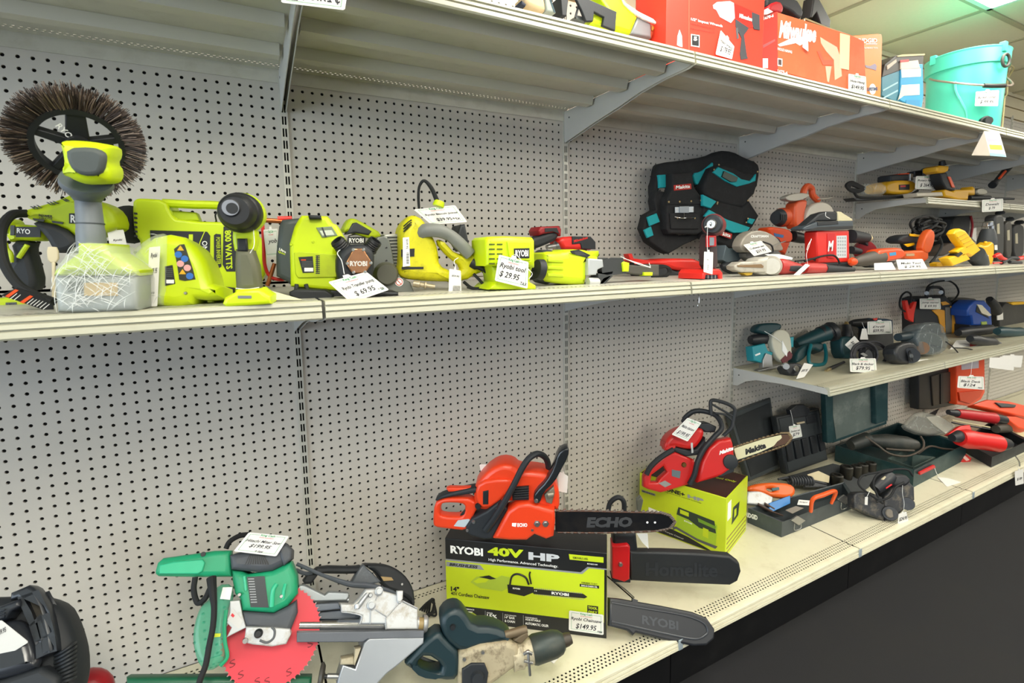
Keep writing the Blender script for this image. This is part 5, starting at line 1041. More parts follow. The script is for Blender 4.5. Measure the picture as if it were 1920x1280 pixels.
cp = t.part('motor_cap', HGD, S(F, [(495, 200), (540, 185), (700, 150), (845, 122), (886, 165), (884, 222), (835, 262), (760, 298), (680, 308), (580, 298), (505, 290)], -.15, .01, .014), S(F, [(800, 150), (850, 130), (888, 165), (884, 225), (835, 265), (815, 220)], 0, .018, .006))
t.part('fan_slots', BLK, *[S(F, [(592+i*16, 255-abs(4.5-i)*-1.5), (598+i*16, 255), (625+i*9.5, 200), (622+i*9.5, 198)], .009, .0115, 0) for i in range(10)], sub=cp)
t.part('rating_plate', M('#2e3236', .4), S(F, [(605, 335), (715, 330), (740, 525), (628, 522)], .004, .006, 0), *[(S(F, [(612+i*2, 345+i*16), (650+i*2, 344+i*16), (651+i*2, 350+i*16), (613+i*2, 351+i*16)], .006, .0064, 0), M('#9a9ea0', .5)) for i in range(10)], sub=hd)
for x, y in ((820, 455), (560, 445)): t.part('housing_screw', STEEL, LP(F, (x, y), (x, y), [(0, 12), (1, 9)], 14, da=.004, db=.010), sub=hd)
t.part('gear_case', HGD, S(F, [(572, 548), (770, 562), (865, 515), (915, 480), (920, 560), (880, 660), (860, 690), (600, 655), (582, 620)], -.13, .002, .01))
t.part('blade_bracket', ALUC, S(F, [(600, 645), (760, 648), (872, 658), (880, 690), (850, 752), (760, 768), (640, 755), (586, 742), (590, 715)], -.03, .012, .003))
t.part('arbor_bolt', BLK, LP(F, (678, 685), (678, 685), [(0, 26), (.7, 24), (1, 16)], 18, da=.012, db=.024))
t.part('curved_slot', GREY, TP(F, [(685, 728, .012), (730, 742, .012), (770, 715, .012), (778, 670, .012), (760, 645, .012)], .0026))
t.part('pivot_bolt', STEEL, LP(F, (597, 730), (597, 730), [(0, 18), (1, 14)], 14, da=.01, db=.02))
t.part('handle', HG, S(F, [(30, 300), (45, 248), (80, 218), (340, 182), (400, 172), (505, 170), (508, 335), (330, 337), (50, 332), (32, 318)], -.05, .0, .012), (S(F, [(60, 262), (150, 240), (330, 225), (345, 245), (330, 300), (300, 318), (60, 316)], 0, .006, .004), HG2), (LP(F, (335, 194), (335, 194), [(0, 14), (1, 14)], 16, da=0, db=.003), BLK))
# blade
Fb = Fr(F.w(0, 0, -.03), 5, 30)
cx, cy = Fb.l(765, 700, 0); R = Fb.l(765+312, 700, 0)[0]-cx
nt = 60; op = []
for i in range(nt):
    a = 2*math.pi*i/nt
    for da, k in ((0, 1.0), (.012, .995), (.022, .955), (.06, .945), (.085, .955)): op.append((cx+R*k*math.cos(a+da), cy+R*k*math.sin(a+da)))
bl = t.part('blade', M('#d83c48', .42, var=.04), S(Fb, op, -.0012, .0012, 0, local=True, seg=0), label='round red toothed blade')
t.part('expansion_slots', M('#7a1c24', .6), *[TX(Fb, 'S', (cx+R*.82*math.cos(a)-.006, cy+R*.82*math.sin(a)-.007), (cx+R*.82*math.cos(a)+.006, cy+R*.82*math.sin(a)-.004), (cx+R*.82*math.cos(a)-.007, cy+R*.82*math.sin(a)+.007), .0013, local=True) for a in (-2.75, -2.4, -1.95, -1.72, -1.2, -.45)], sub=bl)
t.part('carbide_tips', STEEL, *[S(Fb, [(cx+R*k*math.cos(a+d_), cy+R*k*math.sin(a+d_)) for k, d_ in ((1.002, -.002), (1.0, .012), (.965, .014), (.97, 0))], -.0016, .0016, 0, local=True) for a in [2*math.pi*i/nt for i in range(nt)]], sub=bl, kind='stuff')
# guard
GG = M('#3fae88', .12, var=.05, alpha=.5)
t.part('blade_guard', GG, S(F, [(322, 510), (372, 468), (420, 385), (510, 380), (520, 478), (482, 530), (470, 700), (484, 830), (440, 885), (372, 928), (308, 900), (272, 800), (262, 690), (290, 570)], -.03, .0, .012, sm=1), label='see-through green blade guard')
t.part('guard_edge', HG, TP(F, [(478, 540, .0), (466, 640, .002), (470, 740, .002), (484, 830, .0), (440, 888, 0)], .004), (S(F, [(398, 686), (444, 686), (440, 706), (400, 710)], 0, .002, 0), M('#c8d024', .5)))
t.part('silver_bracket', ALUC, S(F, [(500, 485), (560, 480), (575, 560), (600, 650), (540, 680), (478, 712), (510, 650), (480, 620), (500, 560)], -.03, .003, .002), (S(F, [(455, 400), (515, 398), (500, 478), (438, 472)], -.02, .006, .001), PLW), (S(F, [(520, 530), (578, 608), (556, 658), (485, 600)], .003, .004, 0), M('#c9c7c4', .5)), (S(F, [(515, 560), (530, 575), (520, 588), (505, 574)], .004, .0046, 0), REDT))
t.part('base', M('#155a3e', .4, var=.1, dirt='#0e3a28', da=.4), S(F, [(-150, 960), (480, 955), (1010, 955), (1000, 1100), (-150, 1100)], -.1, -.05, .01))
t.part('cord', RUB, TP(F, [(385, 340, .01), (392, 420, .02), (402, 520, .024), (395, 640, .026), (372, 760, .028), (350, 880, .03), (315, 975, .032), (285, 1080, .03)], [.010, .0085, .006, .006, .006, .006, .006, .006]), TP(F, [(285, 335, 0), (276, 420, .0), (300, 495, .004), (345, 470, .01), (378, 405, .012)], .006), TP(F, [(475, 160, -.03), (500, 115, -.03), (560, 80, -.04), (620, 72, -.05)], .006))
crop(560, 1040, 5.3333)
F2 = Fr(F.w(0, 0, .0), 5, 30)
t.part('slide_tube', CHROME, LP(F2, (10, 700), (880, 700), [(0, 56), (1, 56)], da=-.04))
t.part('slide_tube', M('#9aa0a4', .35, .6), LP(F2, (60, 440), (500, 450), [(0, 22), (1, 22)], da=-.06), S(F2, [(0, 300), (60, 300), (180, 360), (260, 400), (300, 365), (500, 380), (505, 420), (480, 460), (40, 475), (0, 470)], -.1, -.05, .004))
t.part('cross_bar', M('#5a6069', .4, .3), S(F2, [(10, 500), (400, 478), (425, 540), (10, 585)], -.08, -.03, .003), S(F2, [(10, 590), (420, 548), (620, 600), (610, 640), (10, 650)], -.09, -.05, .003))
ar = t.part('slide_arm', ALUC, S(F2, [(545, 490), (600, 440), (675, 345), (790, 340), (860, 365), (990, 400), (1040, 458), (1192, 535), (1195, 745), (872, 748), (868, 690), (610, 690), (630, 610), (520, 582), (425, 572), (420, 490)], -.05, -.012, .004))
t.part('arm_ribs', ALU, *[TP(F2, q, .0016) for q in ([(430, 572, -.012), (525, 582, -.01), (628, 612, -.01), (612, 690, -.01)], [(722, 545, -.01), (714, 690, -.01)], [(770, 545, -.01), (885, 618, -.01)], [(885, 612, -.01), (1002, 480, -.01)], [(770, 455, -.01), (800, 390, -.01)], [(872, 625, -.01), (872, 745, -.01)], [(1040, 460, -.01), (1190, 535, -.01)])], sub=ar)
for x, y, r_ in ((725, 500, 44), (800, 360, 40), (1004, 460, 22), (715, 400, 22)):
    t.part('boss', ALU, LP(F2, (x, y), (x, y), [(0, r_), (.6, r_), (.7, r_*.7), (1, r_*.65)], 22, da=-.012, db=.0), sub=ar)
t.part('tube_clamp', ALU, LP(F2, (880, 685), (1195, 685), [(0, 62), (1, 62)], da=-.036), (LP(F2, (1195, 690), (1240, 690), [(0, 56), (1, 60)], da=-.036), M('#a08a5c', .5)), LP(F2, (1240, 690), (1285, 690), [(0, 82), (.6, 82), (1, 70)], da=-.036))
t.part('arm_tab', ALUC, S(F2, [(985, 360), (1045, 358), (1042, 440), (1020, 470), (985, 465)], -.02, .002, .002))
t.part('lock_lever', ALU, LP(F2, (585, 525), (690, 385), [(0, 22), (.1, 26), (.9, 20), (1, 14)], da=.0), LP(F2, (580, 490), (585, 530), [(0, 22), (1, 28)], da=.002))
t.part('rail_cover', M('#5b5f66', .4, .3, dirt='#45484d', da=.4), S(F2, [(-20, 772), (700, 764), (1255, 755), (1252, 830), (690, 842), (640, 872), (-20, 874)], -.06, .004, .002))
t.part('turntable_plate', M('#969ba1', .35, .55, var=.05), S(F2, [(705, 834), (1252, 826), (1250, 884), (1000, 1098), (880, 1190), (780, 1300), (380, 1300), (440, 1095), (565, 1138), (655, 880)], -.10, .006, .003))
t.part('knob', M('#a99f86', .6, dirt='#7b6f55', da=.6, ds=60), S(F2, [(425, 1040), (550, 1015), (560, 1100), (415, 1100)], -.04, .01, .004), S(F2, [(565, 940), (625, 930), (560, 1110), (550, 1060)], -.04, .012, .002))
t.part('lock_shaft', STEEL, LP(F2, (285, 1215), (400, 1215), [(0, 28), (1, 28)], da=-.02), (LP(F2, (255, 1215), (285, 1215), [(0, 20), (1, 20)], da=-.02), BLK), (LP(F2, (205, 1200), (255, 1200), [(0, 100), (.5, 112), (1, 80)], da=-.05), M('#4a463f', .5, .3)))
tagcard('white price card reading 199.95 lying tilted on the green mitre saw', [(560+0, 1040), (560, 1040), (560, 1040), (560, 1040)], F, 0, []) if False else None
crop(280, 980, 3.3103)
tagcard('white price card reading 199.95 lying tilted on the green mitre saw', [(618, 58), (868, 82), (788, 208), (522, 176)], Fr(F.w(0, 0, .026), 5, 30), 0,
        [('Hitachi Miter Saw', .08, .54, .92, .14, 0), ('$199.95', .25, .26, .75, .2, 0), ('+ tax', .45, .08, .65, .1, 0)], tab=False)
# black belt guard tool behind the mitre saw
crop(560, 1040, 5.3333)
F = aty_(700, 300, -.2, 0, 25)
t = Thing('dust_hood', 'curved black guard and grey hose standing behind the silver mitre saw rails', 'saw part', V((F.P.x, -.2, ZB)))
t.part('hood', BLK2, S(F, [(850, 330), (800, 200), (700, 130), (640, 92), (860, 96), (960, 125), (1060, 195), (1130, 290), (1165, 400), (1165, 540), (1110, 440), (1000, 380)], -.06, 0, .008, sm=1), S(F, [(620, 700), (800, 330), (1120, 420), (1165, 560), (1160, 1000), (620, 1000)], -.06, -.02, .004))
t.part('grip', BLK2, S(F, [(120, 180), (210, 108), (560, 118), (640, 100), (620, 175), (560, 195), (220, 190)], -.04, .004, .012, sm=1), S(F, [(40, 260), (90, 190), (200, 195), (130, 290), (60, 295)], -.03, .0, .006))
t.part('funnel', M('#50565e', .35, dirt='#8a93a0', da=.3, ds=30), S(F, [(520, 275), (625, 110), (650, 95), (830, 270), (700, 310), (560, 300)], -.02, .008, .006))
t.part('hose', M('#4b525c', .5), TP(F, [(-20, 90, .03), (120, 150, .03), (260, 210, .03), (500, 290, .035), (700, 310, .035), (900, 360, .03), (980, 400, .02)], [.0045, .0045, .0045, .007, .008, .006, .005]), TP(F, [(-30, 150, .0), (60, 185, .0), (140, 180, .0)], .005))
t.part('wooden_insert', M('#a98f62', .6), S(F, [(820, 215), (930, 225), (950, 255), (850, 262)], 0, .004, .001), (LP(F, (1032, 292), (1032, 292), [(0, 12), (1, 10)], 12, da=0, db=.004), STEEL))
crop(740, 820, 2.7824)
F = atz(150, 960, ZB)
t = Thing('cord_bundle', 'small twisted bundle of black cord between mitre saw and chainsaw box', 'cord', F)
Fc = Fr(F)
t.part('cord', RUB, *[TP(Fc, [(130+i*12, 900+i*4, .0), (170+i*6, 860-i*5, .004), (205+i*3, 845+i*20, .008), (190-i*4, 920, .006), (150+i*4, 940-i*4, .0)], .003) for i in range(5)])
# ---- rotary hammer
F = Fr(atz(700, 1250, ZB), 16, 14)
nearer(F, .05)
DT = M('#152b31', .42, var=.15, dirt='#12262a', da=.3)
t = Thing('rotary_hammer', 'dark teal and dirty cream rotary hammer lying in front of the chainsaw box', 'hammer drill', F.w(-.1, 0, -.08))
t.part('motor_housing', DT, S(F, [(230, 960), (270, 905), (330, 890), (370, 920), (412, 990), (520, 990), (605, 1030), (625, 1060), (450, 1100), (345, 1130), (260, 1060)], -.09, -.01, .014, sm=1), (LP(F, (302, 985), (302, 985), [(0, 16), (1, 12)], 14, da=-.012, db=-.004), BLK))
t.part('handle', DT, S(F, [(160, 1060), (230, 1010), (270, 1060), (345, 1130), (335, 1270), (250, 1275), (150, 1245), (60, 1200), (48, 1180), (95, 1130)], -.07, -.008, .012, sm=1, holes=[[(110, 1185), (165, 1135), (250, 1190), (235, 1235), (150, 1225)]]))
t.part('gear_case', M('#a3977c', .55, var=.15, dirt='#4a3c2a', da=.85, ds=40), S(F, [(335, 1140), (345, 1125), (450, 1085), (590, 1068), (640, 1085), (655, 1130), (650, 1190), (600, 1225), (500, 1300), (330, 1300)], -.09, 0, .012))
t.part('mode_knob', BLK2, S(F, [(352, 1210), (400, 1180), (470, 1180), (490, 1230), (480, 1300), (352, 1300)], -.01, .006, .003), LP(F, (430, 1250), (430, 1250), [(0, 34), (1, 28)], 20, da=.006, db=.016))
t.part('collar', M('#b8ad92', .5, .1, dirt='#5a4a34', da=.7, ds=50), LP(F, (610, 1140), (740, 1105), [(0, 72), (.2, 66), (.4, 70), (.45, 60), (1, 62)], da=-.03))
t.part('chuck', M('#2f3a38', .45, .2, dirt='#5c5648', da=.4), LP(F, (715, 1110), (880, 1062), [(0, 66), (.1, 72), (.7, 66), (.9, 56), (1, 40)], da=-.03), (LP(F, (870, 1064), (920, 1045), [(0, 34), (.6, 32), (1, 26)], da=-.03), M('#3c352b', .5)))
t.part('side_rod', M('#6b5d48', .5, .3), LP(F, (575, 1030), (690, 1000), [(0, 20), (.9, 22), (1, 18)], da=-.02), S(F, [(620, 1060), (690, 1010), (700, 1040), (660, 1080)], -.05, -.01, .004))
t.part('wing_bolt', STEEL, TP(F, [(695, 1108, .03), (700, 1170, .032), (706, 1240, .03)], .0035), TP(F, [(672, 1130, .032), (695, 1118, .034), (715, 1128, .032)], .004), TP(F, [(675, 1165, .032), (720, 1175, .032)], .0035))
for x, y in ((460, 1118), (364, 1155)): t.part('screw', STEEL, LP(F, (x, y), (x, y), [(0, 11), (1, 8)], 12, da=-.001, db=.004))
tagcard('white tag lying under the chuck of the rotary hammer', [(790, 1150), (912, 1068), (880, 1120), (830, 1178)], Fr(atz(840, 1160, ZB+.002), 0, 88), 0, [], header=False, tab=False)
# ================================================================ 40V chainsaw carton
RY = M('#c3d51c', .45, var=.03); KB = M('#17181a', .4, var=.1)
def carton_from(BL, BR, BRb, TR, name, label, cat='box'):
    """carton standing on the base shelf: ground corners in pixels give its place, width and depth"""
    P0 = atz(*BL, ZB); P1 = atz(*BR, ZB)
    yaw = math.degrees(math.atan2(-(P1.y-P0.y), P1.x-P0.x))
    F = Fr(P0, yaw); w = (P1-P0).length
    dep = -(atz(*BRb, ZB)-P1).dot(F.n)
    h = F.l(*TR, 0)[1]
    t = Thing(name, label, cat, F.w(w/2, 0, -dep/2))
    return t, F, w, h, dep
t, F, w, h, dep = carton_from((275, 948), (1105, 1050), (1128, 1003), (1100, 603), 'chainsaw_carton', 'black and lime carton printed with a chainsaw picture, below the orange chainsaw')
dep = max(.10, min(dep, .2))
CB = (F, w, h, dep)
E40 = .0009
bx = t.part('carton', KB, LB(F, 0, 0, w, h, -dep, 0, .002))
def q(x, y): return (w*x, h*y)   # face coordinates 0..1
def face(pts, m, z=.0006): return (S(F, [q(*p) for p in pts], 0, z, 0, local=True), m)
def ft(s, x0, y0, x1, y1, m=PLW, z=.0014, sh=0, b=.02, dy=0): return (TX(F, s, q(x0, y0), q(x1, y0+dy), q(x0, y1), z, shear=sh, bold=b, local=True), m)
SILV = M('#9da0a4', .4, .3)
t.part('front_print', RY, face([(0, .19), (.985, .19), (.985, .81), (.89, .81), (.85, .745), (0, .745)], RY)[0],
       face([(0, .735), (.855, .735), (.895, .81), (1, .81), (1, .822), (.885, .822), (.845, .752), (0, .752)], SILV, .0010),
       ft('RYOBI', .035, .83, .245, .925, b=.04), ft('40V', .275, .85, .5, .955, RY, b=.05), ft('HP', .53, .845, .72, .935, M('#c6c8cb', .4), b=.05),
       ft('High Performance. Advanced Technology.', .28, .775, .71, .815, b=.01, z=.0016),
       face([(.005, .665), (.25, .665), (.225, .72), (.005, .72)], SILV, .0012), ft('BRUSHLESS', .025, .675, .21, .71, BLK, sh=.2, b=.04),
       ft('14"', .03, .365, .085, .425, BLK, b=.04), ft('40V Cordless Chainsaw', .03, .315, .28, .36, BLK, b=.02),
       face([(.78, .89), (.98, .89), (.98, .95), (.775, .95)], RY, .0010), ft('REMOVABLE LABEL', .80, .905, .89, .93, BLK, b=.01),
       face([(.84, .62), (.955, .62), (.955, .655), (.84, .655)], RY, .0010), face([(.84, .585), (.955, .585), (.955, .618), (.84, .618)], KB, .0010), ft('BAR & CHAIN OIL', .85, .592, .945, .612, b=.02), ft('REMEMBER TO BUY', .85, .627, .945, .645, BLK, b=.01),
       face([(.885, .275), (.95, .275), (.95, .375), (.885, .375)], KB, .0010), ft('TOOL', .89, .335, .945, .365, RY, b=.04), ft('ONLY', .89, .287, .945, .317, RY, b=.04),
       ft('15%', .262, .085, .325, .135, b=.02), ft('POWER', .262, .14, .30, .155), ft('14" BAR', .375, .105, .44, .135), ft('& CHAIN', .375, .06, .44, .09), ft('CUT CAPACITY', .375, .14, .45, .155), ft('ADJUSTABLE', .505, .105, .60, .135), ft('AUTOMATIC OILER', .505, .06, .65, .09), ft('CONVENIENCE', .505, .14, .58, .155), ft('HIGH PERFORMANCE', .05, .155, .18, .172), ft('ADVANCED TECHNOLOGY', .07, .125, .17, .14),
       *[face([(x, .05), (x+.002, .05), (x+.002, .165), (x, .165)], SILV, .001) for x in (.25, .362, .492)], ft('RY405100', .885, .855, .945, .87, b=.02), sub=bx)
t.part('saw_picture', KB, face([(.395, .52), (.56, .52), (.56, .46), (.5, .40), (.4, .42)], KB, .0016)[0],
       face([(.16, .50), (.20, .575), (.28, .60), (.33, .585), (.36, .62), (.41, .61), (.42, .50), (.36, .43), (.22, .44)], M('#a9c03a', .45), .0014),
       face([(.18, .515), (.215, .56), (.285, .57), (.26, .52), (.2, .495)], RY, .0018), face([(.215, .575), (.28, .605), (.325, .575), (.29, .56)], KB, .0020),
       (T([F.w(*q(.41, .50), .002), F.w(*q(.425, .62), .002), F.w(*q(.46, .66), .002), F.w(*q(.51, .63), .002), F.w(*q(.53, .55), .002)], .0028), KB), (T([F.w(*q(.545, .56), .002), F.w(*q(.535, .66), .002), F.w(*q(.54, .70), .002)], .0025), KB),
       face([(.54, .50), (.86, .505), (.885, .475), (.87, .455), (.56, .44)], KB, .0018), *[face([(x, .445-.0), (x+.006, .445), (x+.004, .432), (x+.001, .432)], SILV, .0018) for x in [.57+.012*i for i in range(25)]], *[face([(x, .505), (x+.006, .505), (x+.005, .517), (x+.002, .517)], SILV, .0018) for x in [.57+.012*i for i in range(24)]],
       ft('RYOBI', .67, .462, .775, .495, z=.0022, b=.04), ft('RYOBI', .43, .475, .475, .495, z=.0022, b=.04), ft('14', .565, .475, .58, .49, z=.0022), sub=bx)
t.part('battery_picture', M('#8c9a30', .4, var=.5, vs=300), face([(.12, .11), (.15, .135), (.175, .12), (.205, .085), (.2, .06), (.175, .045), (.14, .07)], M('#8c9a30', .4, var=.5, vs=300), .0012)[0], sub=bx)
t.part('side_print', RY, S(Fr(F.w(w, 0, 0), n=F.ex, up=(0, 0, 1)), [(.004, h*.1), (dep-.004, h*.1), (dep-.004, h*.93), (.004, h*.93)], 0, .0006, 0, local=True), sub=bx)
tagcard('white price card reading 149.95 taped on the black and lime chainsaw carton', [(910, 902), (1090, 925), (1090, 1030), (908, 1005)], F, .004, [('Ryobi Chainsaw', .06, .52, .95, .2, 0), ('$149.95', .2, .12, .8, .3, 0), ('+tax', .82, .08, .97, .12, 0)], tab=False)
# ---- orange chainsaw on the carton
ztop = ZB+h
yawc = math.degrees(math.atan2(-F.n.x, -F.n.y))
F = Fr(CB[0].w(w*.6, h, -.006), 30)
OR2 = M('#e2401c', .35, var=.05, dirt='#a83818', da=.15)
t = Thing('chainsaw', 'orange petrol chainsaw with black bar sitting on the black and lime carton', 'chainsaw', CB[0].w(w*.45, h, -.07))
t.part('rear_handle', OR2, S(F, [(198, 440), (206, 345), (240, 325), (270, 318), (375, 318), (410, 330), (440, 360), (415, 400), (400, 440), (378, 490), (270, 478), (205, 470)], -.05, -.012, .007, sm=1, holes=[[(232, 405), (240, 350), (270, 342), (350, 345), (372, 365), (355, 410), (330, 418), (255, 415)]]), (S(F, [(308, 462), (330, 432), (388, 425), (395, 435), (365, 468)], -.012, -.0105, 0), M('#b8c2c8', .5)))
t.part('handle_grip', BLK2, S(F, [(206, 336), (225, 312), (285, 290), (390, 268), (430, 262), (432, 290), (380, 300), (290, 312), (240, 325)], -.045, -.008, .006, sm=1))
t.part('throttle_lock', OR2, S(F, [(268, 268), (285, 262), (350, 264), (410, 262), (410, 285), (280, 285)], -.035, -.014, .004))
t.part('trigger', BLK, S(F, [(340, 410), (375, 370), (395, 340), (410, 365), (400, 392), (370, 405)], -.03, -.014, .003))
en = t.part('engine_cover', OR2, S(F, [(413, 345), (412, 270), (440, 225), (500, 165), (560, 140), (620, 150), (650, 180), (700, 178), (760, 185), (815, 200), (840, 240), (860, 290), (862, 380), (830, 385), (700, 350), (600, 330), (520, 380), (460, 385), (425, 370)], -.10, -.012, .014, sm=1), S(F, [(415, 300), (440, 230), (560, 215), (640, 230), (520, 365), (440, 372)], -.02, -.002, .008, sm=1))
t.part('vent_grille', BLK, *[TP(F, [(622, 268+i*12, .0), (700, 262+i*12, .0)], .0022) for i in range(5)], S(F, [(610, 262), (700, 255), (700, 325), (615, 328)], -.01, -.002, .001), sub=en)
t.part('black_slot', BLK, S(F, [(460, 282), (490, 275), (488, 350), (460, 350)], -.004, .0, .002), (LP(F, (435, 357), (435, 357), [(0, 17), (1, 13)], 18, da=-.004, db=.002), BLK), sub=en)
t.part('front_handle', BLK2, TP(F, [(475, 480, .0), (520, 420, .01), (570, 340, .02), (620, 250, .024), (665, 160, .02), (705, 105, .01), (750, 85, -.01), (790, 110, -.04), (805, 170, -.06), (800, 210, -.07)], [.011, .0105, .0095, .009, .009, .009, .009, .009, .009, .009]))
t.part('frame', BLK2, S(F, [(370, 470), (400, 425), (480, 385), (550, 330), (590, 380), (560, 430), (512, 530), (470, 535), (400, 515), (375, 500)], -.06, .0, .006), (LP(F, (556, 350), (556, 350), [(0, 18), (1, 14)], 16, da=0, db=.006), BLK), (LP(F, (412, 440), (412, 440), [(0, 10), (1, 7)], 12, da=0, db=.004), STEEL), (LP(F, (536, 374), (536, 374), [(0, 9), (1, 7)], 12, da=0, db=.004), STEEL), (LP(F, (379, 484), (379, 484), [(0, 8), (1, 6)], 12, da=0, db=.004), STEEL))
t.part('hand_guard', M('#202326', .2, var=.2), S(F, [(722, 320), (735, 285), (790, 230), (830, 160), (850, 85), (880, 60), (910, 55), (908, 100), (870, 170), (835, 235), (775, 290), (760, 345), (735, 345)], -.03, .012, .005, sm=1), (LP(F, (738, 330), (738, 330), [(0, 12), (1, 9)], 12, da=.012, db=.016), STEEL))
cc = t.part('clutch_cover', OR2, S(F, [(512, 530), (560, 440), (590, 385), (640, 350), (700, 345), (800, 375), (835, 385), (838, 440), (830, 520), (790, 535), (730, 510), (690, 540), (600, 540), (520, 532)], -.05, .012, .010), (TX(F, 'ECHO', (640, 466), (692, 466), (640, 446), .0125, bold=.05), PLW), (S(F, [(612, 446), (636, 446), (632, 466), (612, 462)], .012, .0125, 0), PLW))
for x, y in ((743, 447), (787, 447)): t.part('bar_nut', STEEL, LP(F, (x, y), (x, y), [(0, 18), (.3, 18), (.35, 12), (1, 12)], 6, da=.010, db=.020), sub=cc)
t.part('bar_screw', STEEL, LP(F, (718, 480), (718, 480), [(0, 8), (1, 6)], 12, da=.010, db=.015), sub=cc)
br = t.part('guide_bar', M('#17181b', .3, .2, dirt='#38322c', da=.4), S(F, [(838, 388), (1000, 388), (1300, 395), (1390, 400), (1430, 412), (1455, 440), (1430, 470), (1360, 482), (1100, 492), (838, 490)], -.012, -.008, 0), (TX(F, 'ECHO', (1000, 470), (1240, 468), (1000, 415), -.0076, bold=.06, shear=.1), M('#4c4d4f', .4, .3)), *[(LP(F, (x, 443), (x, 443), [(0, 6), (1, 5)], 12, da=-.008, db=-.007), PLW) for x in (1318, 1358)])
pts = [(850, 384), (1000, 384), (1150, 388), (1300, 391), (1390, 396), (1438, 412), (1462, 440), (1438, 470), (1370, 486), (1200, 494), (1000, 496), (850, 494)]
t.part('chain', M('#4a3026', .5, .4, dirt='#8a6a50', da=.4, ds=80), TP(F, [(a, b, -.010) for a, b in pts], .0028, 6, 6))
teeth = []
for i in range(len(pts)-1):
    for k in range(4):
        f_ = k/4; x = pts[i][0]*(1-f_)+pts[i+1][0]*f_; y = pts[i][1]*(1-f_)+pts[i+1][1]*f_; s_ = -1 if y < 440 else 1
        teeth.append(S(F, [(x-9, y), (x+9, y), (x+5, y+8*s_), (x-4, y+5*s_)], -.014, -.006, .0005))
t.part('chain_teeth', M('#8c8078', .4, .6), *teeth, kind='stuff')
t.part('muffler', M('#8c8474', .4, .5), S(F, [(780, 300), (830, 255), (836, 290), (820, 350), (790, 340)], -.05, -.002, .004), LP(F, (800, 300), (830, 295), [(0, 18), (1, 12)], da=.0))
tagcard('blank white tag hanging behind the orange chainsaw hand guard', [(855, 175), (905, 200), (900, 290), (855, 280)], Fr(F.w(0, 0, -.06), 22), 0, [], header=False)
tagcard('white card tucked behind the orange chainsaw engine cover', [(442, 140), (560, 140), (560, 205), (455, 210)], Fr(F.w(0, 0, -.11), 22), 0, [('RUS', .05, .1, .5, .3, 0)], header=False, tab=False)
# ---- scabbards and the red saw behind
F = Fr(atz(1170, 770, ZB)+V((0, -.03, 0)), 12, 0)
F = nearer(Fr(atz(1500, 790, ZB), 32), .04)
t = Thing('chainsaw', 'red chainsaw behind the cartons with long plain black bar cover on its bar', 'chainsaw', F.W(1200, 750, -.02))
sc = t.part('bar_cover', M('#202224', .55, var=.12, bump=.2), S(F, [(1228, 598), (1400, 600), (1600, 608), (1750, 622), (1800, 660), (1808, 700), (1790, 750), (1750, 772), (1500, 762), (1232, 748)], -.03, .0, .006), (TX(F, 'Homelite', (1310, 722), (1685, 728), (1310, 650), .0008, bold=.03, depth=.0005), M('#2c2e31', .4)))
t.part('clutch_cover', REDM, S(F, [(1135, 570), (1215, 562), (1228, 575), (1226, 740), (1200, 755), (1135, 735)], -.05, .006, .004), (LP(F, (1178, 660), (1178, 660), [(0, 13), (1, 10)], 6, da=.006, db=.012), STEEL))
t.part('bar_mount', BLK2, S(F, [(1130, 735), (1232, 740), (1230, 758), (1140, 755)], -.04, .002, .002))
t.part('engine', BLK2, S(F, [(1140, 500), (1260, 500), (1270, 600), (1140, 600)], -.08, -.01, .01)); t.part('front_handle', BLK2, TP(F, [(1110, 400, -.06), (1125, 340, -.06), (1165, 312, -.06), (1195, 335, -.06), (1198, 400, -.06), (1210, 470, -.05)], .008)); t.part('hand_guard', M('#5a5c52', .4), S(F, [(1262, 330), (1285, 310), (1298, 330), (1285, 390), (1266, 390)], -.05, -.03, .003))
t.part('bent_tool', M('#4a4a40', .5), TP(F, [(1150, 755, 0), (1200, 790, .004), (1250, 835, .01)], .002))
tagcard('white paper slip with red border behind the orange chainsaw bar tip', [(1262, 500), (1320, 500), (1325, 580), (1290, 545)], Fr(F.w(0, 0, -.02), 20), 0, [], header=False, tab=False)
F = Fr(atz(1550, 1090, ZB)+V((-.0, .0, 0)), 16)
F = Fr(atz(1300, 1040, ZB+.02), 16, 30)
t = Thing('bar_cover', 'long black rimmed bar cover jutting over the base shelf edge, lower of the two', 'bar cover', F.W(1300, 1000, 0))
t.part('cover', M('#24262a', .4, var=.12), S(F, [(1122, 836), (1180, 842), (1400, 880), (1560, 912), (1630, 940), (1672, 1000), (1670, 1050), (1630, 1085), (1560, 1088), (1400, 1055), (1260, 1020), (1245, 1035), (1220, 1010), (1122, 985)], -.025, .0, .006), S(F, [(1240, 838), (1270, 848), (1268, 870), (1240, 862)], -.01, -.002, .001))
t.part('raised_rim', M('#33363b', .35), TP(F, [(1130, 960, .001), (1400, 1020, .001), (1560, 1050, .001), (1620, 1030, .001), (1632, 1000, .001), (1600, 960, .001), (1500, 925, .001), (1300, 890, .001), (1130, 860, .001)], .003, 6, 8))
t.part('lettering', M('#3a3d42', .35), TX(F, 'RYOBI', (1290, 972), (1480, 1005), (1290, 925), .0008, bold=.03))
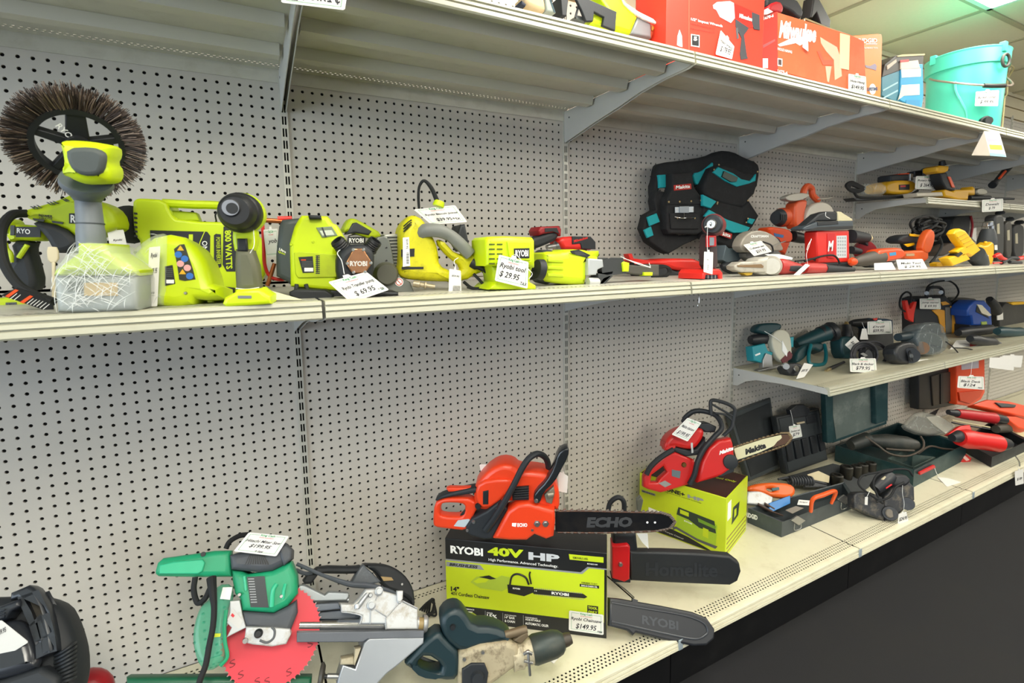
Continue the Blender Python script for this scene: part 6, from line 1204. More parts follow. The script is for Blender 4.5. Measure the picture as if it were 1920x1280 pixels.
# ================================================================ ONE+ HP carton and the red chainsaw
crop(1160, 720, 3.3103)
P1 = atz(660, 1078, ZB); Pb = atz(790, 905, ZB); dB = Pb-P1
F = Fr(P1, n=(-dB.x, -dB.y, 0)); w = -F.l(130, 600, 0)[0]; dep = dB.length; F.P = F.w(-w, 0, 0)
t = Thing('tool_carton', 'lime carton with cleaner picture carrying the red chainsaw', 'box', F.w(w/2, 0, -dep/2))
h = F.l(680, 712, 0)[1]
bx = t.part('carton', RY, LB(F, 0, 0, w, h, -dep, 0, .002))
C2F = (F, w, h, dep)
Ft = Fr(F.w(0, h, 0), n=(0, 0, 1), up=-F.n); Fs = Fr(F.w(w, 0, 0), n=F.ex, up=(0, 0, 1))
t.part('front_print', KB, (TX(F, 'RYOBI', (w*.05, h*.79), (w*.26, h*.79), (w*.05, h*.855), .0012, bold=.04, local=True), PLW), S(F, [(w*.03, h*.775), (w*.28, h*.775), (w*.28, h*.87), (w*.03, h*.87)], 0, .0008, 0, local=True),
       TX(F, 'ONE+', (w*.32, h*.815), (w*.55, h*.815), (w*.32, h*.885), .001, bold=.045, local=True), (TX(F, 'HP', (w*.58, h*.815), (w*.76, h*.815), (w*.58, h*.875), .001, bold=.05, local=True), SILV), TX(F, 'High Performance. Advanced Technology.', (w*.32, h*.785), (w*.74, h*.785), (w*.32, h*.802), .001, bold=.02, local=True),
       (S(F, [(w*.03, h*.66), (w*.2, h*.66), (w*.2, h*.70), (w*.03, h*.70)], 0, .0008, 0, local=True), SILV), TX(F, 'BRUSHLESS', (w*.04, h*.668), (w*.19, h*.668), (w*.04, h*.692), .0012, bold=.03, local=True),
       S(F, [(w*.0, h*.02), (w*.9, h*.02), (w*.6, h*.13), (w*.2, h*.2), (0, h*.22)], 0, .0008, 0, local=True), (TX(F, '18V Power Tool Kit Carpet Cleaner', (w*.03, h*.09), (w*.55, h*.05), (w*.03, h*.12), .0012, local=True), PLW), sub=bx)
t.part('inventory_sticker', PLW, S(F, [(w*.12, h*.26), (w*.34, h*.22), (w*.34, h*.40), (w*.12, h*.42)], .0008, .0014, 0, local=True), (TX(F, 'JN 3481', (w*.15, h*.295), (w*.32, h*.275), (w*.15, h*.335), .0018, bold=.03, local=True), BLK), (S(F, [(w*.34, h*.22), (w*.35, h*.22), (w*.35, h*.40), (w*.34, h*.40)], .0008, .0014, 0, local=True), REDM), (S(F, [(w*.12, h*.245), (w*.35, h*.205), (w*.35, h*.22), (w*.12, h*.26)], .0008, .0014, 0, local=True), REDM), sub=bx)
t.part('cleaner_picture', M('#a4c428', .4), S(F, [(w*.46, h*.18), (w*.46, h*.55), (w*.5, h*.60), (w*.84, h*.56), (w*.91, h*.5), (w*.9, h*.16), (w*.7, h*.14)], 0, .001, 0, local=True), (S(F, [(w*.46, h*.46), (w*.48, h*.6), (w*.88, h*.56), (w*.9, h*.36), (w*.72, h*.36), (w*.6, h*.44)], .001, .0014, 0, local=True), M('#28382c', .4)), (S(F, [(w*.5, h*.5), (w*.6, h*.49), (w*.6, h*.56), (w*.5, h*.57)], .0014, .0018, 0, local=True), RY), (S(F, [(w*.7, h*.52), (w*.9, h*.48), (w*.89, h*.43), (w*.71, h*.46)], .0014, .0018, 0, local=True), M('#6f9a28', .4)), (S(F, [(w*.76, h*.24), (w*.82, h*.23), (w*.82, h*.38), (w*.76, h*.39)], .0014, .0018, 0, local=True), RY), (TX(F, 'RYOBI', (w*.55, h*.385), (w*.64, h*.375), (w*.55, h*.41), .002, bold=.04, local=True), PLW), (S(F, [(w*.42, h*.16), (w*.46, h*.2), (w*.7, h*.12), (w*.9, h*.1), (w*.92, h*.15), (w*.7, h*.16), (w*.46, h*.24), (w*.42, h*.22)], .001, .002, 0, local=True), GREY), sub=bx)
t.part('top_print', M('#3a1d18', .5, var=.4, vs=30), S(Ft, [(.004, .004), (w-.004, .004), (w-.004, dep-.004), (.004, dep-.004)], 0, .0008, 0, local=True), (TX(Ft, 'RYOBI', (w*.56, dep*.1), (w*.62, dep*.4), (w*.5, dep*.12), .001, bold=.04, local=True), PLW), (TX(Ft, 'Tool Only', (w*.7, dep*.55), (w*.95, dep*.6), (w*.7, dep*.63), .001, bold=.02, local=True), RY), sub=bx)
t.part('side_print', M('#2c3a2c', .4), S(Fs, [(dep*.25, h*.45), (dep*.55, h*.48), (dep*.6, h*.7), (dep*.3, h*.72)], 0, .0008, 0, local=True), (S(Fs, [(dep*.05, h*.6), (dep*.2, h*.6), (dep*.2, h*.9), (dep*.05, h*.9)], 0, .0008, 0, local=True), PLW), (S(Fs, [(dep*.35, h*.52), (dep*.45, h*.53), (dep*.45, h*.65), (dep*.35, h*.66)], .0008, .0012, 0, local=True), RY), *[(S(Fs, [(dep*.05, h*y), (dep*.95, h*y), (dep*.95, h*(y+.02)), (dep*.05, h*(y+.02))], 0, .0008, 0, local=True), M('#8a7a4a', .5)) for y in (.05, .12, .2, .28)], sub=bx)
# red chainsaw
F = nearer(Fr(F.w(w*.4, h, .008), 30, 12), .02)
MK = M('#c41f1c', .34, var=.05)
t = Thing('chainsaw', 'red chainsaw with cream guide bar on lime carton', 'chainsaw', C2F[0].w(w*.5, h, -.06))
t.o['label'] = 'red chainsaw with cream guide bar resting on the lime carton with cleaner picture'
t.part('rear_frame', MK, S(F, [(155, 640), (155, 575), (185, 530), (290, 440), (350, 420), (470, 470), (480, 520), (450, 620), (290, 668), (262, 675), (185, 655)], -.04, .0, .008, holes=[[(200, 610), (205, 565), (280, 510), (300, 545), (250, 590), (240, 610)]]), (S(F, [(248, 615), (288, 598), (328, 622), (288, 640)], 0, .0008, 0), M('#8b8d8a', .4)), (LP(F, (405, 500), (405, 500), [(0, 16), (1, 12)], 16, da=0, db=.006), M('#6a4a20', .4, .5)), (S(F, [(330, 530), (385, 540), (380, 585), (330, 570)], 0, .001, 0), M('#5d6a70', .4)))
t.part('handle_grip', BLK2, TP(F, [(172, 560, .008), (200, 510, .01), (260, 455, .008), (340, 405, .004)], .010))
t.part('engine_cover', MK, S(F, [(285, 410), (290, 370), (310, 330), (360, 290), (440, 265), (520, 275), (537, 300), (520, 350), (480, 400), (440, 410), (330, 385)], -.08, .008, .014, sm=1), S(F, [(285, 375), (300, 350), (360, 380), (345, 420), (288, 412)], -.05, .004, .006))
t.part('black_band', BLK2, S(F, [(290, 360), (330, 385), (440, 412), (485, 402), (540, 330), (545, 380), (500, 440), (420, 450), (350, 420)], -.06, .004, .006), S(F, [(470, 250), (560, 240), (610, 265), (600, 300), (540, 300)], -.08, -.01, .006))
t.part('latch', M('#c5c6c2', .3, .6), S(F, [(448, 365), (460, 362), (465, 425), (452, 430)], .006, .012, .001))
t.part('front_handle', BLK2, TP(F, [(440, 620, .012), (470, 560, .02), (490, 480, .024), (530, 400, .024), (590, 330, .02), (640, 270, .01), (610, 200, -.02), (540, 170, -.04), (470, 168, -.05), (420, 200, -.06), (400, 235, -.07)], .0095))
t.part('hand_guard', BLK2, TP(F, [(575, 190, -.0), (570, 130, -.0), (580, 100, -.0), (640, 110, .0), (700, 135, .0), (722, 165, .0), (710, 230, .0), (700, 270, .004), (650, 320, .0)], .007), TP(F, [(580, 125, 0), (650, 165, 0), (712, 200, 0)], .004), TP(F, [(600, 180, 0), (660, 190, 0), (710, 230, 0)], .004))
cc = t.part('clutch_cover', MK, S(F, [(490, 615), (520, 480), (560, 400), (620, 350), (700, 335), (712, 370), (722, 470), (700, 530), (640, 570), (560, 595)], -.04, .016, .010), (TX(F, 'Makita', (624, 440), (712, 408), (624, 415), .0165, bold=.05, shear=.2), PLW))
t.part('knob', BLK2, LP(F, (690, 480), (690, 480), [(0, 46), (.8, 44), (1, 36)], 26, da=.012, db=.024), S(F, [(610, 570), (660, 530), (720, 520), (715, 545), (640, 575)], -.01, .014, .003), sub=cc)
bar = t.part('guide_bar', M('#c9c4a0', .45), S(F, [(715, 400), (800, 372), (900, 340), (1010, 315), (1015, 330), (970, 380), (870, 425), (735, 470)], -.012, -.008, 0), (S(F, [(1008, 314), (1050, 312), (1070, 340), (1030, 372), (955, 395), (985, 355), (1015, 335)], -.0125, -.0075, 0), M('#4a3020', .5)), (TX(F, 'Makita', (788, 440), (918, 395), (778, 405), -.0076, bold=.06, shear=.2), BLK))
pts = [(720, 392), (800, 365), (900, 333), (1010, 305), (1055, 305), (1075, 335), (1040, 378), (960, 408), (870, 438), (740, 485)]
teeth = [S(F, [(x-9, y+4), (x+9, y-2), (x+6, y-8), (x-4, y-5)], -.014, -.006, .0005) for i in range(len(pts)-1) for k in range(4) for x, y in [(pts[i][0]*(1-k/4)+pts[i+1][0]*k/4, pts[i][1]*(1-k/4)+pts[i+1][1]*k/4)]]
t.part('chain', M('#5c4630', .5, .4), TP(F, [(a, b, -.010) for a, b in pts], .0024, 6, 6), *[(g_, M('#8c7a5c', .4, .6)) for g_ in teeth], kind='stuff')
tagcard('white price tag lying on the red chainsaw engine cover', [(428, 208), (515, 240), (428, 356), (328, 312)], Fr(F.w(0, 0, .045), 30, 12), 0, [('$199.95', .15, .12, .85, .22, 0), ('Makita chainsaw', .1, .5, .9, .14, 0)], tab=False)
# ================================================================ added lower shelf: teal and dark tools
crop(1380, 500, 3.5556)
MT = M('#0f8c98', .42, var=.08); MTD = M('#123b40', .45, var=.15); DK = M('#24262a', .45, var=.25, dirt='#4a4a48', da=.35, ds=25)
def fy(u, v, y, yaw=0, pitch=12): return Fr(aty(u, v, y), yaw, pitch)
def fz(u, v, yaw=0, pitch=12, dz=0):
    P = atz(u, v, Z3+dz); return Fr(P, yaw, pitch)
F = fz(250, 690, 15)
t = Thing('circular_saw', 'teal circular saw with cream guard at the left end of the lower shelf', 'saw', F.W(230, 690, -.03))
t.part('handle', MTD, S(F, [(135, 430), (140, 400), (165, 378), (230, 372), (300, 375), (312, 400), (290, 430), (240, 455), (180, 445)], -.05, 0, .01, sm=1))
t.part('motor', DK, LP(F, (95, 488), (200, 480), [(0, 28), (.2, 36), (1, 34)], da=-.03))
t.part('base_block', MT, S(F, [(110, 530), (195, 510), (215, 560), (250, 570), (230, 620), (170, 640), (120, 625)], -.05, .0, .005), (S(F, [(128, 585), (160, 572), (164, 582), (132, 595)], 0, .002, 0), PLW), S(F, [(360, 470), (388, 465), (385, 535), (358, 540)], -.04, .01, .004))
t.part('blade_guard', M('#c6c2ae', .4), S(F, [(235, 475), (262, 430), (300, 414), (340, 425), (366, 460), (376, 560), (372, 610), (330, 642), (290, 625), (250, 560)], -.02, .012, .006, sm=1), (S(F, [(310, 490), (345, 560), (340, 600), (310, 560)], .012, .016, .001), PLW), (S(F, [(300, 620), (360, 560), (378, 585), (372, 610), (318, 648)], .01, .015, .001), M('#5e1820', .4)))
t.part('shoe', STEEL, S(F, [(145, 692), (320, 650), (330, 660), (155, 702)], -.06, .01, .001), S(F, [(180, 620), (200, 575), (240, 590), (248, 670), (180, 672)], -.02, .008, .002))
t.part('string', PLW, TP(F, [(190, 430, .015), (250, 465, .018), (300, 500, .018), (310, 510, .018)], .0012))
F = fz(400, 728, 10, 25)
t = Thing('router', 'small silver and dark router lying in front of the teal circular saw', 'power tool', F.W(400, 720, -.02))
t.part('body', DK, S(F, [(320, 650), (380, 635), (450, 650), (460, 690), (420, 725), (370, 728), (340, 690)], -.05, 0, .006, sm=1), (LP(F, (402, 678), (402, 678), [(0, 22), (1, 18)], 20, da=0, db=.004), M('#8e8a80', .4, .5)), (LP(F, (330, 662), (335, 664), [(0, 24), (1, 20)], da=-.01, db=.004), STEEL))
tagcard('tilted white tag leaning on the small router of the lower shelf', [(455, 640), (515, 652), (455, 735), (400, 748)], fz(450, 748, 0, 30), 0, [('$49.95', .15, .4, .85, .2, 0)], tab=False, header=False)
F = fz(480, 640, 20)
t = Thing('grinder', 'large dark teal grinder with round guard in the middle of the lower shelf', 'grinder', F.W(500, 655, -.03))
t.part('body', MTD, LP(F, (400, 520), (600, 440), [(0, 30), (.1, 40), (.8, 50), (1, 56)], da=-.03), (LP(F, (560, 450), (650, 420), [(0, 50), (1, 54)], da=-.03), DK))
t.part('disc_guard', DK, LP(F, (620, 440), (650, 425), [(0, 62), (.7, 66), (1, 60)], da=-.03), (LP(F, (645, 430), (655, 425), [(0, 50), (1, 46)], da=-.025), M('#7d7468', .45, .3)))
F = fz(550, 662, 0, 30)
t = Thing('jigsaw', 'teal jigsaw with looped handle lying before the dark grinder', 'saw', F.W(540, 660, -.02))
t.part('handle', M('#0d6a72', .4), TP(F, [(500, 520, 0), (485, 580, .0), (490, 640, .0), (540, 655, .004), (590, 640, .004), (600, 580, .0), (590, 520, -.01)], [.008, .008, .008, .009, .008, .008, .008]))
t.part('body', MTD, S(F, [(400, 560), (460, 510), (560, 500), (600, 520), (580, 570), (520, 540), (470, 600), (420, 640), (400, 620)], -.06, -.01, .01, sm=1))
F = fz(610, 695, 0, 40)
t = Thing('air_nozzle', 'thin dark rod with brass tip lying near the front of the lower shelf', 'tool', F.W(640, 690, 0))
t.part('rod', DK, LP(F, (720, 635), (620, 680), [(0, 8), (1, 12)], da=0)); t.part('tip', M('#b8a67c', .35, .7), LP(F, (625, 678), (598, 695), [(0, 12), (1, 9)], da=0))
F = fz(740, 618, 0)
t = Thing('cordless_drill', 'teal drill standing with black chuck pointing up', 'drill', F.W(740, 620, -.02))
t.part('chuck', BLK, LP(F, (745, 470), (738, 385), [(0, 34), (.4, 34), (.5, 30), (1, 24)], da=-.02), (LP(F, (737, 385), (736, 366), [(0, 16), (1, 8)], da=-.02), M('#a8905c', .35, .7)))
t.part('body', MTD, S(F, [(702, 480), (720, 462), (790, 465), (800, 500), (780, 560), (770, 620), (715, 600)], -.06, 0, .01, sm=1))
F = fy(950, 420, -.12, 0)
t = Thing('cordless_drill', 'blue and black drill lying behind its price tag at the back', 'drill', F.W(950, 450, -.03))
t.part('nose', BLK, LP(F, (765, 375), (885, 372), [(0, 14), (.2, 24), (1, 32)], da=-.02)); t.part('body', M('#1e3a50', .45), S(F, [(870, 350), (900, 340), (1040, 345), (1052, 370), (1050, 440), (1010, 450), (880, 410)], -.06, 0, .01, sm=1), (S(F, [(910, 345), (945, 340), (940, 355), (925, 358)], 0, .002, 0), RED2))
t.part('stand', DK, S(F, [(880, 400), (1050, 400), (1060, 560), (870, 560)], -.06, -.01, .01))
tagcard('white price tag in front of the blue and black drill', [(876, 366), (1036, 360), (1042, 446), (878, 452)], fy(960, 450, -.17, 0, 0), 0, [('Drill', .2, .5, .7, .16, 0), ('$59.95', .2, .15, .65, .25, 0), ('+tax', .72, .1, .92, .1, 0)])
tagcard('small blank white tag left of the blue drill tag', [(842, 412), (870, 412), (882, 485), (826, 485)], fy(850, 450, -.2, 0, 0), 0, [], tab=True, header=False, string=[(856, 412, 0), (848, 390, 0), (840, 370, 0)])
tagcard('square white tag tilted against the upright teal drill', [(790, 460), (832, 510), (770, 560), (726, 520)], fy(780, 540, -.27, 0, 0), 0, [('$69', .2, .4, .8, .25, 0)], tab=False, header=False)
F = fz(860, 680, 0)
t = Thing('cord_coil', 'grey coiled cord ring above the tag reading 79', 'cord', F.W(860, 680, 0))
t.part('loops', M('#35353a', .55), *[TP(F, [(855+r_*1.05*math.cos(k*math.pi/5)+dx, 585+r_*math.sin(k*math.pi/5), .004*(k % 3)-.01*j) for k in range(10)], .0042, 4, 8, True) for j, (r_, dx) in enumerate(((85, 0), (76, 5), (66, 0), (55, -4), (88, 60), (70, 70)))])
t.part('core', DK, LP(F, (855, 600), (855, 600), [(0, 52), (1, 46)], da=-.02, db=.0), (S(F, [(830, 580), (850, 572), (880, 590), (860, 600)], 0, .003, .001), STEEL))
tagcard('white price card reading 79.95 standing on the lower shelf', [(758, 612), (932, 610), (940, 708), (762, 700)], fz(850, 706, 0, 10), 0, [('Black & decker', .06, .52, .9, .18, 0), ('$79.95', .2, .15, .75, .3, 0), ('tax', .78, .1, .94, .12, 0)])
solo('glass_bottle', 'tiny teal glassy bottle behind the coiled cord', 'bottle', M('#4d7a7c', .2), LP(fy(1045, 590, -.2), (1020, 590), (1070, 585), [(0, 22), (.3, 28), (1, 14)], da=0))
F = nearer(fz(1150, 652, 0), .02)
t = Thing('heat_gun', 'black cylindrical tool with hollow round end facing out', 'power tool', F.W(1150, 650, -.03))
t.part('barrel', DK, LP(F, (1120, 540), (1165, 592), [(0, 30), (.2, 48), (1, 52)], da=-.12, db=-.01), (LP(F, (1166, 594), (1166, 594), [(0, 38), (1, 38)], da=-.01, db=-.006), BLK), (LP(F, (1166, 594), (1166, 594), [(0, 16), (1, 12)], da=-.006, db=0), GREY))
t.part('body', DK, S(F, [(1060, 560), (1090, 510), (1180, 495), (1215, 530), (1220, 600), (1180, 650), (1090, 640)], -.08, -.02, .012, sm=1))
F = nearer(fz(1310, 594, 0), .02)
t = Thing('grinder', 'grey angle grinder wrapped in clear plastic bag with brown disc', 'grinder', F.W(1300, 590, -.03))
t.part('body', M('#2c3a40', .45), LP(F, (1080, 470), (1230, 450), [(0, 26), (.6, 30), (1, 40)], da=-.03), S(F, [(1180, 440), (1300, 420), (1380, 460), (1390, 560), (1300, 588), (1230, 560)], -.07, 0, .014, sm=1))
t.part('disc', M('#7a5a40', .6), LP(F, (1235, 540), (1240, 541), [(0, 42), (1, 42)], da=0, db=.006))
g, st = wrap(F, [(1210, 440), (1240, 380), (1320, 364), (1385, 380), (1400, 440), (1430, 500), (1390, 580), (1300, 592), (1230, 570)], -.06, .008, 26, 21)
t.part('plastic_bag', M('#7d8688', .12, alpha=.4, bump=.9, bs=60), *g, *[(q_, FILM2) for q_ in st], kind='stuff')
# jump starter
F = fz(1330, 462, 0, 0)
t = Thing('jump_starter', 'black and yellow jump starter with carrying handle and red clamps', 'jump starter', F.W(1330, 450, -.03))
t.part('case', BLK2, S(F, [(1190, 215), (1230, 200), (1330, 200), (1400, 190), (1440, 240), (1460, 300), (1465, 455), (1340, 455), (1190, 440)], -.12, 0, .01))
t.part('yellow_trim', M('#d2952e', .45), S(F, [(1308, 290), (1350, 282), (1392, 290), (1398, 440), (1375, 440), (1350, 330)], 0, .006, .003), S(F, [(1432, 262), (1446, 262), (1462, 320), (1462, 450), (1440, 455), (1445, 330)], 0, .006, .003), S(F, [(1368, 235), (1400, 230), (1430, 250), (1380, 258)], 0, .006, .003))
t.part('grey_face', M('#6d6a62', .5), S(F, [(1398, 270), (1438, 270), (1444, 450), (1400, 450)], 0, .004, .002))
t.part('handle', BLK2, TP(F, [(1272, 200, -.02), (1275, 160, -.02), (1300, 138, -.02), (1355, 138, -.02), (1378, 160, -.02), (1380, 200, -.02)], .009), (LP(F, (1272, 172), (1272, 176), [(0, 13), (1, 13)], da=-.01, db=0), CHROME), (LP(F, (1366, 166), (1366, 170), [(0, 13), (1, 13)], da=-.01, db=0), CHROME))
t.part('cable', RUB, TP(F, [(1262, 200, -.01), (1280, 130, -.01), (1340, 100, -.01), (1420, 95, -.01), (1470, 130, -.01), (1482, 180, -.01), (1440, 235, .0)], .005), TP(F, [(1165, 240, .01), (1165, 185, .01), (1135, 168, .01), (1100, 200, .01), (1092, 260, .01), (1120, 295, .01), (1160, 300, .01)], .005))
t.part('clamp', RED2, S(F, [(1128, 228), (1145, 222), (1160, 280), (1170, 280), (1190, 235), (1208, 232), (1190, 310), (1185, 370), (1150, 350), (1142, 310)], .0, .02, .004))
tagcard('white price tag hanging on the jump starter', [(1225, 212), (1362, 210), (1366, 283), (1226, 280)], Fr(F.w(0, 0, .02), 0), 0, [('Jump starter', .08, .5, .92, .2, 0), ('$ 69.95', .2, .15, .8, .26, 0)])
F = fy(1480, 400, -.03, 0, 0)
t = Thing('grey_case', 'tall grey panel box behind the jump starter', 'box', F.W(1500, 420, 0)); t.part('panel', M('#726e66', .6), S(F, [(1440, 225), (1560, 230), (1560, 420), (1445, 420)], -.02, 0, .004)); t.part('wand', M('#46443f', .5), LP(F, (1420, 215), (1590, 222), [(0, 12), (.6, 14), (1, 8)], da=.02))
F = fz(1640, 442, 0, 0)
t = Thing('pressure_pump', 'bright blue compressor shaped tool with white label strip', 'power tool', F.W(1640, 395, -.03))
t.part('body', M('#1c4a9c', .42), S(F, [(1548, 290), (1560, 260), (1600, 225), (1660, 225), (1700, 270), (1710, 390), (1580, 392), (1572, 330), (1548, 330)], -.09, 0, .01, sm=0), (S(F, [(1608, 250), (1640, 255), (1705, 322), (1690, 330), (1640, 310)], 0, .006, .001), M('#d8d0b8', .6)), (S(F, [(1636, 366), (1672, 364), (1674, 384), (1638, 386)], 0, .003, 0), M('#9cae4a', .5)), (S(F, [(1610, 250), (1600, 300), (1690, 345), (1650, 290)], 0, .003, .001), BLK))
t.part('top_hoses', DK, LP(F, (1690, 215), (1740, 300), [(0, 20), (.5, 34), (1, 30)], da=-.05))
t.part('foot', DK, S(F, [(1560, 388), (1720, 388), (1720, 440), (1560, 440)], -.09, -.01, .004))
F = fy(1840, 400, -.10, 0, 0)
t = Thing('tool_box', 'dark toolbox with yellow handle at the far right of the lower shelf', 'case', F.W(1840, 410, -.03)); t.part('box', DK, S(F, [(1750, 300), (1800, 240), (1930, 240), (1930, 430), (1760, 430)], -.08, 0, .008)); t.part('yellow_handle', YEL, S(F, [(1832, 245), (1845, 236), (1930, 232), (1930, 250), (1850, 255)], -.02, .01, .003)); t.part('white_label', CARD, S(F, [(1742, 300), (1780, 296), (1782, 352), (1744, 356)], 0, .004, 0))
for (x0, y0, x1, y1, yy, lb) in ((1480, 440, 1720, 415, -.16, 'long black tool lying flat below the blue pump, back one'), (1560, 480, 1735, 510, -.24, 'black tool with grey tip lying below the blue pump, front one'), (1740, 430, 1925, 440, -.14, 'dark teal tool lying flat at the far right end of the lower shelf')):
    F = fz((x0+x1)/2, (y0+y1)/2+34, 0, 20); t = Thing('power_tool', lb, 'power tool', F.W((x0+x1)/2, (y0+y1)/2+25, 0))
    t.part('body', DK if x0 < 1700 else M('#1f4148', .45), LP(F, (x0, y0), (x1, y1), [(0, 22), (.15, 34), (.5, 30), (.8, 36), (1, 20)], da=0)); t.part('tip', GREY, LP(F, (x1-10, y1), (x1+22, y1+5), [(0, 20), (1, 14)], da=.004))
F = fy(1520, 545, -.32, 0, 60)
solo('paper_card', 'cream card lying with a red scrap beside the looped cable on the lower shelf', 'card', CARD, S(F, [(1470, 490), (1560, 485), (1582, 535), (1425, 550)], -.0008, 0, 0), (S(F, [(1565, 505), (1610, 520), (1600, 545), (1560, 550)], 0, .006, .001), REDM))
t = Thing('looped_cable', 'thin black cable looping over the lower shelf edge', 'cable', F.W(1550, 600, 0)); t.part('cable', RUB, TP(fy(1530, 600, -.36), [(1400, 500, .08), (1440, 530, .05), (1470, 560, .02), (1500, 595, 0), (1560, 606, 0), (1600, 590, 0), (1590, 560, .01), (1540, 545, .02), (1450, 540, .03)], .003))
tagcard('pair of cream tags hanging from the lower shelf rail at far right, left one', [(1692, 604), (1852, 608), (1852, 692), (1688, 672)], fy(1770, 650, -.455, 0, 0), 0, [], header=False)
tagcard('pair of cream tags hanging from the lower shelf rail at far right, right one', [(1770, 590), (1915, 592), (1900, 672), (1856, 668)], fy(1840, 640, -.45, 0, 0), 0, [], header=False)
tagcard('white price tag hanging down over the orange case', [(1483, 728), (1652, 732), (1655, 820), (1475, 806)], fy(1560, 770, -.455, 0, 0), 0, [('Black Deck', .1, .5, .85, .2, 0), ('$124', .2, .15, .65, .28, 0), ('tax', .75, .08, .92, .12, 0)], string=[(1565, 728, 0), (1570, 680, 0), (1575, 630, .005)])
solo('paper_card', 'small cream card lying at the front edge by the hollow black tool', 'card', CARD, S(fy(1250, 640, -.38, 0, 60), [(1215, 620), (1285, 615), (1300, 640), (1210, 636)], -.0008, 0, 0))
# ================================================================ base shelf, right part
crop(1160, 720, 3.3103)
def fb(u, v, yaw=15, pitch=0, dz=0): return Fr(atz(u, v, ZB+dz), yaw, pitch)
CG = M('#3c4346', .5, var=.12, dirt='#59605f', da=.3); CB2 = M('#212528', .55, var=.15, dirt='#3b4143', da=.35)
def tray(t, name, mat, q, h, wall=.012, floor_=.006):
    """open case half: q = four ground corners in pixels (front-left, front-right, back-right, back-left)"""
    c = [atz(*p, ZB) for p in q]
    mid = sum(c, V())/4
    def lp(p, k): return p+(mid-p).normalized()*k
    o0 = [V((p.x, p.y, ZB+.001)) for p in c]; o1 = [p+V((0, 0, h)) for p in o0]; i1 = [lp(p, wall*1.4) for p in o1]; i0 = [lp(p, wall*1.4)+V((0, 0, floor_)) for p in o0]
    vs = o0+o1+i1+i0; fs = [(3, 2, 1, 0)]
    for k in range(4):
        k2 = (k+1) % 4
        fs += [(k, k2, 4+k2, 4+k), (4+k, 4+k2, 8+k2, 8+k), (8+k, 8+k2, 12+k2, 12+k)]
    fs.append((12, 13, 14, 15))
    return t.part(name, mat, (vs, fs)), c
def lid(t, name, mat, mat2, a, b, ta, tb, th=.03, inset=.12, pl=None):
    """raised lid: hinge pixels a, b on height hz; top pixels on the same standing plane"""
    A = atz(*a, ZB+.05); B_ = atz(*b, ZB+.05)
    yaw = math.degrees(math.atan2(-(B_.y-A.y), B_.x-A.x)); F = pl or Fr(A, yaw, 8)
    o = t.part(name, mat, S(F, [a, b, tb, ta], -th, 0, .006), label=None)
    pts = [F.l(*p, 0) for p in (a, b, tb, ta)]; mx = sum(p[0] for p in pts)/4; my = sum(p[1] for p in pts)/4
    inn = [(p[0]+(mx-p[0])*inset, p[1]+(my-p[1])*inset) for p in pts]
    t.part('lid_recess', mat2, S(F, inn, 0, .002, .001, local=True), sub=o)
    return F, o
# RIDGID jigsaw case
b = atz(1010, 950, ZB)
t = Thing('jigsaw_case', 'open grey case holding an orange jigsaw, lid raised against pegboard', 'case', b)
tr, cs = tray(t, 'tray', CG, [(1010, 952), (1450, 772), (1395, 690), (800, 860)], .062)
Ff = Fr(cs[0], math.degrees(math.atan2(-(cs[1].y-cs[0].y), cs[1].x-cs[0].x)))
Fl = Fr(cs[3], math.degrees(math.atan2(-(cs[0].y-cs[3].y), cs[0].x-cs[3].x)))
t.part('lettering', PLW, TX(Fl, 'RIDGID', (788, 822), (862, 845), (788, 792), .001, bold=.05), sub=tr)
for (x, y) in ((1072, 845), (1362, 715)):
    t.part('latch', STEEL, S(Ff, [(x, y), (x+40, y-28), (x+88, y+2), (x+48, y+32)], .0, .006, .001), TP(Ff, [(x+20, y+20, .006), (x+20, y+60, .006), (x+58, y+48, .006), (x+58, y+10, .006)], .0015), sub=tr)
t.part('handle', M('#e0561c', .4), TP(Ff, [(1192, 790, .004), (1205, 715, .02), (1265, 688, .025), (1345, 665, .02), (1320, 740, .004)], [.007, .008, .009, .008, .006]), sub=tr)
Fld, lo_ = lid(t, 'lid', CG, CB2, (812, 605), (1000, 520), (690, 190), (945, 85))
F = nearer(Fr(atz(950, 760, ZB+.03), 20, 35), .03)
t = Thing('jigsaw', 'orange and silver jigsaw lying in the grey open case', 'saw', F.P)
t.part('body', M('#e0601a', .4), S(F, [(800, 635), (870, 612), (980, 606), (1065, 614), (1104, 645), (1095, 695), (1040, 705), (985, 700), (930, 688), (870, 672), (800, 655)], -.04, 0, .012, sm=1, holes=[[(915, 648), (950, 640), (985, 655), (950, 668)]]), (S(F, [(950, 645), (995, 638), (998, 655), (955, 662)], 0, .002, 0), M('#2c5a60', .5)))
t.part('gear_case', ALUC, S(F, [(798, 665), (880, 660), (960, 700), (950, 760), (880, 750), (798, 740)], -.04, -.002, .006))
t.part('shoe', M('#2c76b8', .4), S(F, [(935, 738), (1066, 690), (1066, 740), (960, 790), (936, 775)], -.02, .004, .002))
t.part('bits', M('#3f2c22', .5), LP(F, (865, 745), (950, 790), [(0, 9), (1, 9)], da=.0), LP(F, (905, 740), (965, 775), [(0, 8), (1, 8)], da=.0), LP(F, (950, 790), (1020, 815), [(0, 5), (1, 5)], da=.0))
F = Fr(atz(1110, 640, ZB+.04), 20, 35)
t = Thing('cord_coil', 'tightly coiled grey cord behind the orange jigsaw', 'cord', F.P)
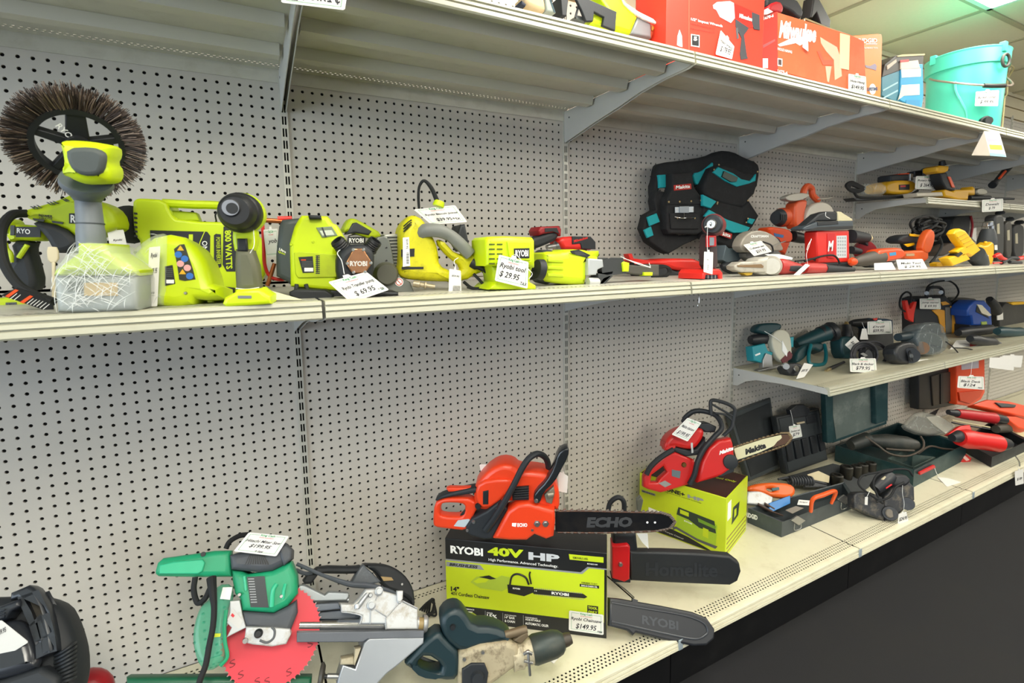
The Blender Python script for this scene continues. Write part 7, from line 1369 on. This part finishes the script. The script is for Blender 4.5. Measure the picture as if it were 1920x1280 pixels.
t.part('coil', M('#3a3c40', .5), *[T([F.W(1065+i*16, 600, 0)+V((.0, .0, 0))+F.ex*0+F.ey*(.018*math.cos(k*math.pi/4))+F.n*(.018*math.sin(k*math.pi/4)) for k in range(8)], .0045, 3, 8, True) for i in range(9)], TP(F, [(990, 590, 0), (1060, 580, 0), (1200, 600, 0), (1290, 620, 0)], .005), S(F, [(1150, 590), (1280, 600), (1300, 640), (1160, 640)], -.02, 0, .005))
solo('paper_card', 'cream card lying on dark case contents behind the orange case handle', 'card', M('#cdbf9c', .7), S(Fr(F.w(0, 0, .0), 20, 35), [(1170, 560), (1240, 538), (1310, 570), (1305, 612), (1200, 590)], -.0008, 0, 0))
tagcard('cream label card inside the grey jigsaw case beside the orange handle', [(1118, 716), (1190, 722), (1182, 752), (1108, 748)], Fr(atz(1150, 740, ZB+.06), 20, 50), 0, [('Ridgid', .1, .4, .8, .25, 0)], tab=False, header=False)
t = Thing('metal_plate', 'small silver framed grey pad in the jigsaw case front', 'plate', atz(1090, 790, ZB+.06)); t.part('pad', M('#80786e', .5), S(Fr(atz(1090, 790, ZB+.05), 20, 60), [(1035, 780), (1100, 755), (1150, 768), (1080, 802)], -.004, 0, .001))
# second case with slots
t = Thing('socket_case', 'raised black case lid with moulded slots and hanging tag', 'case', atz(1180, 640, ZB))
F, lo2 = lid(t, 'lid', CB2, M('#2e3336', .55), (1045, 560), (1300, 470), (980, 205), (1245, 150), .035, .08)
t.part('slots', M('#15181c', .5), *[S(F, [(1040+i*50, 370-i*14), (1070+i*50, 362-i*14), (1090+i*50, 470-i*16), (1058+i*50, 482-i*16)], .002, .012, .003) for i in range(5)], sub=lo2)
t.part('handle_notch', DK, S(F, [(1065, 160), (1100, 130), (1150, 125), (1190, 150), (1180, 200), (1080, 215)], -.02, .006, .006), S(F, [(1165, 200), (1220, 185), (1228, 235), (1172, 250)], .002, .006, .002), (S(F, [(1105, 240), (1155, 230), (1158, 240), (1110, 250)], .002, .008, .001), M('#b8aa90', .5)), sub=lo2)
t.part('tray', CB2, S(Fr(atz(1250, 700, ZB), 20, 60), [(1010, 580), (1330, 490), (1640, 560), (1500, 680), (1300, 640)], -.02, .0, .004))
tagcard('small white tag hanging on the raised black case lid', [(1056, 262), (1126, 250), (1140, 325), (1068, 342)], Fr(F.w(0, 0, .03), 20), 0, [('Socket set', .1, .5, .9, .16, 0), ('$79', .2, .15, .8, .26, 0)], string=[(1085, 255, 0), (1078, 210, 0), (1065, 160, -.01)])
sock0 = None
for i, (x, y, hh_) in enumerate([(1350, 640, 110), (1410, 605, 100), (1470, 600, 100), (1510, 590, 105), (1560, 580, 100), (1330, 600, 60)][:5]):
    F = Fr(atz(x, y+10, ZB+.01), 0, 0)
    t = Thing('impact_socket', 'black impact socket '+['nearest to the orange case handle', 'second from the orange case handle', 'third from the orange case handle', 'fourth from the orange case handle', 'nearest the big green case'][i], 'socket', F.P, 'row of black impact sockets')
    p0 = F.P; p1 = F.P+V((0, 0, .085 if i else .07)); rr_ = rad(34 if i < 2 else 28, p0)
    t.part('barrel', M('#26241f', .4, .4), L(p0, p1, [(0, rr_*.95), (.45, rr_*.95), (.55, rr_*1.05), (.95, rr_*1.05), (1, rr_*.9), (1, rr_*.6), (.8, rr_*.55), (.8, 0)], 24))
# belt sander
F = Fr(atz(1650, 855, ZB), 28, 22)
t = Thing('belt_sander', 'dusty black belt sander with looped cord near the base shelf front', 'sander', F.w(0, 0, -.06))
t.part('body', M('#26282c', .5, var=.3, dirt='#6b6252', da=.7, ds=40), S(F, [(1460, 690), (1480, 672), (1560, 668), (1640, 700), (1660, 770), (1650, 850), (1560, 815), (1465, 770)], -.05, .0, .008), S(F, [(1650, 700), (1720, 620), (1790, 585), (1840, 640), (1842, 720), (1740, 815), (1660, 850)], -.06, .004, .010))
t.part('grip', DK, LP(F, (1590, 650), (1690, 560), [(0, 34), (.2, 40), (.8, 44), (1, 34)], da=.01), S(F, [(1690, 560), (1780, 555), (1825, 600), (1780, 640), (1700, 640)], -.04, .01, .01, sm=1), (S(F, [(1632, 590), (1655, 570), (1685, 582), (1670, 612)], .01, .034, .004), M('#b4a88c', .5)), (S(F, [(1655, 636), (1692, 618), (1700, 626), (1662, 650)], .02, .034, .001), REDM))
t.part('rollers', DK, LP(F, (1680, 800), (1685, 802), [(0, 46), (1, 40)], da=.0, db=.016), (LP(F, (1682, 802), (1682, 802), [(0, 26), (1, 22)], da=.016, db=.02), M('#6d665c', .5)), LP(F, (1790, 740), (1792, 742), [(0, 40), (1, 36)], da=.0, db=.012))
t.part('cord', RUB, TP(F, [(1640, 740, .02), (1540, 670, .03), (1490, 620, .03), (1510, 570, .03), (1590, 550, .03), (1690, 530, .03), (1790, 530, .02), (1825, 570, .01)], .0042), TP(F, [(1610, 700, .03), (1580, 620, .035), (1610, 560, .035), (1700, 535, .03)], .0042), TP(F, [(1600, 730, .03), (1680, 700, .04), (1720, 640, .04), (1770, 610, .03)], .0042))
tagcard('white tag hanging on a long string in front of the belt sander', [(1738, 805), (1785, 790), (1800, 850), (1732, 868)], Fr(F.w(0, 0, .03), 10, 0), 0, [('$24.95', .1, .2, .9, .4, 0)], header=False, string=[(1765, 800, 0), (1772, 740, 0), (1762, 680, 0), (1762, 628, 0)])
tagcard('small white tag on short string at left of the belt sander', [(1530, 700), (1548, 700), (1545, 750), (1528, 748)], Fr(F.w(0, 0, .03), 10, 0), 0, [], header=False, tab=False, string=[(1540, 700, 0), (1560, 660, 0)])
# big green case
crop(1480, 660, 4.3636)
CGN = M('#17373a', .45, var=.15, dirt='#4a5c5c', da=.45, ds=10)
t = Thing('drill_case', 'large open dark green case with tall upright lid and dusty drill inside', 'case', atz(1000, 1080, ZB))
tr, cs = tray(t, 'tray', CGN, [(1010, 1110), (1440, 880), (880, 690), (370, 890)], .085)
Ff = Fr(cs[0], math.degrees(math.atan2(-(cs[1].y-cs[0].y), cs[1].x-cs[0].x)))
t.part('latch', REDM, S(Ff, [(1070, 985), (1190, 925), (1200, 945), (1075, 1005)], .002, .012, .002), sub=tr); t.part('string', PLW, TP(Ff, [(1190, 950, .01), (1205, 990, .012), (1225, 1020, .012)], .001), sub=tr)
F, lo3 = lid(t, 'lid', CGN, M('#59635f', .5, var=.25, dirt='#8a918a', da=.6, ds=8), (360, 745), (800, 590), (292, 230), (812, 90), .04, .1, Fr(aty(360, 745, -.14), 12, 0))
t.part('lid_side', CGN, S(F, [(700, 120), (812, 95), (808, 560), (712, 590)], .0, .03, .004), S(F, [(292, 230), (360, 215), (362, 740), (310, 745)], 0, .03, .004), sub=lo3)
def wl(a, b_, h_, th=.004):
    p, q_ = atz(*a, ZB+.008), atz(*b_, ZB+.008); n_ = (q_-p).cross(V((0, 0, 1))).normalized()*th
    v = [p, q_, q_+n_, p+n_]; v += [x_+V((0, 0, h_)) for x_ in v]
    return v, [(0, 1, 2, 3), (4, 5, 6, 7), (0, 1, 5, 4), (1, 2, 6, 5), (2, 3, 7, 6), (3, 0, 4, 7)]
t.part('compartment', M('#43524e', .5, dirt='#6f786f', da=.5), wl((800, 960), (1010, 1035), .06), wl((1010, 1035), (1180, 950), .06), wl((1000, 930), (1180, 950), .06), wl((800, 960), (960, 880), .06), sub=tr)
F = Fr(atz(800, 850, ZB+.06), 20, 40)
t = Thing('corded_drill', 'dusty dark corded drill with cream oval badge inside the green case', 'drill', F.P)
t.part('body', M('#2c302d', .5, dirt='#5a5448', da=.5), LP(F, (500, 760), (640, 710), [(0, 40), (.3, 52), (1, 56)], da=0), LP(F, (640, 720), (1040, 760), [(0, 40), (.4, 66), (.8, 62), (1, 40)], da=0), (SPH(F.W(905, 748, .024), rad(44, F.P), 1, .62, .3, F), M('#cfc9b4', .4)))
t.part('cord', M('#4a4036', .55), TP(F, [(620, 690, .03), (720, 760, .035), (820, 830, .035), (960, 850, .03), (1080, 800, .03), (1100, 740, .03), (1075, 690, .02)], .005), TP(F, [(790, 790, .03), (900, 800, .035), (1020, 805, .03)], .005), TP(F, [(1050, 830, .02), (1150, 770, .02), (1260, 790, .01), (1370, 800, 0)], .005))
tagcard('cream tag lying flat on the base shelf below the red case latch', [(1210, 1020), (1300, 1030), (1408, 1062), (1290, 1100)], Fr(atz(1300, 1060, ZB+.002), 0, 88), 0, [], header=False, tab=False)
# items right of the green case
F = nearer(Fr(atz(1150, 700, ZB+.05), 10, 35), .04)
t = Thing('bagged_tool', 'tool in crumpled clear plastic bag lying behind the green case', 'bag', F.P)
t.part('tool', DK, S(F, [(960, 620), (1060, 520), (1200, 560), (1280, 650), (1150, 680)], -.03, 0, .008)); g, st = wrap(F, [(935, 610), (990, 540), (1060, 475), (1180, 500), (1320, 560), (1370, 620), (1290, 675), (1100, 680)], -.02, .006, 40, 31)
t.part('bag', M('#a7a79c', .15, alpha=.45, bump=.9, bs=60), *g, *[(q_, FILM2) for q_ in st], (S(F, [(1120, 530), (1220, 520), (1360, 600), (1280, 665), (1180, 590)], .008, .009, 0), M('#cfcabc', .6)), kind='stuff')
RR = M('#d0201c', .38, var=.05)
F = nearer(Fr(atz(1560, 830, ZB+.05), 8, 35), .03)
t = Thing('reciprocating_saw', 'bright red power tool lying in the black tray, front one', 'saw', F.P)
t.part('body', RR, LP(F, (1390, 700), (1700, 745), [(0, 62), (.2, 78), (.5, 70), (1, 72)], da=0), S(F, [(1300, 670), (1400, 600), (1480, 590), (1500, 640), (1380, 690)], -.03, 0, .008)); t.part('end_cap', DK, LP(F, (1700, 745), (1790, 750), [(0, 70), (.3, 62), (1, 40)], da=0)); t.part('nose', DK, LP(F, (1390, 690), (1330, 700), [(0, 50), (1, 30)], da=.0))
F = nearer(Fr(atz(1500, 700, ZB+.06), 8, 35), .03)
t = Thing('reciprocating_saw', 'red power tool lying behind the front red tool', 'saw', F.P)
t.part('body', M('#b81e24', .4), LP(F, (1370, 500), (1670, 540), [(0, 34), (.2, 40), (1, 46)], da=0)); t.part('end_cap', DK, LP(F, (1670, 540), (1760, 555), [(0, 44), (1, 34)], da=0), LP(F, (1300, 490), (1370, 500), [(0, 20), (1, 30)], da=0)); t.part('light_strip', M('#c4b890', .5), TP(F, [(1330, 555, .0), (1450, 580, .0), (1640, 615, 0)], .004), (TP(F, [(1330, 575, .0), (1450, 600, .0), (1640, 630, 0)], .004), DK))
t = Thing('black_case', 'black open tray under the red tools at the right', 'case', atz(1600, 950, ZB)); tr, cs = tray(t, 'tray', CB2, [(1650, 945), (1960, 800), (1640, 640), (1400, 800)], .055)
t.part('latch', STEEL, TP(Fr(cs[0], 20), [(1850, 850, .01), (1880, 900, .012), (1885, 960, .012)], .003), sub=tr)
F = Fr(atz(1430, 900, ZB+.0), 20, 40)
t = Thing('red_packet', 'small red and white plastic packet lying beside the green case corner', 'packet', F.P); t.part('packet', M('#c93a34', .3), S(F, [(1370, 820), (1420, 805), (1495, 870), (1480, 905), (1430, 915), (1375, 870)], -.012, 0, .004), (S(F, [(1390, 835), (1420, 830), (1475, 880), (1450, 890)], 0, .001, 0), M('#e0b8ac', .5)))
F = Fr(atz(1480, 560, ZB+.1), 0, 0); F.P.y = -.12
t = Thing('orange_case', 'bright orange plastic case standing on end behind the hanging price tag', 'case', V((F.P.x, -.16, ZB)))
t.part('shell', M('#e2481c', .4), S(F, [(1368, 80), (1600, 50), (1602, 330), (1570, 390), (1480, 445), (1370, 430)], -.06, 0, .008), (S(F, [(1410, 90), (1550, 70), (1550, 130), (1410, 145)], 0, .002, 0), M('#b9b4c0', .5))); t.part('ridge', M('#c93d16', .45), S(F, [(1390, 330), (1590, 310), (1560, 370), (1480, 425), (1400, 400)], 0, .01, .004))
F = nearer(Fr(atz(1800, 600, ZB+.05), 0, 35), .05)
t = Thing('orange_saw', 'orange cased tool lying flat at the right frame edge', 'case', F.P); t.part('shell', M('#e2481c', .4), S(F, [(1500, 430), (1620, 385), (1800, 400), (1960, 440), (1960, 540), (1800, 500), (1600, 455)], -.04, 0, .008), S(F, [(1760, 520), (1860, 525), (1960, 560), (1960, 640), (1880, 620)], -.04, .01, .008)); t.part('black_grip', DK, S(F, [(1690, 410), (1790, 420), (1860, 430), (1850, 450), (1740, 450)], -.01, .01, .003))
F = Fr(atz(1820, 640, ZB+.05), 0, 35)
t = Thing('dusty_tool', 'grey dusty tool and cream card between red and orange tools at right edge', 'power tool', F.P); t.part('body', M('#4a463c', .6, var=.3), LP(F, (1690, 630), (1860, 590), [(0, 30), (.4, 48), (1, 40)], da=0)); t.part('card', M('#cdbd92', .6), S(F, [(1810, 650), (1930, 640), (1940, 690), (1830, 700)], -.004, .0, .001))
F = Fr(atz(1280, 500, ZB+.1), 0, 0); F.P.y = -.08
t = Thing('drill_case', 'tall dark case standing against the pegboard left of the orange case', 'case', V((F.P.x, -.12, ZB)))
t.part('shell', M('#1f2122', .5), S(F, [(1060, 170), (1160, 120), (1372, 110), (1372, 430), (1180, 470), (1060, 470)], -.05, 0, .008)); t.part('moulding', M('#3b342c', .55), S(F, [(1165, 200), (1250, 170), (1330, 160), (1330, 400), (1180, 440)], 0, .008, .003), (S(F, [(1240, 180), (1262, 178), (1262, 420), (1240, 425)], .008, .014, .002), M('#141516', .5)))
F = Fr(atz(950, 560, ZB+.04), 5, 40)
t = Thing('dark_case', 'low black case lying flat between the green lid and the bagged tool', 'case', F.P); t.part('shell', BLK2, S(F, [(810, 560), (900, 490), (1060, 440), (1250, 430), (1200, 520), (1000, 600), (860, 620)], -.03, 0, .008)); t.part('rib', DK, TP(F, [(840, 540, .002), (950, 480, .002), (1050, 455, .002)], .005))
tagcard('white tag hanging below the base shelf rail at the right edge', [(1845, 975), (1915, 955), (1918, 1075), (1850, 1092)], Fr(atz(1880, 900, ZB)+V((0, 0, -.02)), 0), 0, [], header=False, string=[(1875, 965, 0), (1868, 930, 0)]) if False else None
F = aty_(1880, 1000, -.59)
tagcard('white tag hanging below the base shelf rail at the right edge', [(1845, 975), (1915, 955), (1918, 1075), (1850, 1092)], F, 0, [('$ 89', .2, .3, .8, .2, 0)], header=False, string=[(1875, 965, 0), (1868, 930, 0)])
